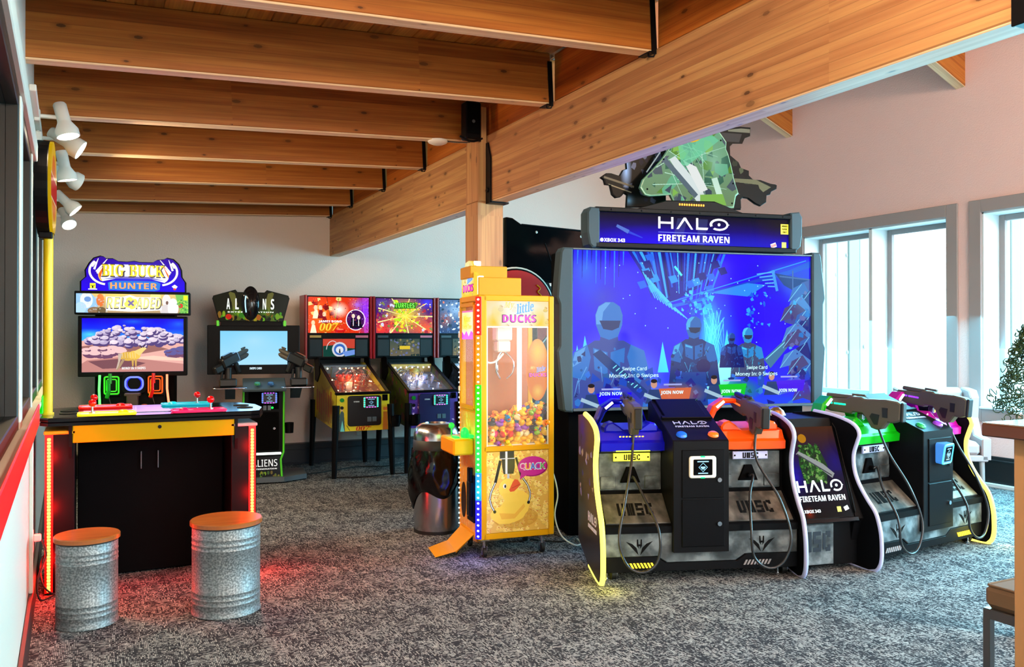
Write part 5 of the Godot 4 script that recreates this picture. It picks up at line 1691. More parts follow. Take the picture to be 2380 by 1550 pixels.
		if k == 0:
			lett(tr, "JAMES BOND", T(Vector3(bx_ - 0.10, 1.685, -0.823)), 0.03, 0.27, em(Color(1, 1, 1), 1.3), 0.001)
			lett(tr, "007", T(Vector3(bx_ - 0.12, 1.625, -0.823)), 0.085, 0.2, em(Color(1.0, 0.75, 0.1), 1.2), 0.001, "Droid Serif", 700, 0.25)
		if k == 1: lett(tr, "TURTLES", T(Vector3(bx_ + 0.0, 1.885, -0.823)), 0.055, 0.24, em(Color(0.45, 0.9, 0.1), 1.2), 0.001)
		area("translite_glow", pos + Vector3(bx_, 1.76, -0.78), Vector3(0, 0, 1), Vector2(0.7, 0.4), [Color(1, 0.5, 0.35), Color(1, 0.85, 0.5), Color(0.7, 0.8, 1)][k], 0.22)
		mb = MB.new()
		mb.box(Vector3(bx_, 1.41, -0.828), Vector3(0.70, 0.262, 0.012), 0.003)
		var sp = part(bb, "speaker_panel", mb, mt("black_metal"))
		mb = MB.new()
		for s in [-1.0, 1.0]:
			mb = MB.new()
			mb.box(Vector3(bx_ + s * 0.265, 1.385, -0.821), Vector3(0.14, 0.19, 0.004), 0.002)
			part(sp, "speaker_grille", mb, _mat(Color(0.10, 0.13, 0.14), 0.8))
		mb = MB.new()
		mb.box(Vector3(bx_ - 0.27, 1.515, -0.821), Vector3(0.13, 0.026, 0.004), 0.001)
		part(sp, "maker_plate", mb, _mat([Color(0.7, 0.55, 0.25), Color(0.2, 0.2, 0.22), Color(0.2, 0.2, 0.22)][k]))
		mb = MB.new()
		mb.box(Vector3(bx_ + 0.27, 1.515, -0.821), Vector3(0.15, 0.026, 0.004), 0.001)
		part(sp, "name_plate", mb, _mat(Color(0.75, 0.35, 0.42)))
		cv = CV.new(160, 90, Color8(20, 70, 60))
		if k == 0:
			cv.poly([[0, 0], [1, 0], [1, 0.55], [0.6, 0.5], [0.35, 0.35], [0, 0.4]], Color8(214, 74, 56)); cv.ell(0.52, 0.6, 0.24, 0.42, Color8(225, 225, 235)); cv.ell(0.52, 0.6, 0.18, 0.32, Color8(60, 110, 200)); cv.ell(0.52, 0.62, 0.12, 0.2, Color8(236, 240, 250))
			cv.poly([[0.5, 0.8], [0.505, 0.6], [0.53, 0.55], [0.55, 0.8]], Color8(30, 30, 40)); cv.arc(0.3, 0.6, 0.2, 0.5, PI, PI * 1.7, 0.02, Color8(240, 240, 240)); cv.poly([[0.6, 0.75], [1, 0.6], [1, 0.9], [0.7, 1]], Color8(120, 160, 240))
		else:
			cv.vgrad(0, 1, Color8(70, 90, 80), Color8(120, 110, 90))
			for j in 50: cv.shard(rng, rng.randf(), rng.randf(), 0.05, [Color8(150, 140, 90), Color8(40, 60, 60), Color8(110, 120, 170)][j % 3])
			cv.rect(0.32, 0.42, 0.36, 0.2, Color8(240, 210, 60))
		mb = MB.new()
		mb.prism([Vector2(bx_ - 0.185, 1.285), Vector2(bx_ + 0.185, 1.285), Vector2(bx_ + 0.185, 1.488), Vector2(bx_ - 0.185, 1.488)], -0.824, -0.817)
		var ds = part(sp, "display", mb, emt(cv.tex(), 0.9))
		# legs
		for s in [-1.0, 1.0]:
			for f in [0.0, 1.0]:
				mb = MB.new()
				var z = 0.005 if f == 0.0 else -0.99
				var top = Vector3(s * 0.296, 0.79, z)
				var foot = Vector3(s * 0.318, 0.03, z + (0.012 if f == 0.0 else -0.012))
				var n := 6
				for j in n:
					var a = foot.lerp(top, float(j) / n); var b = foot.lerp(top, float(j + 1) / n)
					var wd = lerpf(0.05, 0.075, float(j) / n)
					mb.cyl(a, b, wd * 0.55, 6, lerpf(0.05, 0.075, float(j + 1) / n) * 0.55)
				var lg = part(t, "leg", mb, mt("black_satin"))
				mb = MB.new()
				mb.cyl(Vector3(foot.x, 0.0, foot.z), Vector3(foot.x, 0.035, foot.z), 0.018, 10)
				part(lg, "leveler", mb, mt("chrome"))
				if f == 0.0:
					mb = MB.new()
					for yy in [0.68, 0.76]: mb.ball(Vector3(s * 0.296, yy, z + 0.022), Vector3(0.009, 0.009, 0.006), 8, 6)
					part(lg, "bolts", mb, mt("chrome"))
		for s in ([1.0] if k == 0 else [-1.0]):
			mb = MB.new(); mb.xf = T(Vector3(s * 0.335 if k == 0 else -0.24, 0.55, 0.06))
			mb.lathe([Vector2(0, 0), Vector2(0.045, 0.0), Vector2(0.06, 0.05), Vector2(0.062, 0.12), Vector2(0.056, 0.12), Vector2(0.05, 0.02), Vector2(0, 0.02)], 18)
			part(t, "cup_holder", mb, mt("black_gloss"))

func _mat(c: Color, rough := 0.5) -> StandardMaterial3D:
	var k = "flat_%s_%.2f" % [c.to_html(), rough]
	if not M.has(k): pm(k, c, rough)
	return M[k]

# ------------------------------------------------------------------ trash can
func _trash_can():
	var t = thing("trash_can", "brushed steel trash can with a black bag, between pinball and claw machines", "trash can", W(2.40, 0, 6.12))
	var r := 0.175
	var mb := MB.new()
	mb.lathe([Vector2(0, 0.0), Vector2(r, 0.0), Vector2(r, 0.025)], 32)
	part(t, "foot_ring", mb, mt("rubber"))
	mb = MB.new()
	mb.lathe([Vector2(r - 0.002, 0.025), Vector2(r - 0.002, 0.66)], 40)
	part(t, "barrel", mb, mt("steel"))
	mb = MB.new()
	mb.lathe([Vector2(r + 0.006, 0.63), Vector2(r + 0.006, 0.71), Vector2(r, 0.715)], 40)
	part(t, "collar", mb, _mat(Color(0.09, 0.09, 0.085), 0.5))
	mb = MB.new()
	mb.lathe([Vector2(r + 0.002, 0.71), Vector2(r, 0.76), Vector2(r - 0.02, 0.81), Vector2(r - 0.05, 0.832), Vector2(0.09, 0.84), Vector2(0.085, 0.825), Vector2(0.0, 0.81)], 40)
	part(t, "lid", mb, mt("steel"))
	# bag hanging over the barrel, creased
	mb = MB.new()
	var f := FastNoiseLite.new(); f.seed = 3; f.frequency = 1.0
	var seg := 72; var rows := 20
	var P = []
	for i in rows + 1:
		var row = []
		for j in seg:
			var a = TAU * j / seg
			var low = 0.20 + 0.13 * (0.5 + 0.5 * sin(a * 1.0 + 0.4)) + 0.05 * sin(a * 3.0)
			var y = lerpf(0.64, low, float(i) / rows)
			var rr = r + 0.012 + 0.03 * sin(PI * i / rows) + 0.022 * f.get_noise_2d(cos(a) * 1.4 + 7.0, sin(a) * 1.4 + y * 3.0) + 0.006 * sin(a * 7.0 + y * 10.0)
			if i == rows: rr = r + 0.004
			row.append(Vector3(cos(a) * rr, y, sin(a) * rr))
		P.append(row)
	mb.grid(P)
	part(t, "bag", mb, _mat(Color(0.012, 0.012, 0.014), 0.22), "creased black plastic bag")

# ------------------------------------------------------------------ claw machine
const CW := 0.555
const CD := 0.45
const CS := 0.965
func _cy(y: float) -> float: return 1.5 + (y - 1.5) * CS

func _duck_words(p: Node3D, at: Transform3D, s: float, e: float):
	lett(p, "My", at * T(Vector3(-0.075 * s, 0.06 * s, 0.0)), 0.055 * s, 0.07 * s, em(Color(1.0, 0.75, 0.35), e), 0.002, "Droid Serif", 700, 0.25)
	lett(p, "little", at * T(Vector3(0.045 * s, 0.05 * s, 0.0), 0, 0, 0.2), 0.07 * s, 0.13 * s, em(Color(0.25, 0.6, 1.0), e), 0.002, "Droid Serif", 700, 0.25)
	lett(p, "DUCKS", at * T(Vector3(0, -0.03 * s, 0.0)), 0.058 * s, 0.26 * s, em(Color(0.35, 0.0, 0.3), e * 0.3), 0.001)
	lett(p, "DUCKS", at * T(Vector3(0, -0.03 * s, 0.001)), 0.048 * s, 0.245 * s, em(Color(0.95, 0.06, 0.75), e), 0.002)

func _duck_print(cv: CV, n: int, rng: RandomNumberGenerator, dim := 0.0):
	for j in n:
		var x = rng.randf(); var y = rng.randf(); var s = rng.randf_range(0.022, 0.034)
		var c = Color8(236, 196, 92).lerp(Color8(250, 222, 130), rng.randf()).darkened(dim * 0.3)
		var ay = float(cv.w) / cv.h
		cv.ell(x, y + s * ay, s * 1.25, s * ay * 0.9, c.darkened(0.14)); cv.ell(x, y + s * ay * 0.9, s * 1.15, s * ay * 0.8, c)
		cv.ell(x + s * 0.1, y - s * ay * 0.35, s * 0.75, s * ay * 0.75, c.lightened(0.12))
		cv.ell(x + s * 0.75, y - s * ay * 0.2, s * 0.36, s * ay * 0.2, Color8(214, 96, 40)); cv.ell(x + s * 0.3, y - s * ay * 0.5, s * 0.12, s * ay * 0.14, Color8(60, 40, 20))

func _claw_machine():
	var th = deg_to_rad(-6.5)
	var pos = W(2.417 * CS, 0, 5.36 * CS)
	var t = thing("claw_machine", "yellow claw machine full of rubber ducks with a rainbow led corner strip", "claw machine", pos, th)
	var y0 = _cy(0.08); var y1 = _cy(1.80); var ym = _cy(0.715); var yw = _cy(1.575)
	var rng := RandomNumberGenerator.new(); rng.seed = 77
	var gm = mt("yellow_metal")
	# lower cabinet, frame posts and rails
	var mb := MB.new()
	mb.box(Vector3(CW / 2 + 0.012, (y0 + ym) / 2, -CD / 2 - 0.012), Vector3(CW - 0.03, ym - y0 - 0.002, CD - 0.03), 0.003)
	part(t, "cabinet", mb, gm)
	mb = MB.new()
	var post = func(x, z, w, d): mb.box(Vector3(x, (y0 + y1) / 2, z), Vector3(w, y1 - y0, d), 0.006)
	post.call(0.03, -0.03, 0.06, 0.06)
	post.call(CW - 0.02, -0.02, 0.04, 0.04)
	post.call(0.02, -CD + 0.02, 0.04, 0.04)
	post.call(CW - 0.02, -CD + 0.02, 0.04, 0.04)
	for y in [y0 + 0.02, ym, y1 - 0.018]:
		var hh = 0.04 if y != ym else 0.035
		mb.box(Vector3(CW / 2, y, -0.014), Vector3(CW - 0.08, hh, 0.028), 0.004)
		mb.box(Vector3(0.014, y, -CD / 2), Vector3(0.028, hh, CD - 0.08), 0.004)
		mb.box(Vector3(CW / 2, y, -CD + 0.014), Vector3(CW - 0.08, hh, 0.028), 0.004)
		mb.box(Vector3(CW - 0.014, y, -CD / 2), Vector3(0.028, hh, CD - 0.08), 0.004)
	mb.box(Vector3(CW / 2, y1 - 0.006, -CD / 2), Vector3(CW - 0.02, 0.012, CD - 0.02))
	part(t, "frame", mb, gm)
	mb = MB.new()
	mb.box(Vector3(CW / 2, ym + 0.02, -CD / 2), Vector3(CW - 0.05, 0.01, CD - 0.05))
	part(t, "prize_floor", mb, mt("white_plastic"))
	# corner led strip: rainbow dots on a lit channel, top red to bottom blue
	mb = MB.new()
	var dots = [MB.new(), MB.new(), MB.new(), MB.new()]
	var chs = [MB.new(), MB.new(), MB.new(), MB.new(), MB.new(), MB.new()]
	var cc = [Color(1, 0.12, 0.0), Color(0.95, 0.55, 0.05), Color(0.1, 0.95, 0.05), Color(0.0, 0.95, 0.35), Color(0.0, 0.6, 1.0), Color(0.05, 0.1, 1.0)]
	var n := 44
	var cx := Transform3D(Basis(Vector3.UP, -PI / 4), Vector3(0.003, 0, -0.003))
	for k in n:
		var f = float(k) / (n - 1)
		var y = lerpf(y1 - 0.03, y0 + 0.03, f)
		var ci = [0.0, 0.14, 0.36, 0.56, 0.73, 0.86]
		var id := 0
		for j in 6: if f >= ci[j]: id = j
		chs[id].xf = cx
		chs[id].box(Vector3(0, y, 0.003), Vector3(0.042, (y1 - y0) / n, 0.008))
		dots[0].xf = cx
		dots[0].ball(Vector3(0, y, 0.008), Vector3(0.009, 0.007, 0.004), 8, 6)
	for j in 6:
		part(t, "led_channel_glow", chs[j], em(cc[j], 1.2))
		omni("led_strip_glow", pos + Vector3(-0.05, lerpf(y1, y0, [0.07, 0.25, 0.46, 0.64, 0.8, 0.93][j]), 0.05).rotated(Vector3.UP, th), cc[j], 0.012 if j < 4 else 0.05, 0.03)
	part(t, "led_dots", dots[0], em(Color(0.9, 0.97, 1.0), 3.0))
	# second strip at the far front corner
	mb = MB.new()
	for k in n: mb.ball(Vector3(-0.004, lerpf(y0 + 0.03, y1 - 0.03, float(k) / n), -CD + 0.004), Vector3(0.005, 0.007, 0.006), 6, 5)
	part(t, "led_dots", mb, em(Color(0.8, 0.95, 1.0), 2.0))
	# lit sign on the camera side
	var cv := CV.new(448, 172, Color8(255, 224, 150))
	cv.glow(0.5, 0.5, 0.7, 0.9, Color8(255, 255, 235, 255), 0.7)
	for q in [[0.2, 0.5], [0.82, 0.6], [0.12, 0.85], [0.86, 0.9]]:
		cv.glow(q[0], q[1], 0.14, 0.4, Color8(255, 214, 60, 255), 0.9)
	_duck_print(cv, 10, rng)
	cv.glow(0.5, 0.5, 0.42, 0.75, Color8(255, 255, 245, 255), 0.5)
	mb = MB.new()
	mb.prism([Vector2(0.06, yw + 0.008), Vector2(CW - 0.04, yw + 0.008), Vector2(CW - 0.04, y1 - 0.036), Vector2(0.06, y1 - 0.036)], -0.02, -0.008)
	var sg = part(t, "side_sign", mb, emt(cv.tex(), 0.95))
	_duck_words(sg, T(Vector3(CW / 2 + 0.02, (yw + y1) / 2 - 0.02, -0.007)), 0.98, 1.0)
	# panes
	mb = MB.new()
	mb.box(Vector3(CW / 2 + 0.01, (ym + yw) / 2, -0.014), Vector3(CW - 0.1, yw - ym, 0.005))
	part(t, "side_pane", mb, mt("glass"))
	mb = MB.new()
	mb.box(Vector3(CW / 2 + 0.01, yw + 0.002, -0.012), Vector3(CW - 0.1, 0.012, 0.012), 0.003)
	mb.box(Vector3(0.065, (ym + yw) / 2, -0.012), Vector3(0.008, yw - ym, 0.01))
	mb.box(Vector3(CW - 0.045, (ym + yw) / 2, -0.012), Vector3(0.008, yw - ym, 0.01))
	part(t, "pane_edge", mb, mt("white_plastic"))
	# front side (faces left): door frame with pane, print below
	var fz := Transform3D(Basis(Vector3.UP, -PI / 2), Vector3(0, 0, -CD / 2))   # local x runs towards the camera, z outwards
	var yb = _cy(1.0)
	mb = MB.new(); mb.xf = fz
	var hw = CD / 2 - 0.065
	mb.box(Vector3(-hw, (yb + y1) / 2 - 0.03, 0.006), Vector3(0.03, y1 - yb - 0.06, 0.02), 0.004)
	mb.box(Vector3(hw, (yb + y1) / 2 - 0.03, 0.006), Vector3(0.03, y1 - yb - 0.06, 0.02), 0.004)
	mb.box(Vector3(0, yb, 0.006), Vector3(hw * 2 - 0.03, 0.03, 0.02), 0.004)
	mb.box(Vector3(0, y1 - 0.06, 0.006), Vector3(hw * 2 - 0.03, 0.03, 0.02), 0.004)
	mb.box(Vector3(0, (yb + ym) / 2, -0.005), Vector3(CD - 0.09, yb - ym, 0.01))
	var dr = part(t, "front_door", mb, mt("gold_metal"))
	mb = MB.new(); mb.xf = fz
	mb.box(Vector3(0, (yb + y1) / 2 - 0.03, 0.002), Vector3(hw * 2 - 0.03, y1 - yb - 0.09, 0.005))
	part(dr, "pane", mb, mt("glass"))
	mb = MB.new(); mb.xf = fz
	for yy in [yb + 0.12, yb + 0.5, y1 - 0.12]: mb.box(Vector3(-hw, yy, 0.02), Vector3(0.018, 0.035, 0.012), 0.003)
	part(dr, "hinges", mb, mt("white_plastic"))
	cv = CV.new(160, 120, Color8(255, 250, 200))
	cv.glow(0.3, 0.4, 0.6, 0.6, Color8(255, 230, 60, 255)); cv.poly([[0, 0.72], [0.2, 0.85], [0.4, 0.7], [0.6, 0.9], [0.8, 0.7], [1, 0.8], [1, 1], [0, 1]], Color8(240, 40, 220)); cv.rect(0, 0, 1, 0.06, Color8(255, 120, 180))
	mb = MB.new(); mb.xf = fz
	mb.prism([Vector2(-hw + 0.03, y1 - 0.30), Vector2(hw - 0.02, y1 - 0.30), Vector2(hw - 0.02, y1 - 0.10), Vector2(-hw + 0.03, y1 - 0.10)], 0.005, 0.009)
	var ws = part(dr, "winner_sign", mb, emt(cv.tex(), 1.2))
	lett(ws, "Winner", fz * T(Vector3(0.0, y1 - 0.155, 0.011)), 0.045, 0.17, em(Color(1, 0.8, 0.1), 1.1), 0.001, "Droid Serif")
	lett(ws, "Every Time", fz * T(Vector3(0.0, y1 - 0.215, 0.011)), 0.042, 0.22, em(Color(1, 0.8, 0.1), 1.1), 0.001, "Droid Serif")
	# duck print on the lower front
	cv = CV.new(256, 384, Color8(214, 160, 60)); _duck_print(cv, 170, rng, 0.4)
	mb = MB.new(); mb.xf = fz
	mb.prism([Vector2(-CD / 2 + 0.045, y0 + 0.045), Vector2(CD / 2 - 0.065, y0 + 0.045), Vector2(CD / 2 - 0.065, ym + 0.24), Vector2(-CD / 2 + 0.045, ym + 0.24)], -0.004, 0.003)
	var fp = part(t, "front_print", mb, prt(cv.tex(), 0.3))
	# joystick box
	mb = MB.new(); mb.xf = fz
	mb.box(Vector3(-0.03, _cy(0.725), 0.075), Vector3(0.33, 0.11, 0.15), 0.012)
	var jb = part(t, "control_box", mb, gm)
	mb = MB.new(); mb.xf = fz
	mb.cyl(Vector3(-0.12, _cy(0.78), 0.09), Vector3(-0.12, _cy(0.835), 0.09), 0.006, 8)
	mb.ball(Vector3(-0.12, _cy(0.855), 0.09), Vector3(0.022, 0.022, 0.022), 14, 10)
	part(jb, "joystick", mb, em(Color(0.1, 0.9, 0.35), 0.7))
	mb = MB.new(); mb.xf = fz
	mb.box(Vector3(0.02, _cy(0.785), 0.10), Vector3(0.09, 0.014, 0.035), 0.004); mb.box(Vector3(0.09, _cy(0.80), 0.02), Vector3(0.10, 0.02, 0.03), 0.004)
	mb.ball(Vector3(0.04, _cy(0.81), 0.04), Vector3(0.03, 0.045, 0.03), 12, 10)
	part(jb, "drop_button", mb, em(Color(0.05, 1.0, 0.25), 2.4), "glowing green drop button")
	omni("drop_button_glow", pos + (fz * Vector3(0.0, _cy(0.87), 0.12)).rotated(Vector3.UP, th), Color(0.1, 1, 0.2), 0.02, 0.03)
	# prize chute, reader, flap
	mb = MB.new(); mb.xf = fz * T(Vector3(-0.10, _cy(0.31), 0.004))
	var e = []
	for k in 28: e.append(Vector2.from_angle(TAU * k / 28) * Vector2(0.055, 0.125))
	mb.prism(e, -0.002, 0.003)
	part(fp, "prize_hole", mb, _mat(Color(0.09, 0.06, 0.02), 0.4))
	mb = MB.new(); mb.xf = fz
	mb.box(Vector3(0.105, _cy(0.36), 0.012), Vector3(0.15, 0.32, 0.016), 0.003)
	var pl = part(t, "coin_plate", mb, mt("black_satin"))
	mb = MB.new(); mb.xf = fz
	mb.box(Vector3(0.13, _cy(0.36), 0.03), Vector3(0.07, 0.24, 0.03), 0.006); mb.box(Vector3(0.13, _cy(0.53), 0.03), Vector3(0.05, 0.10, 0.03), 0.006)
	part(pl, "coin_mechanism", mb, mt("black_gloss"))
	mb = MB.new(); mb.xf = fz
	for k in 9: mb.ball(Vector3(0.065, _cy(0.27 + 0.022 * k), 0.024), Vector3(0.010, 0.010, 0.006), 8, 6)
	part(pl, "reader_leds", mb, em(Color(0.3, 0.6, 1.0), 3.0))
	mb = MB.new(); mb.xf = fz
	mb.quad(Vector3(-0.19, y0 + 0.02, 0.0), Vector3(0.12, y0 + 0.02, 0.0), Vector3(0.14, 0.05, 0.13), Vector3(-0.19, 0.05, 0.10))
	mb.quad(Vector3(-0.19, 0.05, 0.10), Vector3(0.14, 0.05, 0.13), Vector3(0.08, 0.006, 0.26), Vector3(-0.20, 0.006, 0.24))
	mb.quad(Vector3(-0.19, y0 + 0.02, -0.006), Vector3(0.12, y0 + 0.02, -0.006), Vector3(0.14, 0.04, 0.13), Vector3(-0.19, 0.04, 0.10))
	part(t, "chute_flap", mb, gm, "bent yellow sheet metal flap")
	# duck picture on the camera side
	cv = CV.new(448, 560, Color8(226, 178, 84)); _duck_print(cv, 330, rng)
	# rubber duck held by a claw
	cv.ell(0.47, 0.83, 0.36, 0.135, Color8(190, 130, 40, 120))
	cv.poly([[0.06, 0.76], [0.10, 0.84], [0.2, 0.895], [0.36, 0.90], [0.52, 0.86], [0.66, 0.76], [0.71, 0.64], [0.68, 0.56], [0.58, 0.50], [0.5, 0.49], [0.3, 0.60], [0.16, 0.74]], Color8(246, 208, 84))
	cv.ell(0.34, 0.78, 0.28, 0.11, Color8(246, 208, 84)); cv.ell(0.53, 0.64, 0.17, 0.14, Color8(246, 208, 84))
	cv.poly([[0.2, 0.76], [0.45, 0.78], [0.6, 0.66], [0.62, 0.7], [0.45, 0.84], [0.24, 0.84]], Color8(236, 180, 70))
	cv.ell(0.35, 0.46, 0.155, 0.125, Color8(250, 214, 90)); cv.poly([[0.24, 0.52], [0.46, 0.52], [0.52, 0.62], [0.3, 0.64]], Color8(248, 210, 86))
	cv.poly([[0.36, 0.48], [0.42, 0.38], [0.45, 0.35], [0.5, 0.36], [0.55, 0.42], [0.5, 0.46], [0.44, 0.50], [0.38, 0.505]], Color8(228, 88, 50)); cv.line(0.40, 0.46, 0.53, 0.42, 0.006, Color8(160, 50, 30))
	cv.ell(0.29, 0.43, 0.026, 0.03, Color8(250, 250, 240)); cv.ell(0.298, 0.432, 0.014, 0.02, Color8(40, 26, 20))
	cv.poly([[0.21, 0.0], [0.44, 0.0], [0.44, 0.09], [0.21, 0.09]], Color8(24, 26, 40)); cv.poly([[0.24, 0.09], [0.45, 0.09], [0.45, 0.20], [0.43, 0.28], [0.27, 0.28], [0.25, 0.2]], Color8(24, 26, 40))
	cv.rect(0.30, 0.0, 0.035, 0.28, Color8(220, 224, 236)); cv.rect(0.33, 0.28, 0.04, 0.06, Color8(190, 194, 210)); cv.rect(0.22, 0.085, 0.24, 0.012, Color8(200, 204, 220))
	cv.line(0.22, 0.11, 0.14, 0.38, 0.045, Color8(24, 24, 30)); cv.line(0.47, 0.08, 0.56, 0.33, 0.035, Color8(24, 24, 30))
	for q in [[[0.14, 0.38], [0.07, 0.5], [0.05, 0.58], [0.08, 0.67], [0.13, 0.74]], [[0.58, 0.34], [0.66, 0.43], [0.70, 0.52], [0.70, 0.58], [0.675, 0.65]]]:
		for j in 4:
			cv.line(q[j][0], q[j][1], q[j + 1][0], q[j + 1][1], 0.03, Color8(24, 24, 30))
		for j in 4:
			cv.line(q[j][0], q[j][1], q[j + 1][0], q[j + 1][1], 0.012, Color8(236, 240, 246))
		cv.ell(q[4][0], q[4][1], 0.024, 0.02, Color8(20, 20, 24))
	cv.ell(0.745, 0.205, 0.245, 0.125, Color8(150, 20, 110)); cv.ell(0.735, 0.195, 0.235, 0.12, Color8(200, 36, 150)); cv.poly([[0.56, 0.24], [0.53, 0.36], [0.66, 0.30]], Color8(200, 36, 150))
	mb = MB.new()
	mb.prism([Vector2(0.06, y0 + 0.042), Vector2(CW - 0.042, y0 + 0.042), Vector2(CW - 0.042, ym - 0.02), Vector2(0.06, ym - 0.02)], -0.016, -0.006)
	var pic = part(t, "side_print", mb, prt(cv.tex(), 0.25))
	var pw = CW - 0.102
	var ph = ym - y0 - 0.062
	for k in 5:
		lett(pic, ["Q", "U", "A", "C", "K"][k], T(Vector3(0.06 + pw * (0.58 + 0.082 * k), ym - 0.02 - ph * 0.20, -0.005)), 0.05, 0.042, mt("white_ink"), 0.001)
		lett(pic, ["Q", "U", "A", "C", "K"][k], T(Vector3(0.06 + pw * (0.58 + 0.082 * k), ym - 0.02 - ph * 0.20, -0.0045)), 0.040, 0.034, _mat([Color(0.9, 0.35, 0.7), Color(0.95, 0.65, 0.2), Color(0.2, 0.5, 0.9), Color(0.5, 0.4, 0.8), Color(0.35, 0.7, 0.35)][k]), 0.001)
	# topper: two stepped sign boxes with lit faces to the left
	var cvt := CV.new(256, 256, Color8(255, 214, 60)); cvt.glow(0.4, 0.4, 0.5, 0.6, Color8(255, 255, 240, 255), 0.6); _duck_print(cvt, 26, rng)
	var tpm := emt(cvt.tex(), 1.0)
	var zt := -0.06
	mb = MB.new()
	mb.box(Vector3(0.17, y1 + 0.062, -CD / 2 + 0.005), Vector3(0.31, 0.125, CD - 0.09), 0.004)
	mb.box(Vector3(0.11, y1 + 0.165, -CD / 2 + 0.0), Vector3(0.27, 0.082, 0.24), 0.004)
	var tb = part(t, "topper", mb, mt("gold_metal"))
	var sil = []
	for q in [[-0.17, 0.0], [0.175, 0.0], [0.175, 0.14], [0.15, 0.155], [0.12, 0.165], [0.115, 0.21], [0.09, 0.24], [0.0, 0.25], [-0.075, 0.24], [-0.10, 0.2], [-0.10, 0.15], [-0.15, 0.14], [-0.17, 0.12]]: sil.append(Vector2(q[0], y1 + q[1]))
	mb = MB.new(); mb.xf = fz
	mb.prism(sil, -0.02, 0.0)
	var tf = part(tb, "lit_face", mb, tpm)
	mb = MB.new(); mb.xf = fz
	mb.box(Vector3(0.165, y1 + 0.07, -0.03), Vector3(0.02, 0.13, 0.05), 0.003); mb.box(Vector3(0.105, y1 + 0.19, -0.03), Vector3(0.02, 0.10, 0.05), 0.003)
	part(tf, "lit_edge", mb, em(Color(1, 1, 0.9), 1.6))
	_duck_words(tf, fz * T(Vector3(0.0, y1 + 0.085, 0.003)), 0.95, 1.1)
	# casters
	for q in [[0.06, -0.06], [CW - 0.07, -0.06], [0.06, -CD + 0.06], [CW - 0.07, -CD + 0.06]]:
		mb = MB.new()
		mb.cyl(Vector3(q[0] - 0.012, 0.034, q[1]), Vector3(q[0] + 0.012, 0.034, q[1]), 0.034, 18)
		var wh = part(t, "caster", mb, mt("rubber"))
		mb = MB.new()
		mb.box(Vector3(q[0] - 0.017, 0.05, q[1]), Vector3(0.005, 0.06, 0.03), 0.001); mb.box(Vector3(q[0] + 0.017, 0.05, q[1]), Vector3(0.005, 0.06, 0.03), 0.001)
		mb.box(Vector3(q[0], y0 - 0.008, q[1]), Vector3(0.06, 0.016, 0.06), 0.002); mb.cyl(Vector3(q[0], 0.06, q[1]), Vector3(q[0], y0, q[1]), 0.012, 8)
		part(wh, "fork", mb, mt("chrome"))
	# inside: bright lamp bar, claw carriage, hanging tube, back print, oval sign
	cv = CV.new(128, 192, Color8(236, 150, 50)); _duck_print(cv, 50, rng)
	mb = MB.new()
	mb.box(Vector3(CW / 2, (ym + y1) / 2, -CD + 0.035), Vector3(CW - 0.08, y1 - ym - 0.06, 0.006))
	part(t, "rear_mirror", mb, _mat(Color(0.72, 0.38, 0.12), 0.45))
	mb = MB.new()
	mb.box(Vector3(CW / 2, y1 - 0.05, -0.045), Vector3(CW - 0.14, 0.02, 0.02), 0.003)
	mb.box(Vector3(CW / 2, y1 - 0.05, -CD + 0.07), Vector3(CW - 0.14, 0.02, 0.02), 0.003)
	part(t, "lamp_bar", mb, em(Color(1.0, 0.93, 0.85), 1.0))
	for x in [0.16, 0.40]:
		var a = area("claw_lamp_glow", pos + Vector3(x, y1 - 0.07, -CD / 2).rotated(Vector3.UP, th), Vector3(0, -1, 0), Vector2(0.2, 0.3), Color(1, 0.88, 0.75), 0.05)
	mb = MB.new()
	mb.box(Vector3(CW / 2, y1 - 0.09, -CD / 2), Vector3(CW - 0.06, 0.02, 0.03), 0.003)
	mb.box(Vector3(0.25, y1 - 0.26, -CD / 2), Vector3(0.12, 0.10, 0.10), 0.01)
	mb.box(Vector3(0.25, y1 - 0.35, -CD / 2), Vector3(0.10, 0.08, 0.08), 0.01)
	mb.box(Vector3(0.25, y1 - 0.17, -CD / 2), Vector3(0.06, 0.14, 0.06), 0.01)
	var cr = part(t, "claw_carriage", mb, mt("white_plastic"))
	mb = MB.new()
	mb.tube(_curve([Vector3(0.08, y1 - 0.26, -CD / 2 + 0.05), Vector3(0.10, y1 - 0.44, -CD / 2 + 0.06), Vector3(0.17, y1 - 0.46, -CD / 2 + 0.06), Vector3(0.24, y1 - 0.40, -CD / 2 + 0.05)], 6), 0.008, 6)
	part(cr, "coiled_cord", mb, mt("white_plastic"))
	mb = MB.new()
	for k in 3:
		var a = TAU * k / 3 + 0.4
		var d = Vector3(cos(a), 0, sin(a))
		mb.tube(_curve([Vector3(0.25, y1 - 0.39, -CD / 2) + d * 0.02, Vector3(0.25, y1 - 0.45, -CD / 2) + d * 0.075, Vector3(0.25, y1 - 0.53, -CD / 2) + d * 0.075, Vector3(0.25, y1 - 0.58, -CD / 2) + d * 0.03], 5), 0.006, 6)
	part(cr, "claw_fingers", mb, mt("chrome"))
	mb = MB.new()
	mb.cyl(Vector3(CW * 0.60, ym + 0.02, -0.10), Vector3(CW * 0.60, y1 - 0.04, -0.10), 0.017, 16)
	part(t, "glowing_pole", mb, em(Color(1.0, 0.97, 0.92), 1.4))  # white pole drawn with emission of its own
	cv = CV.new(160, 300, Color8(240, 130, 30)); cv.glow(0.5, 0.2, 0.5, 0.3, Color8(255, 214, 60, 255), 0.8); cv.glow(0.5, 0.85, 0.3, 0.14, Color8(255, 200, 80, 255), 0.8)
	mb = MB.new(); mb.xf = T(Vector3(CW * 0.80, (ym + yw) / 2 + 0.12, -0.035))
	e = []
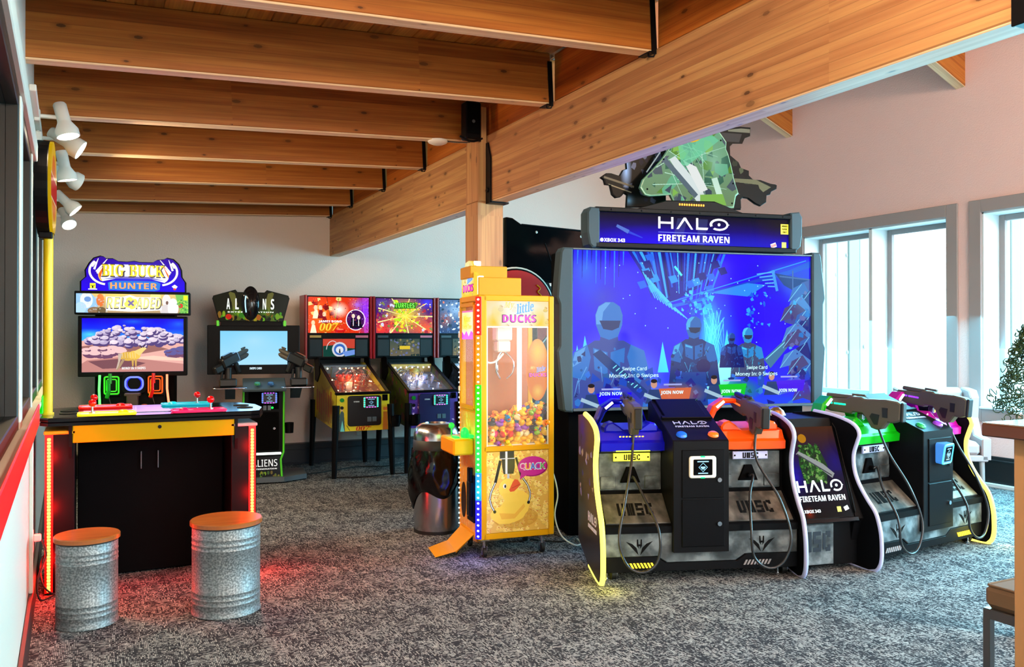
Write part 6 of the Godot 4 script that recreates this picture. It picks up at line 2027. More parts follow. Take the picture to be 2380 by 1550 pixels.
	for k in 36: e.append(Vector2.from_angle(TAU * k / 36) * Vector2(0.083, 0.215))
	mb.prism(e, -0.006, 0.004)
	var ov = part(t, "oval_sign", mb, emt(cv.tex(), 0.9), "orange oval hanging sign")
	_duck_words(ov, T(Vector3(CW * 0.80, (ym + yw) / 2 + 0.10, -0.029)), 0.52, 0.9)
	_ducks(pos, th, ym)

func _ducks(pos: Vector3, th: float, ym: float):
	# one duck of each colour, then copies: a pile that is highest at the back right
	var rng := RandomNumberGenerator.new(); rng.seed = 5
	var cols = [Color(1.0, 0.78, 0.1), Color(1.0, 0.6, 0.1), Color(0.98, 0.9, 0.7), Color(0.95, 0.2, 0.55), Color(0.05, 0.45, 0.7), Color(0.85, 0.12, 0.1), Color(0.2, 0.2, 0.28), Color(0.55, 0.75, 0.2), Color(0.62, 0.3, 0.75)]
	var cn = ["yellow", "orange", "cream", "pink", "blue", "red", "black", "green", "purple"]
	var protos = []
	var body := MB.new(); body.ball(Vector3(0, 0.018, 0), Vector3(0.030, 0.019, 0.022), 12, 8)
	body.ball(Vector3(-0.026, 0.026, 0), Vector3(0.010, 0.009, 0.008), 8, 6)
	body.ball(Vector3(0.012, 0.046, 0), Vector3(0.0175, 0.017, 0.017), 12, 8)
	var bm := body.mesh()
	var beak := MB.new(); beak.ball(Vector3(0.030, 0.043, 0), Vector3(0.009, 0.004, 0.009), 8, 6)
	var km := beak.mesh()
	var eyes := MB.new(); eyes.ball(Vector3(0.024, 0.051, 0.010), Vector3(0.003, 0.0035, 0.003), 6, 5); eyes.ball(Vector3(0.024, 0.051, -0.010), Vector3(0.003, 0.0035, 0.003), 6, 5)
	var ey := eyes.mesh()
	var made := 0
	var layer := 0
	while made < 265 and layer < 9:
		var y = ym + 0.026 + layer * 0.036
		for gx in 9:
			for gz in 7:
				var x = 0.055 + gx * 0.0555 + rng.randf_range(-0.012, 0.012) + (0.026 if layer % 2 else 0.0)
				var z = -0.052 - gz * 0.056 - rng.randf_range(-0.010, 0.010) - (0.02 if layer % 2 else 0.0)
				if x < 0.05 or x > CW - 0.05 or z < -CD + 0.06: continue
				var hgt = 0.20 + 0.085 * smoothstep(0.1, 0.5, x) - 0.05 * smoothstep(0.2, 0.35, -z)
				if y - ym > hgt: continue
				var inner = gz > 2 and layer < 4 and gx > 1 and gx < 7
				if inner: continue
				var r = rng.randf()
				var low = layer < 2
				var id = 0 if (low and r < 0.9) or r < 0.5 else (1 if r < 0.62 else rng.randi_range(2, 8))
				var o: Node3D
				while protos.size() <= id: protos.append(null)
				if protos[id] == null:
					o = thing("rubber_duck", "%s rubber duck in the heap inside the claw machine" % cn[id], "rubber duck", Vector3.ZERO, 0, "%s rubber ducks in the claw machine" % cn[id])
					for q in [["body", bm, _mat(cols[id], 0.3)], ["beak", km, _mat(Color(0.95, 0.3, 0.05) if id != 5 else Color(0.95, 0.7, 0.1), 0.35)], ["eyes", ey, mt("dark_ink")]]:
						var mi := MeshInstance3D.new()
						mi.name = q[0]
						mi.mesh = q[1]
						mi.set_surface_override_material(0, q[2])
						o.add_child(mi, true)
					protos[id] = o
				else:
					o = protos[id].duplicate()
					o.name = numbered("rubber_duck")
					add_child(o)
				o.position = pos + Vector3(x, y - 0.018, z).rotated(Vector3.UP, th)
				o.rotation = Vector3(rng.randf_range(-0.9, 0.9), rng.randf() * TAU, rng.randf_range(-0.9, 0.9))
				o.scale = Vector3.ONE * rng.randf_range(0.9, 1.1)
				made += 1
		layer += 1
# ------------------------------------------------------------------ machines behind the post
func _back_machines():
	var t = thing("arcade_cabinet", "black arcade machine with an overhanging riveted hood behind the timber post", "arcade cabinet", W(3.95, 0, 7.2))
	var mb := MB.new()
	mb.box(Vector3(-0.02, 1.0, -0.25), Vector3(0.60, 2.0, 0.7), 0.006)
	part(t, "body", mb, _mat(Color(0.10, 0.07, 0.065), 0.6))
	mb = MB.new()
	var P = []
	for q in [[-0.52, 2.62], [-0.50, 2.625], [-0.44, 2.62], [-0.345, 2.565], [0.55, 2.535], [0.75, 2.52], [0.75, 2.1], [0.1, 2.08], [0.02, 2.03], [-0.16, 2.05], [-0.25, 2.055], [-0.37, 2.12], [-0.50, 2.16], [-0.52, 2.17]]: P.append(Vector2(q[0], q[1]))
	mb.prism(P, -0.5, 0.2, 0.012)
	var hd = part(t, "hood", mb, mt("black_gloss"))
	mb = MB.new()
	mb.tube([Vector3(-0.345, 2.565, 0.19), Vector3(0.55, 2.535, 0.19)], 0.008, 6)
	mb.tube([Vector3(-0.10, 2.4, 0.2), Vector3(-0.02, 2.2, 0.2), Vector3(0.06, 2.06, 0.2)], 0.006, 6)
	part(hd, "edge_bead", mb, mt("black_satin"))
	mb = MB.new()
	for q in [[-0.19, 2.50], [0.30, 2.485], [-0.22, 2.08]]: mb.ball(Vector3(q[0], q[1], 0.20), Vector3(0.013, 0.013, 0.006), 10, 6)
	part(hd, "rivets", mb, mt("white_plastic"))
	mb = MB.new(); mb.xf = T(Vector3(-0.08, 2.05, 0.12), 0, 0, 0.35)
	mb.box(Vector3.ZERO, Vector3(0.08, 0.32, 0.08), 0.006)
	part(t, "strut", mb, mt("black_satin"))
	# red disc machine
	t = thing("arcade_cabinet", "red arcade machine with a round white rimmed red sign behind the claw machine", "arcade cabinet", W(3.42, 0, 6.75))
	mb = MB.new()
	mb.box(Vector3(-0.02, 0.8, -0.2), Vector3(0.42, 1.6, 0.5), 0.006)
	part(t, "body", mb, mt("black_satin"))
	for q in [[0.40, 0.0, "rim", "white_plastic"], [0.385, 0.008, "dark_ring", "black_satin"], [0.37, 0.014, "disc", "red_disc"]]:
		mb = MB.new(); mb.xf = T(Vector3(0, 1.74, 0))
		var e = []
		for k in 48: e.append(Vector2.from_angle(TAU * k / 48) * q[0])
		mb.prism(e, -0.05, q[1], 0.003)
		if not M.has("red_disc"): pm("red_disc", Color(0.72, 0.05, 0.04), 0.4)
		part(t, "round_%s" % q[2], mb, mt(q[3]))
	mb = MB.new()
	mb.tube(_curve([Vector3(0.20, 1.98, 0.018), Vector3(0.235, 1.95, 0.018), Vector3(0.21, 1.92, 0.018), Vector3(0.24, 1.89, 0.018), Vector3(0.26, 1.85, 0.018)], 5), 0.006, 5)
	part(t, "gold_scroll", mb, mt("gold_metal"))

# ------------------------------------------------------------------ the big screen cabinet
func _pts(a) -> Array:
	var o = []
	for q in a: o.append(Vector2(q[0], q[1]))
	return o

func _figure(cv: CV, x: float, y: float, s: float, a: Color, b: Color, c: Color, rng: RandomNumberGenerator):
	# a plain armoured figure in dim light: torso, plates, smooth helmet with a dark band
	var r := float(cv.w) / cv.h
	var q = func(pts, col):
		var o = []
		for p in pts: o.append([x + p[0] * s, y + p[1] * s * r])
		cv.poly(o, col)
	q.call([[-1.5, 3.2], [-1.35, 1.7], [-1.1, 1.0], [-0.5, 0.62], [0.5, 0.62], [1.1, 0.95], [1.4, 1.7], [1.6, 3.2]], a)
	q.call([[-1.38, 1.75], [-1.2, 1.0], [-0.75, 0.75], [-0.62, 1.15], [-0.8, 1.9]], b)
	q.call([[1.42, 1.75], [1.22, 0.95], [0.75, 0.75], [0.62, 1.15], [0.85, 1.9]], b)
	q.call([[-1.3, 1.5], [-1.15, 1.0], [-0.8, 0.82], [-0.95, 1.3]], c)
	q.call([[-0.55, 0.85], [-0.05, 1.0], [-0.05, 1.75], [-0.5, 1.55]], b)
	q.call([[0.55, 0.85], [0.05, 1.0], [0.05, 1.75], [0.5, 1.55]], b)
	q.call([[-0.5, 0.9], [-0.1, 1.02], [-0.1, 1.12], [-0.5, 1.02]], c)
	q.call([[-0.3, 0.45], [0.3, 0.45], [0.34, 0.85], [-0.34, 0.85]], a)
	q.call([[-0.45, 0.12], [-0.47, -0.2], [-0.36, -0.48], [-0.12, -0.62], [0.14, -0.62], [0.37, -0.48], [0.47, -0.2], [0.45, 0.12], [0.3, 0.5], [0.0, 0.6], [-0.3, 0.5]], b)
	q.call([[-0.44, 0.1], [-0.46, -0.2], [-0.36, -0.46], [-0.12, -0.6], [0.05, -0.6], [-0.2, -0.3], [-0.26, 0.1]], c)
	q.call([[-0.33, -0.02], [0.4, -0.02], [0.34, 0.2], [0.1, 0.3], [-0.2, 0.25]], a.darkened(0.3))
	for k in 40:
		cv.shard(rng, x + rng.randf_range(-1.3, 1.3) * s, y + rng.randf_range(0.8, 3.0) * s * r, s * rng.randf_range(0.04, 0.16), [a, b, a.darkened(0.25), b.darkened(0.2)][k % 4])
	for k in 9:
		var u = rng.randf_range(-1.2, 1.2); var v = rng.randf_range(0.8, 2.6)
		cv.line(x + u * s, y + v * s * r, x + (u + rng.randf_range(-0.3, 0.3)) * s, y + (v + 0.5) * s * r, s * 0.035, c, s * 0.01)

func _monitor_cabinet():
	var th = deg_to_rad(-11.0)
	var pos = W(3.2, 0, 5.40)
	var t = thing("arcade_cabinet", "huge HALO FIRETEAM RAVEN screen cabinet with grey side wings and cut out toppers", "arcade cabinet", pos, th)
	var mb := MB.new()
	mb.box(Vector3(1.02, 0.485, -0.40), Vector3(2.04, 0.95, 0.62), 0.006)
	mb.box(Vector3(1.02, 1.56, -0.28), Vector3(2.05, 1.22, 0.40), 0.006)
	part(t, "body", mb, mt("black_matte"))
	# wings
	mb = MB.new()
	mb.prism(_pts([[0.0, 2.172], [-0.075, 2.172], [-0.095, 2.14], [-0.125, 1.80], [-0.105, 1.75], [-0.105, 1.44], [-0.125, 1.40], [-0.075, 0.965], [-0.06, 0.95], [0.0, 0.945]]), -0.10, 0.03, 0.012)
	part(t, "side_wing", mb, mt("blue_grey"))
	mb = MB.new()
	mb.prism(_pts([[2.052, 2.19], [2.12, 2.19], [2.135, 2.16], [2.175, 1.82], [2.158, 1.77], [2.158, 1.46], [2.175, 1.42], [2.145, 1.01], [2.13, 0.99], [2.052, 0.965]]), -0.10, 0.03, 0.012)
	part(t, "side_wing", mb, mt("blue_grey"))
	mb = MB.new()
	mb.box(Vector3(1.03, 0.962, 0.0), Vector3(2.06, 0.022, 0.05), 0.004)
	part(t, "screen_rail", mb, mt("grey_metal"))
	mb = MB.new()
	mb.box(Vector3(1.03, 2.165, 0.0), Vector3(2.06, 0.014, 0.04), 0.004)
	part(t, "screen_rail", mb, mt("grey_metal"))
	# screen picture
	var cv := CV.new(1280, 744, Color8(38, 0, 240))
	var rng := RandomNumberGenerator.new(); rng.seed = 40
	cv.vgrad(0, 0.55, Color8(40, 4, 236), Color8(34, 0, 250)); cv.vgrad(0.55, 1.0, Color8(34, 0, 250), Color8(40, 70, 230))
	cv.glow(0.12, 0.30, 0.22, 0.34, Color8(60, 70, 190, 210)); cv.glow(0.2, 0.95, 0.35, 0.4, Color8(90, 150, 255, 230)); cv.glow(0.05, 0.12, 0.12, 0.3, Color8(30, 110, 255, 220)); cv.glow(0.9, 0.15, 0.3, 0.25, Color8(20, 30, 180, 220))
	# roof panels and girders
	# a slanting ribbed roof falling from the upper right to the middle
	cv.poly([[0.22, 0.0], [0.60, 0.0], [0.52, 0.22], [0.38, 0.34], [0.30, 0.20]], Color8(16, 14, 150))
	for k in 26:
		var u = k / 25.0
		var x0 = lerpf(0.24, 0.62, u); var x1 = lerpf(0.33, 0.54, u)
		var wd = rng.randf_range(0.004, 0.014)
		cv.line(x0, 0.0, lerpf(x0, x1, rng.randf_range(0.6, 1.0)), rng.randf_range(0.18, 0.32), wd, [Color8(30, 120, 235), Color8(14, 40, 180), Color8(50, 160, 250), Color8(10, 8, 110), Color8(24, 80, 215)][k % 5], wd * 0.6)
	for k in 18:
		var u = rng.randf(); var v = rng.randf_range(0.02, 0.24)
		var x = lerpf(0.25, 0.60, u)
		cv.poly([[x, v], [x + 0.03, v - 0.012], [x + 0.042, v + 0.03], [x + 0.014, v + 0.045]], [Color8(34, 140, 245), Color8(12, 16, 130), Color8(26, 96, 225)][k % 3])
	for k in 12: cv.line(0.28 + 0.01 * k, 0.13 + 0.018 * k, 0.33 + 0.012 * k, 0.30 + 0.012 * k, 0.004, Color8(70, 190, 255))
	cv.line(0.41, 0.09, 0.44, 0.15, 0.009, Color8(70, 220, 255))
	cv.poly([[0.555, 0.255], [0.90, 0.10], [1.0, 0.03], [1.0, 0.075], [0.9, 0.13], [0.6, 0.25]], Color8(20, 60, 200)); cv.poly([[0.56, 0.26], [0.72, 0.19], [0.8, 0.2], [0.72, 0.28]], Color8(40, 130, 240)); cv.line(0.40, 0.35, 0.56, 0.29, 0.012, Color8(30, 100, 220)); cv.line(0.38, 0.33, 0.98, 0.03, 0.004, Color8(40, 140, 235))
	for k in 5:
		cv.line(0.76 + 0.012 * k, 0.13 + 0.02 * k, 0.84, 0.11 + 0.025 * k, 0.005, Color8(80, 170, 240))
	cv.line(0.83, 0.10, 0.85, 0.24, 0.012, Color8(60, 140, 235)); cv.poly([[0.84, 0.12], [1, 0.16], [1, 0.3], [0.88, 0.2]], Color8(16, 14, 110)); cv.line(0.86, 0.14, 1.0, 0.16, 0.006, Color8(60, 80, 150)); cv.line(0.92, 0.1, 0.92, 0.25, 0.006, Color8(60, 80, 150))
	for k in 12: cv.line(0.005 + 0.018 * k, 0.0, 0.003 + 0.018 * k, rng.randf_range(0.08, 0.24), 0.006, [Color8(20, 20, 160), Color8(40, 120, 250)][k % 2], 0.002)
	# falling pieces in the middle
	for k in 46:
		var a = rng.randf_range(0.44, 0.57); var y = rng.randf_range(0.26, 0.40)
		cv.shard(rng, a, y, rng.randf_range(0.004, 0.016), [Color8(30, 150, 245), Color8(60, 190, 250), Color8(20, 60, 200)][k % 3])
	for k in 50: cv.ell(rng.randf_range(0.1, 0.95), rng.randf_range(0.05, 0.6), 0.0022, 0.0038, Color8(150, 230, 255))
	for k in 30: cv.shard(rng, rng.randf_range(0.72, 0.82), rng.randf_range(0.25, 0.48), rng.randf_range(0.004, 0.014), [Color8(40, 150, 240), Color8(20, 90, 220)][k % 2])
	# pillar of light
	cv.glow(0.57, 0.60, 0.13, 0.42, Color8(0, 160, 255, 235), 0.9); cv.glow(0.56, 0.55, 0.05, 0.30, Color8(60, 230, 255, 235), 0.9); cv.glow(0.57, 0.80, 0.12, 0.22, Color8(80, 225, 255, 245), 0.8)
	for k in 22: cv.line(rng.randf_range(0.53, 0.62), rng.randf_range(0.36, 0.5), rng.randf_range(0.53, 0.62), rng.randf_range(0.6, 0.78), 0.005, Color8(90, 235, 255, 150), 0.001)
	cv.poly([[0.52, 0.66], [0.56, 0.72], [0.58, 0.78], [0.60, 0.70], [0.64, 0.66], [0.66, 0.80], [0.62, 0.90], [0.56, 0.92], [0.53, 0.84]], Color8(150, 245, 255, 230))
	# flames at the left edge
	for q in [[0.02, 0.72], [0.05, 0.66], [0.36, 0.7], [0.63, 0.62]]:
		cv.poly([[q[0] - 0.02, q[1] + 0.08], [q[0], q[1] - 0.12], [q[0] + 0.025, q[1] + 0.08]], Color8(60, 210, 255))
	# plain armoured figures as dim shapes
	cv.glow(0.16, 0.8, 0.22, 0.35, Color8(110, 150, 240, 230), 0.8)
	_figure(cv, 0.145, 0.45, 0.115, Color8(58, 74, 150), Color8(50, 110, 190), Color8(90, 150, 215), rng)
	cv.poly([[0.08, 0.66], [0.11, 0.63], [0.30, 0.90], [0.27, 0.95]], Color8(36, 60, 120))
	for k in 9: cv.line(0.16 + 0.012 * k, 0.75 + 0.018 * k, 0.175 + 0.012 * k, 0.73 + 0.018 * k, 0.004, Color8(120, 220, 240))
	_figure(cv, 0.49, 0.49, 0.07, Color8(24, 44, 110), Color8(26, 90, 170), Color8(60, 160, 215), rng); cv.ell(0.53, 0.74, 0.03, 0.045, Color8(30, 20, 90)); cv.poly([[0.42, 0.78], [0.54, 0.78], [0.55, 1.0], [0.40, 1.0]], Color8(28, 60, 140))
	_figure(cv, 0.72, 0.54, 0.05, Color8(60, 70, 110), Color8(40, 130, 200), Color8(70, 190, 225), rng); _figure(cv, 0.65, 0.56, 0.035, Color8(10, 20, 100), Color8(20, 60, 150), Color8(30, 100, 180), rng)
	cv.poly([[0.79, 0.70], [0.93, 0.5], [0.95, 0.52], [0.82, 0.76]], Color8(60, 110, 150))
	cv.line(0.80, 0.70, 0.94, 0.51, 0.004, Color8(120, 200, 220))
	# jagged rocks at the right edge
	cv.poly([[0.88, 0.45], [0.93, 0.28], [0.96, 0.18], [1, 0.16], [1, 0.95], [0.93, 0.95], [0.9, 0.75], [0.95, 0.6], [0.93, 0.47]], Color8(60, 70, 150))
	for k in 16:
		var y = 0.26 + 0.045 * k
		var x = 0.90 + 0.04 * sin(k * 1.7)
		cv.poly([[x, y + 0.05], [x + 0.02, y - 0.04], [x + 0.07, y - 0.08], [1.0, y], [1.0, y + 0.05], [x + 0.05, y + 0.03]], [Color8(50, 90, 170), Color8(34, 40, 120), Color8(70, 120, 190), Color8(70, 66, 120)][k % 4])
		cv.line(x, y + 0.05, x + 0.06, y - 0.07, 0.003, Color8(110, 180, 220))
	for k in 40: cv.shard(rng, rng.randf_range(0.9, 1.0), rng.randf_range(0.24, 0.95), rng.randf_range(0.004, 0.014), [Color8(40, 110, 190), Color8(20, 30, 120), Color8(90, 96, 160), Color8(60, 160, 220), Color8(60, 50, 120)][k % 5])
	for k in 70: cv.shard(rng, rng.randf_range(0.0, 1.0), rng.randf_range(0.78, 1.0), rng.randf_range(0.006, 0.025), [Color8(30, 70, 180), Color8(50, 110, 210), Color8(24, 30, 130)][k % 3])
	# join banners with small busts
	var jb = [[0.075, 0.945, Color8(30, 10, 230), 0.16], [0.325, 0.92, Color8(196, 96, 60), 0.155], [0.575, 0.90, Color8(20, 190, 40), 0.14], [0.825, 0.88, Color8(70, 30, 220), 0.15]]
	for q in jb:
		cv.glow(q[0] + 0.1, q[1], q[3] * 0.85, 0.09, Color(q[2].r, q[2].g, q[2].b, 0.8), 0.9)
		cv.poly([[q[0] + 0.02, q[1] - 0.035], [q[0] + q[3], q[1] - 0.04], [q[0] + q[3] - 0.01, q[1] + 0.035], [q[0] + 0.01, q[1] + 0.04]], q[2])
		cv.rect(q[0] + 0.04, q[1] - 0.066, 0.075, 0.012, Color8(150, 160, 220))
		cv.poly([[q[0] - 0.035, q[1] + 0.06], [q[0] - 0.02, q[1] - 0.03], [q[0] + 0.02, q[1] - 0.03], [q[0] + 0.035, q[1] + 0.06]], Color8(40, 60, 110)); cv.ell(q[0], q[1] - 0.065, 0.013, 0.027, Color8(190, 140, 120)); cv.ell(q[0], q[1] - 0.085, 0.013, 0.013, Color8(30, 20, 24)); cv.line(q[0] - 0.04, q[1] + 0.0, q[0] + 0.035, q[1] + 0.05, 0.014, Color8(150, 180, 200))
	mb = MB.new()
	mb.prism(_pts([[0.0, 0.972], [2.052, 0.972], [2.052, 2.16], [0.0, 2.16]]), -0.06, 0.0)
	var sc = part(t, "screen", mb, emt(cv.tex(), 1.25, 0.08))
	var wi = em(Color(0.75, 0.95, 1.0), 1.1)
	for q in [["Swipe Card", 1472.0, 862.0, 54.0], ["Money In: 0 Swipes", 1471.0, 878.0, 110.0], ["Swipe Card", 1758.0, 854.0, 50.0], ["Money In: 0 Swipes", 1757.0, 869.0, 102.0], ["JOIN NOW", 1418.0, 921.0, 54.0], ["JOIN NOW", 1559.0, 915.5, 52.0], ["JOIN NOW", 1697.0, 910.5, 48.0], ["JOIN NOW", 1831.0, 906.0, 46.0]]:
		var uu = (q[1] - 1327.0) / 558.0
		var x = 2.052 * (uu - 0.035 * (1.0 - uu) * uu * 2.0)
		var top = 587.0 + uu * 4.0; var bot = 956.0 - uu * 22.0
		var y = lerpf(2.16, 0.972, (q[2] - top) / (bot - top))
		lett(sc, q[0], T(Vector3(x, y, 0.001)), 0.036 if q[0] != "JOIN NOW" else 0.032, q[3] * 2.052 / 558.0, wi, 0.001, "Droid Sans", 400 if q[0] != "JOIN NOW" else 700)
	for k in 2:
		area("screen_glow", pos + Vector3(0.55 + 0.95 * k, 1.62, 0.12).rotated(Vector3.UP, th), Vector3(0, -0.1, 1).rotated(Vector3.UP, th), Vector2(0.9, 1.0), Color(0.22, 0.16, 1.0), 0.5)
	# marquee box
	mb = MB.new()
	mb.box(Vector3(1.035, 2.335, -0.17), Vector3(1.66, 0.30, 0.36), 0.006)
	mb.box(Vector3(1.04, 2.465, 0.02), Vector3(1.74, 0.036, 0.05), 0.006)
	mb.box(Vector3(1.03, 2.197, 0.02), Vector3(1.72, 0.04, 0.06), 0.006)
	for k in 7: mb.ball(Vector3(0.3 + 0.245 * k, 2.465, 0.046), Vector3(0.007, 0.007, 0.004), 6, 5)
	var mq = part(t, "marquee_box", mb, mt("black_metal"))
	for s in [0, 1]:
		mb = MB.new()
		var xs = [0.205, 0.13, 0.108, 0.108, 0.125, 0.15, 0.205] if s == 0 else [1.84, 1.92, 1.945, 1.945, 1.93, 1.90, 1.84]
		var ys = [2.475, 2.478, 2.44, 2.29, 2.20, 2.175, 2.175] if s == 0 else [2.50, 2.51, 2.47, 2.32, 2.23, 2.205, 2.20]
		var pp = []
		for k in 7: pp.append(Vector2(xs[k], ys[k]))
		mb.prism(pp, -0.10, 0.05, 0.01)
		part(t, "marquee_wing", mb, mt("blue_grey"))
	cv = CV.new(768, 112, Color8(12, 14, 40))
	cv.vgrad(0, 1, Color8(14, 14, 34), Color8(34, 6, 230)); cv.glow(0.3, 1.0, 0.4, 0.7, Color8(40, 10, 255, 255), 0.8); cv.glow(0.75, 1.0, 0.4, 0.5, Color8(30, 40, 210, 230), 0.8); cv.glow(0.95, 0.2, 0.2, 0.6, Color8(30, 30, 30, 200))
	cv.line(0.09, 0.42, 0.15, 0.62, 0.014, Color8(110, 160, 240, 200), 0.02); cv.line(0.15, 0.62, 0.22, 0.8, 0.012, Color8(70, 120, 250, 160), 0.005)
	cv.poly([[0.40, 0.1], [0.45, 0.1], [0.42, 1.0], [0.37, 1.0]], Color8(90, 110, 160, 110)); cv.poly([[0.51, 0.1], [0.56, 0.1], [0.54, 1.0], [0.50, 1.0]], Color8(90, 110, 160, 110))
	mb = MB.new()
	mb.prism(_pts([[0.206, 2.217], [1.838, 2.217], [1.838, 2.446], [0.206, 2.446]]), -0.02, 0.016)
	var mf = part(mq, "lit_panel", mb, emt(cv.tex(), 0.95, 0.08))
	var L1 = em(Color(0.97, 0.98, 1.0), 1.5)
	_halo_word(mf, T(Vector3(0.995, 2.385, 0.018)), 0.60, 0.09, L1)
	lett(mf, "FIRETEAM RAVEN", T(Vector3(1.0, 2.268, 0.018)), 0.050, 0.61, L1)
	mb = MB.new(); mb.box(Vector3(1.0, 2.312, 0.018), Vector3(0.61, 0.004, 0.002)); mb.box(Vector3(1.0, 2.234, 0.018), Vector3(0.61, 0.003, 0.002))
	part(mf, "rule", mb, em(Color(0.3, 0.4, 1.0), 0.8))
	lett(mf, "XBOX 343", T(Vector3(0.335, 2.238, 0.018)), 0.026, 0.17, L1)
	mb = MB.new(); mb.xf = T(Vector3(0.232, 2.238, 0.018), PI / 2); mb.lathe([Vector2(0, 0), Vector2(0.014, 0), Vector2(0.014, 0.002), Vector2(0, 0.002)], 16)
	part(mf, "round_logo", mb, L1)
	mb = MB.new(); mb.box(Vector3(1.80, 2.37, 0.018), Vector3(0.07, 0.082, 0.003), 0.001)
	var st = part(mf, "yellow_sticker", mb, em(Color(1.0, 0.93, 0.0), 0.8))
	for k in 3: lett(st, ["ARRANGED", "PLAYERS", "ONLY"][k], T(Vector3(1.80, 2.394 - 0.024 * k, 0.0205)), 0.013, 0.05 - 0.008 * k, mt("dark_ink"), 0.001)
	mb = MB.new(); mb.box(Vector3(1.795, 2.243, 0.018), Vector3(0.042, 0.046, 0.003), 0.001)
	part(mf, "yellow_logo", mb, em(Color(0.85, 0.85, 0.2), 0.7))
	mb = MB.new(); mb.xf = T(Vector3(1.70, 2.237, 0.018), 0, 0, 0.35); mb.box(Vector3.ZERO, Vector3(0.05, 0.036, 0.003), 0.001)
	var rl = part(mf, "white_logo", mb, em(Color(1, 0.9, 0.92), 0.9))
	lett(rl, "RAW", T(Vector3(1.70, 2.237, 0.020), 0, 0, 0.35), 0.02, 0.042, _mat(Color(0.7, 0.1, 0.12)), 0.001)
	area("marquee_glow", pos + Vector3(1.02, 2.33, 0.08).rotated(Vector3.UP, th), Vector3(0, 0, 1).rotated(Vector3.UP, th), Vector2(1.5, 0.2), Color(0.4, 0.35, 1.0), 0.15)
	# cap with a row of amber lamps
	mb = MB.new()
	mb.prism(_pts([[0.50, 2.48], [0.78, 2.565], [1.20, 2.575], [1.46, 2.49]]), -0.16, -0.02, 0.008)
	var cap = part(t, "marquee_cap", mb, mt("black_metal"))
	mb = MB.new()
	for k in 11: mb.box(Vector3(0.895 + 0.0205 * k, 2.537, -0.018), Vector3(0.012, 0.016, 0.006), 0.002)
	part(cap, "amber_lamps", mb, em(Color(1.0, 0.55, 0.12), 4.0))
	# three cut out boards above: plain faceted print, no figure drawn
	var green = _pts([[0.861, 3.010], [0.806, 2.926], [0.769, 2.880], [0.689, 2.795], [0.627, 2.735], [0.601, 2.670], [0.641, 2.615], [0.685, 2.607], [0.861, 2.625], [0.884, 2.582], [0.887, 2.521], [1.422, 2.544], [1.441, 2.641], [1.465, 2.663], [1.430, 2.755], [1.399, 2.885], [1.372, 2.976], [1.352, 3.016], [1.356, 3.072], [1.302, 3.141], [1.253, 3.179], [1.192, 3.243], [1.078, 3.283], [0.973, 3.241], [0.917, 3.081]])
	cv = CV.new(512, 448, Color8(96, 150, 116))
	cv.vgrad(0, 1, Color8(120, 190, 150), Color8(120, 150, 110))
	for k in 80: cv.shard(rng, rng.randf_range(0.05, 0.95), rng.randf_range(0.1, 1.0), rng.randf_range(0.02, 0.09), [Color8(60, 110, 90), Color8(110, 190, 150), Color8(140, 200, 90), Color8(86, 100, 110), Color8(96, 150, 60), Color8(70, 84, 100)][k % 6])
	for k in 14: cv.line(rng.randf_range(0.1, 0.8), rng.randf_range(0.2, 0.8), rng.randf_range(0.2, 0.9), rng.randf_range(0.3, 1.0), 0.008, Color8(200, 250, 225), 0.003)
	cv.poly([[0.28, 0.50], [0.34, 0.46], [0.62, 0.80], [0.68, 0.94], [0.60, 0.99], [0.54, 0.90]], Color8(230, 244, 244)); cv.line(0.2, 0.47, 0.56, 0.88, 0.05, Color8(96, 116, 130)); cv.poly([[0.42, 0.5], [0.56, 0.56], [0.68, 0.80], [0.60, 0.84]], Color8(246, 252, 250))
	cv.poly([[0.72, 0.68], [0.78, 0.66], [0.86, 0.92], [0.80, 0.94]], Color8(220, 255, 235)); cv.poly([[0.6, 0.86], [0.84, 0.84], [0.88, 0.96], [0.6, 0.97]], Color8(140, 200, 90)); cv.poly([[0.36, 0.28], [0.72, 0.2], [0.80, 0.26], [0.46, 0.56], [0.40, 0.54]], Color8(120, 225, 175, 200))
	cv.ell(0.5, 0.18, 0.13, 0.12, Color8(255, 200, 20)); cv.glow(0.75, 0.5, 0.2, 0.3, Color8(160, 220, 190, 180))
	mb = MB.new()
	mb.prism(green, -0.14, -0.11, 0.004)
	var gp = part(t, "topper_board", mb, _mat(Color(0.42, 0.62, 0.50), 0.3), "green cut out topper board")
	mb = MB.new()
	var gi = []
	for v in green: gi.append(Vector2(1.05 + (v.x - 1.05) * 0.965, 2.88 + (v.y - 2.88) * 0.965))
	mb.prism(gi, -0.11, -0.104)
	part(gp, "lit_print", mb, emt(cv.tex(), 0.85, 0.12))
	mb = MB.new()
	for q in [[0.66, 2.66], [0.80, 2.90], [0.91, 2.56], [1.40, 2.58], [1.41, 2.74], [1.30, 3.08]]: mb.ball(Vector3(q[0], q[1], -0.103), Vector3(0.008, 0.008, 0.004), 8, 6)
	part(gp, "screws", mb, mt("dark_ink"))
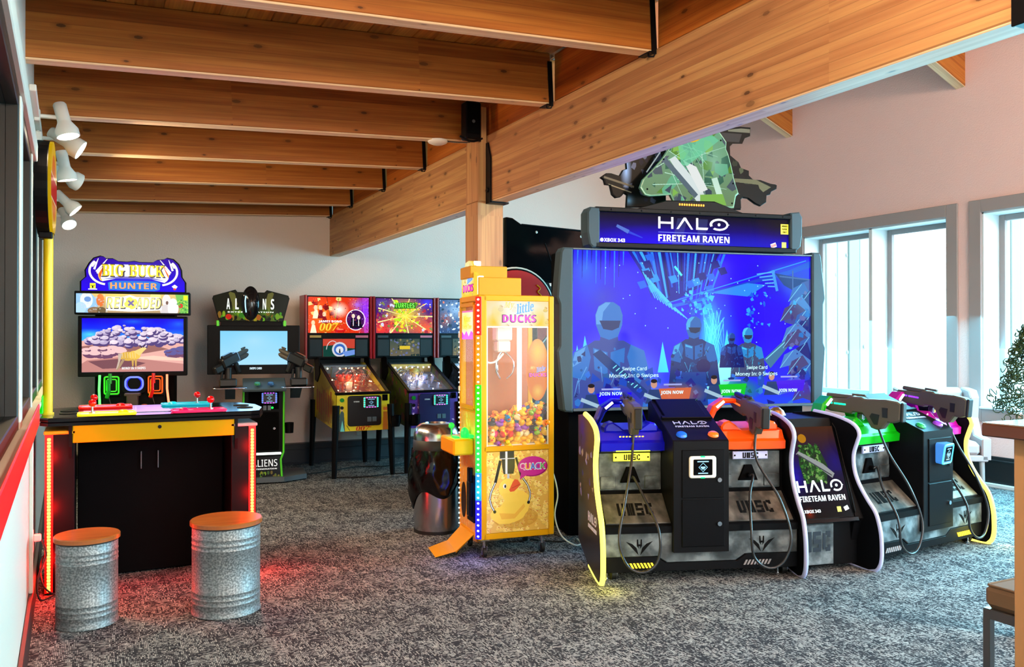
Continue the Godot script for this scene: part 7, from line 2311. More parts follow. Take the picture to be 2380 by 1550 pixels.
	for s in 2:
		var o = _pts([[0.344, 2.771], [0.395, 2.807], [0.425, 2.809], [0.506, 2.789], [0.535, 2.839], [0.568, 2.851], [0.561, 2.926], [0.606, 2.997], [0.733, 3.074], [0.914, 3.127], [0.914, 2.556], [0.565, 2.541], [0.572, 2.641], [0.546, 2.657], [0.517, 2.622], [0.476, 2.613], [0.443, 2.639], [0.425, 2.713], [0.384, 2.715], [0.373, 2.752]]) if s == 0 else _pts([[1.329, 3.218], [1.456, 3.297], [1.468, 3.234], [1.515, 3.245], [1.596, 3.257], [1.688, 3.256], [1.684, 3.195], [1.632, 3.174], [1.608, 3.125], [1.515, 3.120], [1.487, 3.093], [1.491, 3.018], [1.571, 2.962], [1.596, 2.914], [1.672, 2.893], [1.672, 2.853], [1.713, 2.819], [1.786, 2.819], [1.884, 2.792], [1.938, 2.787], [1.934, 2.754], [1.884, 2.730], [1.872, 2.704], [1.839, 2.696], [1.835, 2.638], [1.782, 2.603], [1.733, 2.619], [1.664, 2.662], [1.612, 2.667], [1.592, 2.645], [1.596, 2.566], [1.270, 2.553]])
		cv = CV.new(320, 320, Color8(20, 17, 15))
		if s == 0:
			for k in 40: cv.shard(rng, rng.randf_range(0.35, 1), rng.randf(), 0.06, [Color8(24, 22, 40), Color8(60, 66, 90), Color8(16, 14, 18), Color8(90, 100, 130)][k % 4])
			cv.glow(0.38, 0.5, 0.10, 0.3, Color8(150, 190, 255, 255), 0.7); cv.glow(0.42, 0.92, 0.14, 0.14, Color8(120, 170, 210, 220)); cv.line(0.03, 0.6, 0.5, 0.72, 0.03, Color8(110, 104, 90)); cv.line(0.1, 0.7, 0.46, 0.8, 0.016, Color8(150, 144, 120)); cv.line(0.7, 0.5, 0.92, 0.2, 0.02, Color8(230, 236, 250))
		else:
			for k in 36: cv.shard(rng, rng.randf_range(0.2, 0.7), rng.randf_range(0.3, 0.8), 0.05, [Color8(40, 42, 32), Color8(70, 72, 52), Color8(24, 20, 18), Color8(80, 80, 88)][k % 4])
			cv.poly([[0.35, 0.64], [0.70, 0.64], [0.93, 0.72], [0.78, 0.80], [0.74, 0.70], [0.35, 0.68]], Color8(92, 88, 66)); cv.poly([[0.30, 0.06], [0.62, 0.03], [0.62, 0.1], [0.30, 0.1]], Color8(100, 96, 82)); cv.poly([[0.2, 0.12], [0.5, 0.12], [0.46, 0.22], [0.22, 0.22]], Color8(50, 46, 46)); cv.poly([[0.35, 0.70], [0.70, 0.70], [0.86, 0.82], [0.72, 0.98], [0.5, 0.82], [0.35, 0.82]], Color8(24, 20, 18))
		mb = MB.new()
		mb.prism(o, -0.32, -0.295, 0.004)
		var bd = part(t, "topper_board", mb, mt("black_satin"), "dark cut out topper board")
		mb = MB.new()
		var cen = Vector2(0.66, 2.76) if s == 0 else Vector2(1.55, 2.86)
		var oi = []
		for v in o: oi.append(cen + (v - cen) * 0.96)
		mb.prism(oi, -0.295, -0.291)
		part(bd, "print", mb, prt(cv.tex(), 0.4, 0.2))

func _halo_word(p: Node3D, at: Transform3D, w: float, h: float, m: Material):
	# H A L and a ring with a dot, drawn as strokes
	var k = w / 1.9
	var mb := MB.new(); mb.xf = at
	var x0 = -w / 2
	var s = h * 0.19
	var P = func(a): mb.prism(a, 0.0, 0.002)
	var hw = w * 0.21
	P.call([Vector2(x0, -h / 2), Vector2(x0 + s, -h / 2), Vector2(x0 + s * 1.0, h / 2), Vector2(x0, h / 2)])
	P.call([Vector2(x0 + hw - s, -h / 2), Vector2(x0 + hw, -h / 2), Vector2(x0 + hw, h / 2), Vector2(x0 + hw - s, h / 2)])
	P.call([Vector2(x0 + s, -s * 0.45), Vector2(x0 + hw - s, -s * 0.45), Vector2(x0 + hw - s, s * 0.45), Vector2(x0 + s, s * 0.45)])
	var ax = x0 + w * 0.255
	var aw = w * 0.235
	P.call([Vector2(ax, -h / 2), Vector2(ax + s, -h / 2), Vector2(ax + aw * 0.5 + s * 0.25, h / 2 - s * 0.8), Vector2(ax + aw * 0.5, h / 2), Vector2(ax + aw * 0.5 - s * 0.5, h / 2)])
	P.call([Vector2(ax + aw - s, -h / 2), Vector2(ax + aw, -h / 2), Vector2(ax + aw * 0.5 + s * 0.5, h / 2), Vector2(ax + aw * 0.5, h / 2), Vector2(ax + aw * 0.5 - s * 0.25, h / 2 - s * 0.8)])
	var lx = x0 + w * 0.535
	var lw = w * 0.16
	P.call([Vector2(lx, -h / 2), Vector2(lx + lw, -h / 2), Vector2(lx + lw + s * 0.4, -h / 2 + s), Vector2(lx + s, -h / 2 + s), Vector2(lx + s, h / 2), Vector2(lx, h / 2)])
	var rx = x0 + w * 0.865
	var ro = Vector2(w * 0.135, h * 0.52); var ri = Vector2(w * 0.105, h * 0.36)
	var ring = []
	for j in 23: ring.append(Vector2(rx, 0) + Vector2.from_angle(lerpf(PI * 1.12, -PI * 0.72, j / 22.0)) * ro)
	for j in 23: ring.append(Vector2(rx + w * 0.004, 0) + Vector2.from_angle(lerpf(-PI * 0.72, PI * 1.12, j / 22.0)) * ri)
	P.call(ring)
	var dot = []
	for j in 16: dot.append(Vector2(rx, 0) + Vector2.from_angle(TAU * j / 16) * h * 0.13)
	P.call(dot)
	P.call([Vector2(rx + ro.x, -h * 0.03), Vector2(rx + ro.x + w * 0.02, 0.0), Vector2(rx + ro.x, h * 0.05)])
	part(p, "lettering", mb, m)
# ------------------------------------------------------------------ the four seat gun console
const PZ := [[-0.62, 0.14], [-0.30, 0.035], [-0.03, 0.002], [0.03, 0.02], [0.055, 0.07], [0.06, 0.15], [0.052, 0.26], [0.02, 0.37], [-0.04, 0.45], [-0.10, 0.54], [-0.135, 0.63], [-0.142, 0.73], [-0.115, 0.82], [-0.10, 0.865], [-0.115, 0.905], [-0.165, 0.94], [-0.29, 0.975], [-0.45, 0.995], [-0.62, 0.975]]

func _gun_console():
	var rp = W(4.24, 0, 4.1)
	var t = thing("gun_console", "four place HALO gun console with blue, orange, green and magenta cradles", "arcade console", rp)
	var L := T(W(2.77, 0, 4.33) - rp, 0, deg_to_rad(-19.6))
	var R := T(W(4.50, 0, 3.80) - rp, 0, deg_to_rad(6.0))
	_console_half(t, L, 1.284, [0.05, 0.44, 0.45, 0.805, 0.82, 1.24], ["blue_plastic", "orange_plastic"], [Color(0.1, 0.4, 0.9), Color(1.0, 0.45, 0.1)], true)
	_console_half(t, R, 1.347, [0.06, 0.53, 0.545, 0.90, 0.915, 1.30], ["green_plastic", "magenta_plastic"], [Color(0.05, 0.6, 0.3), Color(0.5, 0.2, 0.7)], false)
	_console_centre(t, T(W(3.98, 0, 3.90) - rp, 0, deg_to_rad(-10.9)))

func _side_panel(t: Node3D, X: Transform3D, x: float, lit: bool, art := false):
	var mb := MB.new(); mb.xf = X
	mb.side(_pts(PZ), x - 0.014, x + 0.014)
	var sp: MeshInstance3D
	if art:
		var cv := CV.new(200, 320, Color8(64, 52, 40))
		cv.vgrad(0, 1, Color8(96, 74, 50), Color8(22, 22, 24)); cv.glow(0.2, 0.1, 0.4, 0.3, Color8(60, 20, 170, 255)); cv.glow(0.1, 0.95, 0.3, 0.1, Color8(120, 90, 190, 255))
		var rng := RandomNumberGenerator.new(); rng.seed = 12
		for k in 26: cv.shard(rng, rng.randf_range(0.05, 0.75), rng.randf_range(0.12, 0.55), 0.05, [Color8(150, 150, 210), Color8(60, 50, 120), Color8(180, 170, 150), Color8(40, 34, 40)][k % 4])
		sp = part(t, "side_panel", mb, prt(cv.tex(), 0.3))
	else:
		sp = part(t, "side_panel", mb, mt("black_satin"))
	mb = MB.new(); mb.xf = X
	var pts = []
	for k in range(1, PZ.size() - 1): pts.append(Vector3(x, PZ[k][1], PZ[k][0]))
	pts = _curve(pts, 5)
	mb.tube(pts, 0.017 if lit else 0.015, 10)
	part(sp, "edge_trim", mb, em(Color(1.0, 0.95, 0.36), 2.4) if lit else mt("white_trim"), "glowing yellow edge" if lit else "")
	if lit:
		for q in [[0.1, 0.10], [0.5, -0.04], [0.85, -0.05]]:
			omni("edge_strip_glow", t.position + X * Vector3(x + (0.0), q[0], q[1] + 0.05), Color(0.95, 0.9, 0.05), 0.035, 0.04)
	if art:
		var FX = X * Transform3D(Basis(Vector3.UP, -PI / 2), Vector3(x - 0.0155, 0, 0))
		_halo_word(sp, FX * T(Vector3(-0.17, 0.36, 0)), 0.24, 0.06, mt("white_ink"))
		lett(sp, "FIRETEAM RAVEN", FX * T(Vector3(-0.17, 0.30, 0)), 0.024, 0.24, mt("white_ink"))
	return sp

func _console_half(t: Node3D, X: Transform3D, w: float, xs: Array, tubs: Array, btn: Array, left: bool):
	_side_panel(t, X, 0.0, left, left)
	_side_panel(t, X, w, not left)
	var mb := MB.new(); mb.xf = X
	mb.side(_pts([[-0.03, 0.062], [-0.03, 0.30], [-0.01, 0.30], [-0.01, 0.34], [-0.04, 0.345], [-0.225, 0.505], [-0.245, 0.52], [-0.245, 0.76], [-0.21, 0.775], [-0.21, 0.86], [-0.60, 0.92], [-0.60, 0.14]]), 0.015, w - 0.015)
	part(t, "station_body", mb, mt("black_satin"))
	# front skirt with its dark foot and slanted slots
	mb = MB.new(); mb.xf = X
	mb.prism(_pts([[0.02, 0.30], [0.02, 0.155], [0.36, 0.155], [0.42, 0.115], [0.86, 0.115], [0.92, 0.155], [w - 0.02, 0.155], [w - 0.02, 0.30]]), -0.035, -0.018, 0.004)
	var sk = part(t, "skirt_panel", mb, mt("worn_grey"))
	mb = MB.new(); mb.xf = X
	for x in [(xs[0] + xs[1]) / 2, (xs[4] + xs[5]) / 2]:
		# winged V emblem
		for s in [-1.0, 1.0]:
			mb.prism(_pts([[x + s * 0.005, 0.165], [x + s * 0.018, 0.21], [x + s * 0.045, 0.235], [x + s * 0.085, 0.25], [x + s * 0.06, 0.225], [x + s * 0.028, 0.19]]), -0.0175, -0.0165)
			mb.prism(_pts([[x + s * 0.004, 0.205], [x + s * 0.016, 0.222], [x + s * 0.016, 0.262], [x + s * 0.008, 0.262]]), -0.0175, -0.0165)
		mb.prism(_pts([[x - 0.012, 0.22], [x + 0.012, 0.22], [x + 0.006, 0.232], [x - 0.006, 0.232]]), -0.0175, -0.0165)
	part(sk, "emblem", mb, mt("dark_ink"))
	mb = MB.new(); mb.xf = X
	mb.prism(_pts([[0.015, 0.155], [0.015, 0.06], [w - 0.015, 0.06], [w - 0.015, 0.155], [0.93, 0.15], [0.87, 0.11], [0.41, 0.11], [0.35, 0.15]]), -0.04, -0.022, 0.003)
	var ft = part(t, "foot_panel", mb, mt("black_metal"))
	for side in 2:
		var lit = (side == 0) == left
		mb = MB.new(); mb.xf = X
		var x0 = 0.17 if side == 0 else w - 0.33
		if left and side == 1: x0 = 0.92
		for k in 8:
			var x = x0 + k * 0.022
			var sl = 0.008 if left == (side == 1) else -0.008
			mb.prism(_pts([[x - sl, 0.085], [x + 0.012 - sl, 0.085], [x + 0.012 + sl, 0.115], [x + sl, 0.115]]), -0.022, -0.017)
		part(ft, "slot_lights" if lit else "slots", mb, em(Color(1.0, 0.85, 0.15), 3.0) if lit else mt("trim_grey"))
	# per player
	for s in 2:
		var a: float = xs[0] if s == 0 else xs[4]
		var b: float = xs[1] if s == 0 else xs[5]
		var c = (a + b) / 2
		var lit = (s == 0) == left
		mb = MB.new()
		mb.xf = X * T(Vector3(0, 0.345, -0.036), -atan2(0.19, 0.16), 0, 0)
		mb.prism(_rect2(a - 0.01, 0.008, b + 0.01, 0.242), -0.002, 0.008, 0.003)
		var pl = part(t, "sloped_plate", mb, mt("worn_warm"))
		_stencil(pl, X * T(Vector3(0, 0.345, -0.036), -atan2(0.19, 0.16), 0, 0) * T(Vector3(c, 0.115, 0.009)), 0.225, 0.095, mt("dark_ink"))
		mb = MB.new(); mb.xf = X
		mb.box(Vector3(c, 0.645, -0.245), Vector3(b - a + 0.02, 0.24, 0.012), 0.004)
		mb.box(Vector3(a + 0.05, 0.575, -0.237), Vector3(0.10, 0.08, 0.012), 0.003)
		mb.box(Vector3(b - 0.05, 0.575, -0.237), Vector3(0.10, 0.08, 0.012), 0.003)
		part(t, "back_panel", mb, mt("worn_grey"))
		mb = MB.new(); mb.xf = X
		mb.prism(_pts([[c - 0.065, 0.575], [c + 0.065, 0.575], [c + 0.025, 0.675], [c - 0.025, 0.675]]), -0.24, -0.222, 0.004)
		mb.cyl(Vector3(c, 0.61, -0.22), Vector3(c, 0.61, -0.19), 0.016, 12)
		part(t, "cable_bracket", mb, mt("black_matte"))
		mb = MB.new(); mb.xf = X * T(Vector3(c, 0.742, -0.19))
		mb.prism(_rect2(-0.118, -0.025, 0.118, 0.025), -0.015, 0.0, 0.004)
		var sg = part(t, "name_plate", mb, em(Color(1.0, 0.95, 0.25), 1.6) if lit and left else mt("white_trim"), "glowing yellow name plate" if lit and left else "")
		_stencil(sg, X * T(Vector3(c, 0.742, -0.1895)), 0.105, 0.036, mt("dark_ink"))
		mb = MB.new(); mb.xf = X
		for q in [-0.105, 0.105]: mb.ball(Vector3(c + q, 0.742, -0.189), Vector3(0.006, 0.006, 0.004), 8, 6)
		part(sg, "screws", mb, mt("dark_ink"))
		# coloured cradle: lip, trough and two raised horns
		var m = mt(tubs[s])
		mb = MB.new(); mb.xf = X
		var h1 := 0.06
		mb.side(_pts([[-0.20, 0.775], [-0.165, 0.785], [-0.160, 0.835], [-0.185, 0.85], [-0.215, 0.90], [-0.26, 0.91], [-0.50, 0.93], [-0.56, 0.90], [-0.56, 0.775]]), a - 0.015, b + 0.015, 0.006)
		var tub = part(t, "cradle", mb, m, "%s gun cradle" % tubs[s].split("_")[0])
		mb = MB.new(); mb.xf = X
		for q in [[a + 0.02, 1.0], [b - 0.02, -1.0]]:
			mb.prism(_pts([[q[0], 0.90], [q[0] + q[1] * 0.14, 0.90], [q[0] + q[1] * 0.10, 0.935], [q[0] + q[1] * 0.055, 0.965], [q[0] + q[1] * 0.02, 0.955], [q[0], 0.93]]), -0.30, -0.20, 0.01)
		part(tub, "front_horn", mb, m)
		mb = MB.new(); mb.xf = X
		mb.prism(_pts([[a + 0.01, 0.92], [a + 0.05, 0.92], [a + 0.09, 1.0], [a + 0.15, 1.055], [a + 0.28, 1.06], [b - 0.08, 1.0], [b - 0.04, 0.92], [b - 0.01, 0.92], [b - 0.05, 1.03], [b - 0.13, 1.085], [a + 0.14, 1.09], [a + 0.06, 1.04]]), -0.55, -0.46, 0.012)
		var hoop = part(tub, "rear_hoop", mb, m)
		mb = MB.new(); mb.xf = X
		mb.tube([Vector3(a + 0.085, 1.03, -0.452), Vector3(a + 0.135, 1.07, -0.452)], 0.009, 6)
		part(hoop, "light_bar", mb, em(Color(0.95, 0.95, 1.0), 2.5))
		if lit and left:
			mb = MB.new(); mb.xf = X
			for k in 8:
				var x = c - 0.085 + k * 0.021
				mb.prism(_pts([[x, 0.855], [x + 0.012, 0.855], [x + 0.018, 0.875], [x + 0.006, 0.875]]), -0.215, -0.196)
			part(t, "slot_lights", mb, em(Color(1.0, 0.85, 0.15), 3.0))
			mb = MB.new(); mb.xf = X
			mb.box(Vector3(c, 0.785, -0.163), Vector3(0.22, 0.007, 0.006))
			part(t, "light_line", mb, em(Color(0.85, 1.0, 0.2), 1.6))
	# middle control box
	var a: float = xs[2]
	var b: float = xs[3]
	var c = (a + b) / 2
	mb = MB.new(); mb.xf = X
	mb.side(_pts([[0.012, 0.18], [0.012, 0.862], [0.0, 0.87], [-0.50, 1.075], [-0.54, 1.06], [-0.54, 0.18]]), a, b, 0.004)
	var box = part(t, "control_box", mb, mt("black_metal"))
	mb = MB.new(); mb.xf = X
	mb.prism(_rect2(a + 0.055, 0.515, b - 0.03, 0.81), 0.010, 0.020, 0.003)
	mb.prism(_rect2(a + 0.055, 0.215, b - 0.03, 0.505), 0.010, 0.020, 0.003)
	var dr = part(box, "service_door", mb, mt("black_satin"))
	mb = MB.new(); mb.xf = X
	for q in [0.625, 0.355]:
		mb.cyl(Vector3(b - 0.065, q, 0.018), Vector3(b - 0.065, q, 0.032), 0.014, 14)
	part(box, "lock", mb, mt("chrome"))
	if left:
		_reader_at(box, X * T(Vector3(c + 0.005, 0.705, 0.018)), 0.172, 0.135, Color(0.0, 1.0, 0.5))
	else:
		_reader_at(box, X * T(Vector3(c + 0.03, 0.705, 0.05), 0.15, 0.15, 0), 0.15, 0.14, Color(0.3, 0.9, 1.0), true)
	# deck: glossy display, lettering, two big buttons
	var DX = X * T(Vector3(0, 0.872, 0.0), -(PI / 2 - atan2(0.205, 0.50)), 0, 0)
	mb = MB.new(); mb.xf = DX
	mb.prism(_rect2(a + 0.035, 0.30, b - 0.04, 0.52), 0.0, 0.006, 0.002)
	part(box, "deck_display", mb, emt(_deck_tex(), 0.5, 0.04))
	mb = MB.new(); mb.xf = DX
	mb.prism(_pts([[a + 0.01, 0.27], [b - 0.01, 0.27], [b - 0.01, 0.30], [b - 0.04, 0.30], [b - 0.04, 0.52], [b - 0.02, 0.54], [a + 0.015, 0.54], [a + 0.035, 0.52], [a + 0.035, 0.30], [a + 0.01, 0.30]]), 0.0, 0.012, 0.003)
	part(box, "deck_frame", mb, mt("black_satin"))
	_halo_word(box, DX * T(Vector3(c, 0.215, 0.002)), 0.22, 0.04, mt("white_trim"))
	lett(box, "FIRETEAM RAVEN", DX * T(Vector3(c, 0.165, 0.002)), 0.018, 0.22, mt("white_trim"))
	for k in 2:
		mb = MB.new(); mb.xf = X * T(Vector3(a + 0.075 if k == 0 else b - 0.075, 0.89, -0.055), 0.39, 0, 0)
		mb.lathe([Vector2(0, 0.022), Vector2(0.022, 0.021), Vector2(0.032, 0.014), Vector2(0.034, 0.004), Vector2(0.036, 0.0)], 20)
		var m := StandardMaterial3D.new()
		m.albedo_color = btn[k]; m.roughness = 0.25
		m.emission_enabled = true; m.emission = btn[k]; m.emission_energy_multiplier = 0.15
		part(box, "button", mb, m)
	# casters
	for x in ([0.10, w - 0.08]):
		mb = MB.new(); mb.xf = X
		mb.cyl(Vector3(x - 0.015, 0.036, -0.10), Vector3(x + 0.015, 0.036, -0.10), 0.036, 18)
		var wh = part(t, "caster", mb, mt("rubber"))
		mb = MB.new(); mb.xf = X
		mb.box(Vector3(x + 0.02, 0.05, -0.09), Vector3(0.006, 0.05, 0.03)); mb.cyl(Vector3(x, 0.05, -0.1), Vector3(x, 0.08, -0.1), 0.014, 8)
		mb.cyl(Vector3(x - 0.05, 0.0, -0.06), Vector3(x - 0.05, 0.02, -0.06), 0.014, 10); mb.cyl(Vector3(x - 0.05, 0.0, -0.06), Vector3(x - 0.05, 0.07, -0.06), 0.006, 8)
		part(wh, "fork", mb, mt("chrome"))
	# guns lying in the cradles, each with its looping cable
	var gl = []
	if left:
		gl = [[Vector3((xs[0] + xs[1]) / 2 + 0.02, 1.03, -0.30), -0.10, 0.10, Color(0.25, 0.35, 1.0), "grey toy rifle in the blue cradle, seen from behind"],
			[Vector3((xs[4] + xs[5]) / 2 + 0.03, 1.025, -0.28), -0.05, 0.10, Color(1.0, 0.3, 0.05), "grey toy rifle in the orange cradle, glowing red slit on its side"]]
	else:
		gl = [[Vector3((xs[0] + xs[1]) / 2 - 0.04, 1.02, -0.26), 0.10, 0.05, Color(0.0, 0.9, 0.55), "tan toy rifle in the green cradle, glowing green slit on its side"],
			[Vector3((xs[4] + xs[5]) / 2 - 0.03, 1.03, -0.24), -0.12, 0.10, Color(0.45, 0.15, 1.0), "tan toy rifle in the magenta cradle, glowing violet slit on its side"]]
	for k in 2:
		var q = gl[k]
		var GX: Transform3D = X * T(q[0], 0, q[1], 0) * T(Vector3.ZERO, q[2], 0, 0)
		var xc = (xs[0] + xs[1]) / 2 if k == 0 else (xs[4] + xs[5]) / 2
		var X2: Transform3D = Transform3D(Basis(), t.position) * X
		_toy_gun(Transform3D(Basis(), t.position) * GX, q[3], q[4], X2, xc, left)

# block stencil letters, each a set of bars
func _stencil(p: Node3D, at: Transform3D, w: float, h: float, m: Material, z := 0.001):
	var lw = w * 0.21
	for k in 4:
		var mb := MB.new(); mb.xf = at
		var x = -w / 2 + k * w * 0.263
		var b = lw * 0.34
		var H = func(y, xa, xb): mb.box(Vector3((xa + xb) / 2, y, z), Vector3(xb - xa, h * 0.2, 0.001))
		var V = func(xc, ya, yb): mb.box(Vector3(xc, (ya + yb) / 2, z), Vector3(b, yb - ya, 0.001))
		var g = w * 0.012
		if k == 0:
			V.call(x + b / 2, -h / 2, h / 2); V.call(x + lw - b / 2, -h * 0.32, h / 2); H.call(-h * 0.4, x + b + g, x + lw - b * 0.3)
		elif k == 1:
			V.call(x + b / 2, -h / 2, h / 2); V.call(x + lw - b / 2, -h / 2, h / 2)
			mb.prism([Vector2(x + b + g, h / 2), Vector2(x + b * 1.6 + g, h / 2), Vector2(x + lw - b - g, -h / 2), Vector2(x + lw - b * 1.6 - g, -h / 2)], z - 0.0005, z + 0.0005)
		elif k == 2:
			H.call(h * 0.4, x, x + lw); H.call(0.0, x, x + lw); H.call(-h * 0.4, x, x + lw)
			V.call(x + b / 2, h * 0.1 + g, h * 0.3 - g * 0.0); V.call(x + lw - b / 2, -h * 0.3, -h * 0.1 - g)
		else:
			V.call(x + b / 2, -h * 0.4, h * 0.4); H.call(h * 0.4, x + b + g, x + lw); H.call(-h * 0.4, x + b + g, x + lw); V.call(x + lw - b / 2, h * 0.18, h * 0.31); V.call(x + lw - b / 2, -h * 0.31, -h * 0.18)
		part(p, "lettering", mb, m)

func _rect2(x0, y0, x1, y1): return [Vector2(x0, y0), Vector2(x1, y0), Vector2(x1, y1), Vector2(x0, y1)]

var deck_t: ImageTexture
func _deck_tex() -> ImageTexture:
	if deck_t == null:
		var cv := CV.new(192, 128, Color8(10, 12, 40))
		cv.vgrad(0, 1, Color8(16, 14, 60), Color8(24, 20, 120))
		var rng := RandomNumberGenerator.new(); rng.seed = 6
		for k in 9: cv.line(rng.randf_range(0, 0.6), rng.randf(), rng.randf_range(0.3, 1), rng.randf(), 0.012, Color8(50, 80, 190, 180))
		for k in 6: cv.rect(0.06, 0.1 + 0.12 * k, rng.randf_range(0.15, 0.45), 0.025, Color8(80, 130, 210))
		deck_t = cv.tex()
	return deck_t

func _reader_at(p: Node3D, X: Transform3D, w: float, h: float, glow: Color, rim := false):
	var mb := MB.new(); mb.xf = X
	mb.prism(_rrect(w, h, 0.016), -0.012 if not rim else -0.05, 0.014, 0.005)
	var r = part(p, "card_reader", mb, mt("white_plastic") if not rim else em(Color(0.25, 0.55, 0.9), 0.9))
	mb = MB.new(); mb.xf = X
	mb.prism(_rrect(w * 0.70, h * 0.72, 0.006), 0.013, 0.016)
	part(r, "bezel", mb, mt("black_gloss"))
	mb = MB.new(); mb.xf = X * T(Vector3(0, 0, 0.016))
	var e = h * 0.2
	mb.tube([Vector3(-e, 0, 0.001), Vector3(0, e, 0.001), Vector3(e, 0, 0.001), Vector3(0, -e, 0.001)], 0.0018, 4, true)
	mb.box(Vector3(0, 0.0, 0.0), Vector3(e * 1.1, 0.008, 0.002)); mb.box(Vector3(0, -e * 0.35, 0.0), Vector3(e * 0.7, 0.006, 0.002))
	mb.box(Vector3(0, h * 0.26, 0.0), Vector3(w * 0.42, 0.006, 0.002)); mb.box(Vector3(0, -h * 0.27, 0.0), Vector3(w * 0.36, 0.006, 0.002))
	part(r, "display_sign", mb, em(Color(0.6, 0.85, 1.0), 1.4))
	mb = MB.new(); mb.xf = X
	for s in [-1.0, 1.0]: mb.box(Vector3(0, s * (h * 0.47), 0.011), Vector3(0.032, 0.010, 0.010), 0.004)
	if rim:
		var loop = []
		for v in _rrect(w * 0.94, h * 0.93, 0.014): loop.append(Vector3(v.x, v.y, 0.012))
		mb.tube(loop, 0.006, 6, true)
	part(r, "status_led", mb, em(glow, 2.2))

func _toy_gun(GX: Transform3D, glow: Color, label: String, X2: Transform3D, xc: float, left: bool):
	# butt towards +z, muzzle towards -z
	var g = thing("toy_rifle", label, "toy gun", GX.origin, 0.0, "")
	g.transform = GX.orthonormalized()
	var m = mt("gun_tan")
	var mb := MB.new()
	mb.side(_pts([[0.26, 0.07], [0.285, 0.055], [0.285, -0.055], [0.24, -0.075], [0.20, -0.075], [0.165, -0.125], [0.125, -0.135], [0.085, -0.125], [0.045, -0.06], [0.02, -0.035], [-0.05, -0.035], [-0.06, -0.05], [-0.22, -0.045], [-0.30, -0.02], [-0.315, 0.015], [-0.29, 0.045], [-0.10, 0.055], [-0.08, 0.07], [0.0, 0.075], [0.03, 0.065], [0.18, 0.075]]), -0.026, 0.026, 0.008)
	part(g, "receiver", mb, m)
	mb = MB.new()
	mb.side(_pts([[0.145, -0.03], [0.135, -0.10], [0.11, -0.10], [0.075, -0.05], [0.09, -0.025]]), -0.0275, 0.0275)
	mb.side(_pts([[0.20, 0.02], [0.20, -0.045], [0.165, -0.045], [0.16, 0.02]]), -0.0285, 0.0285)
	part(g, "grip_opening", mb, mt("gun_dark"))
	mb = MB.new()
	mb.box(Vector3(0, 0.0, 0.293), Vector3(0.05, 0.13, 0.022), 0.006)
	part(g, "butt_pad", mb, mt("rubber"))
	mb = MB.new()
	mb.box(Vector3(0, 0.065, -0.16), Vector3(0.035, 0.03, 0.20), 0.008)
	mb.box(Vector3(0, 0.085, -0.02), Vector3(0.02, 0.016, 0.10), 0.004)
	part(g, "top_rail", mb, mt("gun_dark") if left else m)
	mb = MB.new()
	for s in [-1.0, 1.0]:
		mb.box(Vector3(s * 0.0275, 0.012, -0.24), Vector3(0.006, 0.012, 0.08), 0.003)
		mb.box(Vector3(s * 0.0275, 0.012, -0.145), Vector3(0.006, 0.012, 0.09), 0.003)
	part(g, "glowing_slit", mb, em(glow, 3.0))
	mb = MB.new()
	mb.cyl(Vector3(0, -0.005, -0.31), Vector3(0, -0.005, -0.35), 0.018, 12)
	mb.box(Vector3(0, -0.06, -0.0), Vector3(0.03, 0.05, 0.05), 0.008)
	part(g, "muzzle", mb, mt("steel"))
	# cable from the grip down in a long loop and back to the bracket
	var inv = g.transform.affine_inverse()
	var st = g.transform * Vector3(0, -0.13, 0.13)
	var st2 = X2.affine_inverse() * st
	mb = MB.new()
	var s = 1.0 if left else 1.0
	var low = 0.09
	var pts = [st2, Vector3(lerpf(st2.x, xc - 0.11, 0.25), 0.72, st2.z * 0.5 - 0.03), Vector3(xc - 0.10, 0.50, 0.02), Vector3(xc - 0.15, 0.28, 0.075), Vector3(xc - 0.10, 0.13, 0.085), Vector3(xc, low, 0.09), Vector3(xc + 0.09, 0.16, 0.08), Vector3(xc + 0.10, 0.33, 0.06), Vector3(xc + 0.05, 0.50, -0.08), Vector3(xc + 0.01, 0.61, -0.17), Vector3(xc, 0.61, -0.195)]
	if not left or xc > 0.9:
		for k in range(1, 9):
			pts[k].x = 2 * xc - pts[k].x - (0.0 if left else 0.02)
	var ww = []
	for p in _curve(pts, 8): ww.append(inv * (X2 * p))
	mb.tube(ww, 0.0085, 8)
	part(g, "cable", mb, mt("chrome") if false else _mat(Color(0.16, 0.16, 0.17), 0.25))

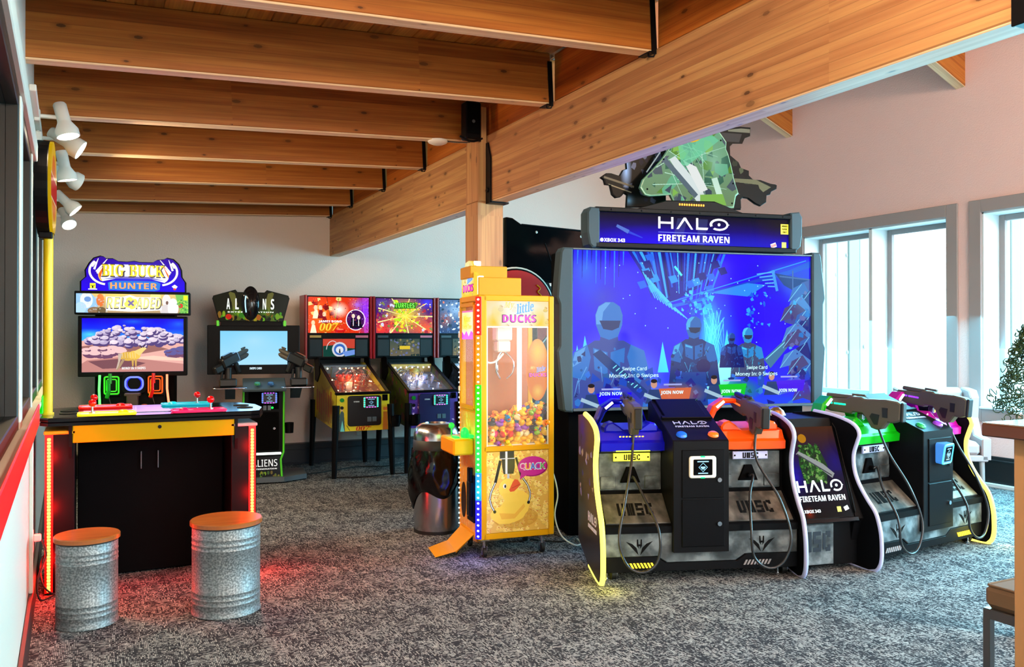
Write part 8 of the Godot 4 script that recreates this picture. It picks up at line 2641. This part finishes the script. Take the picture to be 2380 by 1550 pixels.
func _console_centre(t: Node3D, X: Transform3D):
	# sloping poster between the orange and the green places
	var mb := MB.new(); mb.xf = X
	mb.side(_pts([[-0.10, 0.03], [-0.10, 0.31], [-0.06, 0.315], [-0.06, 0.335], [-0.30, 0.96], [-0.60, 0.97], [-0.60, 0.1]]), 0.02, 0.52)
	part(t, "centre_body", mb, mt("black_satin"))
	var sl = atan2(0.24, 0.625)
	var PX = X * T(Vector3(0, 0.345, -0.060), -sl, 0, 0)
	var cv := CV.new(320, 440, Color8(30, 26, 30))
	cv.vgrad(0, 0.5, Color8(96, 54, 34), Color8(24, 20, 110)); cv.vgrad(0.5, 1.0, Color8(20, 18, 60), Color8(26, 22, 22))
	cv.glow(0.1, 0.55, 0.3, 0.3, Color8(50, 30, 230, 255)); cv.glow(0.9, 0.4, 0.3, 0.3, Color8(30, 16, 150, 255)); cv.glow(0.2, 0.95, 0.15, 0.1, Color8(220, 60, 20, 220))
	var rng := RandomNumberGenerator.new(); rng.seed = 31
	# plain faceted green shape with a pale diagonal bar, no figure drawn
	cv.poly([[0.24, 0.62], [0.2, 0.42], [0.24, 0.26], [0.34, 0.20], [0.5, 0.20], [0.66, 0.28], [0.74, 0.44], [0.66, 0.62]], Color8(44, 84, 46))
	for k in 190:
		var y = rng.randf_range(0.20, 0.62); var x = 0.45 + rng.randf_range(-0.24, 0.24) * (0.7 + 0.4 * y)
		cv.shard(rng, x, y, rng.randf_range(0.012, 0.05), [Color8(70, 150, 60), Color8(50, 100, 50), Color8(110, 190, 80), Color8(44, 60, 44), Color8(150, 210, 110)][k % 5])
	cv.ell(0.36, 0.13, 0.08, 0.05, Color8(236, 160, 30))
	cv.poly([[0.18, 0.30], [0.24, 0.27], [0.66, 0.42], [0.84, 0.53], [0.78, 0.58], [0.56, 0.46]], Color8(196, 204, 204)); cv.line(0.2, 0.30, 0.78, 0.55, 0.02, Color8(90, 96, 104))
	mb = MB.new(); mb.xf = PX
	mb.prism(_rect2(0.03, 0.0, 0.42, 0.60), 0.0, 0.006)
	var po = part(t, "poster", mb, emt(cv.tex(), 0.55, 0.12))
	_halo_word(po, PX * T(Vector3(0.225, 0.205, 0.0065)), 0.34, 0.075, mt("white_ink"))
	lett(po, "FIRETEAM RAVEN", PX * T(Vector3(0.225, 0.125, 0.0065)), 0.036, 0.34, mt("white_ink"))
	lett(po, "XBOX 343", PX * T(Vector3(0.13, 0.045, 0.0065)), 0.02, 0.12, mt("white_ink"))
	mb = MB.new(); mb.xf = PX; mb.box(Vector3(0.33, 0.05, 0.0065), Vector3(0.03, 0.034, 0.002)); part(po, "yellow_logo", mb, _mat(Color(0.8, 0.75, 0.1)))
	mb = MB.new(); mb.xf = PX * T(Vector3(0.385, 0.055, 0.0065), 0, 0, 0.35); mb.box(Vector3.ZERO, Vector3(0.034, 0.026, 0.002)); part(po, "white_logo", mb, mt("white_ink"))
	mb = MB.new(); mb.xf = PX
	mb.tube([Vector3(0.425, 0.62, 0.012), Vector3(0.44, 0.58, 0.012), Vector3(0.44, 0.02, 0.012)], 0.006, 6)
	mb.box(Vector3(0.235, -0.02, 0.01), Vector3(0.43, 0.03, 0.03), 0.004)
	part(t, "poster_frame", mb, mt("black_gloss"))
	mb = MB.new(); mb.xf = X
	mb.prism(_pts([[0.02, 0.30], [0.02, 0.04], [0.30, 0.04], [0.30, 0.30]]), -0.105, -0.088, 0.003)
	var lo = part(t, "lower_panel", mb, mt("worn_grey"))
	_stencil(lo, X * T(Vector3(0.14, 0.19, -0.0875)), 0.27, 0.13, _mat(Color(0.02, 0.07, 0.13)))
	mb = MB.new(); mb.xf = X
	mb.side(_pts([[-0.05, 0.33], [-0.07, 0.30], [-0.10, 0.18], [-0.12, 0.05], [-0.5, 0.05], [-0.5, 0.95], [-0.33, 0.97]]), 0.44, 0.51)
	part(t, "inner_cheek", mb, mt("black_satin"))
	# top with a chrome dome
	mb = MB.new(); mb.xf = X * T(Vector3(0.10, 0.975, -0.45))
	mb.lathe([Vector2(0, 0.06), Vector2(0.03, 0.055), Vector2(0.06, 0.03), Vector2(0.075, 0.0)], 20)
	part(t, "chrome_dome", mb, mt("chrome"))
# ------------------------------------------------------------------ right edge: bar table, stool, plant, armchair
func _right_furniture():
	var t = thing("bar_table", "tall bar table with dark wood edge and tan end panel at the right edge", "table", W(3.05, 0, 1.25))
	var mb := MB.new()
	mb.box(Vector3(0, 1.20, -0.0), Vector3(0.90, 0.042, 1.04), 0.004)
	pm("walnut", Color(0.30, 0.16, 0.09), 0.3)
	part(t, "tabletop", mb, mt("walnut"))
	mb = MB.new()
	mb.box(Vector3(0, 1.2225, -0.0), Vector3(0.895, 0.004, 1.035))
	var wt = StandardMaterial3D.new(); wt.albedo_color = Color(0.46, 0.40, 0.34); wt.roughness = 0.12
	part(t, "top_surface", mb, wt)
	mb = MB.new()
	mb.box(Vector3(-0.365, 0.59, 0.0), Vector3(0.05, 1.175, 0.90), 0.003)
	var ep = part(t, "end_panel", mb, mt("tan_paint"), "tan end panel")
	mb = MB.new(); mb.cyl(Vector3(-0.389, 0.84, -0.37), Vector3(-0.393, 0.84, -0.37), 0.005, 10)
	part(ep, "screw", mb, mt("dark_ink"))
	mb = MB.new(); mb.box(Vector3(0.365, 0.59, 0.06), Vector3(0.05, 1.175, 0.76), 0.003)
	part(t, "end_panel", mb, mt("tan_paint"))
	# padded stool
	t = thing("padded_stool", "tan padded seat on a square metal frame behind the bar table panel", "stool", W(3.47, 0, 1.93))
	mb = MB.new()
	mb.box(Vector3(0, 0.458, 0), Vector3(0.49, 0.095, 0.52), 0.022)
	var st = part(t, "seat", mb, mt("tan_fabric"))
	mb = MB.new()
	var loop = []
	for v in _rrect(0.47, 0.50, 0.02): loop.append(Vector3(v.x, 0.503, v.y))
	mb.tube(loop, 0.005, 6, true)
	part(st, "piping", mb, mt("tan_fabric"))
	mb = MB.new()
	for s in [-1.0, 1.0]:
		mb.box(Vector3(s * 0.23, 0.39, 0), Vector3(0.03, 0.04, 0.52), 0.002)
		mb.box(Vector3(0, 0.39, s * 0.245), Vector3(0.43, 0.04, 0.03), 0.002)
	pm("brushed_grey", Color(0.42, 0.42, 0.42), 0.3, 0.85)
	part(t, "frame", mb, mt("brushed_grey"))
	for a in [-1.0, 1.0]:
		for b in [-1.0, 1.0]:
			part(t, "leg", bx(Vector3(a * 0.23, 0.187, b * 0.245), Vector3(0.032, 0.374, 0.03), 0.002), mt("brushed_grey"))
	# plant in a slim white planter
	t = thing("potted_plant", "curly dark green plant in a slim white planter beside the daylight window", "plant", W(4.20, 0, 2.60))
	mb = MB.new()
	mb.lathe([Vector2(0, 0), Vector2(0.055, 0), Vector2(0.07, 1.12), Vector2(0.062, 1.12), Vector2(0.06, 1.06), Vector2(0, 1.06)], 24)
	part(t, "planter", mb, mt("white_gloss"))
	mb = MB.new()
	mb.cyl(Vector3(0, 1.05, 0), Vector3(0, 1.5, 0), 0.008, 8)
	part(t, "stem", mb, _mat(Color(0.25, 0.2, 0.08), 0.8))
	mb = MB.new()
	var rng := RandomNumberGenerator.new(); rng.seed = 14
	for k in 330:
		var y = rng.randf_range(1.10, 1.56)
		var f = (y - 1.10) / 0.46
		var rad = 0.145 * (1.0 - pow(f, 1.6)) + 0.02
		rad *= 1.0 if rng.randf() < 0.9 else 1.3
		var a = rng.randf() * TAU
		var c = Vector3(cos(a) * rad * sqrt(rng.randf_range(0.25, 1.0)), y, sin(a) * rad * sqrt(rng.randf_range(0.25, 1.0)))
		var pts = []
		var r0 = rng.randf_range(0.010, 0.02)
		var ax = Vector3(rng.randf_range(-1, 1), rng.randf_range(-0.6, 0.6), rng.randf_range(-1, 1)).normalized()
		var b1 = ax.cross(Vector3.UP).normalized(); var b2 = ax.cross(b1)
		for j in 12:
			var q = j * 0.85
			pts.append(c + (b1 * cos(q) + b2 * sin(q)) * r0 + ax * (j - 6) * 0.0042)
		mb.tube(pts, 0.0026, 4)
	var fo = part(t, "foliage", mb, mt("plant_green"))
	fo.set_meta("kind", "stuff")
	# armchair by the window
	t = thing("armchair", "pale pink grey wingback armchair in front of the tall windows", "armchair", W(7.62, 0, 5.62), deg_to_rad(-36))
	mb = MB.new()
	mb.box(Vector3(0, 0.66, -0.26), Vector3(0.60, 0.66, 0.14), 0.05)
	part(t, "backrest", mb, mt("pink_fabric"))
	for s in [-1.0, 1.0]:
		mb = MB.new()
		mb.side([Vector2(-0.30, 0.32), Vector2(0.28, 0.32), Vector2(0.28, 0.52), Vector2(0.05, 0.54), Vector2(-0.04, 0.70), Vector2(-0.02, 0.90), Vector2(-0.08, 0.97), Vector2(-0.30, 0.99)], s * 0.33 - 0.04, s * 0.33 + 0.04, 0.012)
		part(t, "wing_arm", mb, mt("pink_fabric"))
	mb = MB.new(); mb.box(Vector3(0, 0.42, 0.02), Vector3(0.57, 0.14, 0.52), 0.04)
	part(t, "seat_cushion", mb, mt("pink_fabric"))
	mb = MB.new(); mb.box(Vector3(0, 0.33, -0.01), Vector3(0.70, 0.06, 0.58), 0.01)
	part(t, "seat_rail", mb, mt("pink_fabric"))
	for a in [-1.0, 1.0]:
		for b in [-1.0, 1.0]:
			mb = MB.new(); mb.cyl(Vector3(a * 0.31, 0.0, b * 0.25), Vector3(a * 0.30, 0.31, b * 0.24), 0.016, 10, 0.026)
			part(t, "leg", mb, mt("trim_grey"))

func _small_things():
	# speaker on the post
	var t = thing("wall_speaker", "black speaker fixed high on the timber post under the joists", "speaker", W(2.44, 2.93, 5.54), deg_to_rad(0))
	var mb := MB.new()
	mb.box(Vector3(0, 0.13, 0.0), Vector3(0.12, 0.27, 0.10), 0.01)
	part(t, "cabinet", mb, mt("black_satin"))
	mb = MB.new()
	mb.box(Vector3(-0.004, 0.14, 0.051), Vector3(0.10, 0.22, 0.006), 0.003)
	part(t, "grille", mb, mt("black_matte"))
	mb = MB.new(); mb.cyl(Vector3(-0.004, 0.12, 0.053), Vector3(-0.004, 0.12, 0.057), 0.012, 14)
	part(t, "badge", mb, mt("grey_metal"))
	mb = MB.new()
	var arc = []
	for k in 9: arc.append(Vector3(-0.10 + 0.022 * k, 0.01 - 0.03 * sin(PI * k / 8.0), 0.03))
	mb.tube(arc, 0.008, 6)
	mb.box(Vector3(0.065, 0.10, -0.03), Vector3(0.05, 0.2, 0.02), 0.003)
	part(t, "bracket", mb, mt("black_metal"))
	mb = MB.new()
	mb.xf = T(W(2.29, 2.955, 5.815))
	mb.lathe([Vector2(0, -0.022), Vector2(0.04, -0.02), Vector2(0.068, -0.008), Vector2(0.074, 0.0), Vector2(0.074, 0.012), Vector2(0, 0.012)], 28)
	solo("smoke_detector", mb, mt("white_plastic"), "flat white disc fixed under a joist left of the black speaker", "smoke detector")
	mb = MB.new()
	mb.tube(_curve([W(2.36, 2.962, 5.80), W(2.39, 2.93, 5.66), W(2.44, 2.915, 5.56)], 6), 0.004, 6)
	solo("speaker_cable", mb, mt("rubber"), "thin black cable from the white disc to the speaker on the post", "cable")
	# cables on the floor
	mb = MB.new()
	mb.tube(_curve([W(2.93, 0.60, 5.28), W(2.99, 0.50, 5.30), W(3.02, 0.36, 5.30), W(2.985, 0.22, 5.28), W(3.02, 0.08, 5.25), W(3.10, 0.012, 5.2), W(3.17, 0.010, 5.22), W(3.22, 0.01, 5.36)], 8), 0.0055, 6)
	solo("power_cable", mb, mt("white_plastic"), "white cable hanging between the claw machine and the big screen cabinet", "cable")
	mb = MB.new()
	mb.tube(_curve([W(2.90, 0.01, 5.5), W(3.0, 0.01, 5.38), W(3.12, 0.01, 5.34), W(3.22, 0.01, 5.42)], 8), 0.006, 6)
	solo("power_cable", mb, mt("rubber"), "black cable on the carpet beside the claw machine's rear caster", "cable")
	for q in [[[1.95, 9.5], [2.1, 9.25], [2.4, 9.35], [2.75, 9.5], [3.1, 9.4], [3.5, 9.7]], [[2.25, 8.9], [2.6, 8.78], [2.95, 8.85], [3.1, 8.78]]]:
		mb = MB.new()
		var pts = []
		for v in q: pts.append(W(v[0], 0.008, v[1]))
		mb.tube(_curve(pts, 8), 0.006, 6)
		solo("power_cable", mb, mt("rubber"), ["black cable snaking on the carpet under the pinball machines", "short black cable on the carpet between front pinball legs"][0 if q.size() > 4 else 1], "cable")
	mb = MB.new()
	mb.xf = T(W(3.0, 0.36, 10.194))
	mb.prism(_rrect(0.13, 0.14, 0.012), 0.0, 0.014, 0.003)
	var o = solo("wall_outlet", mb, mt("white_plastic"), "white double outlet on the back wall under the 007 pinball machine", "outlet")
	mb = MB.new(); mb.xf = T(W(3.0, 0.36, 10.175))
	mb.box(Vector3(-0.02, 0.01, 0), Vector3(0.035, 0.06, 0.03), 0.004)
	part(o, "plug", mb, mt("rubber"))
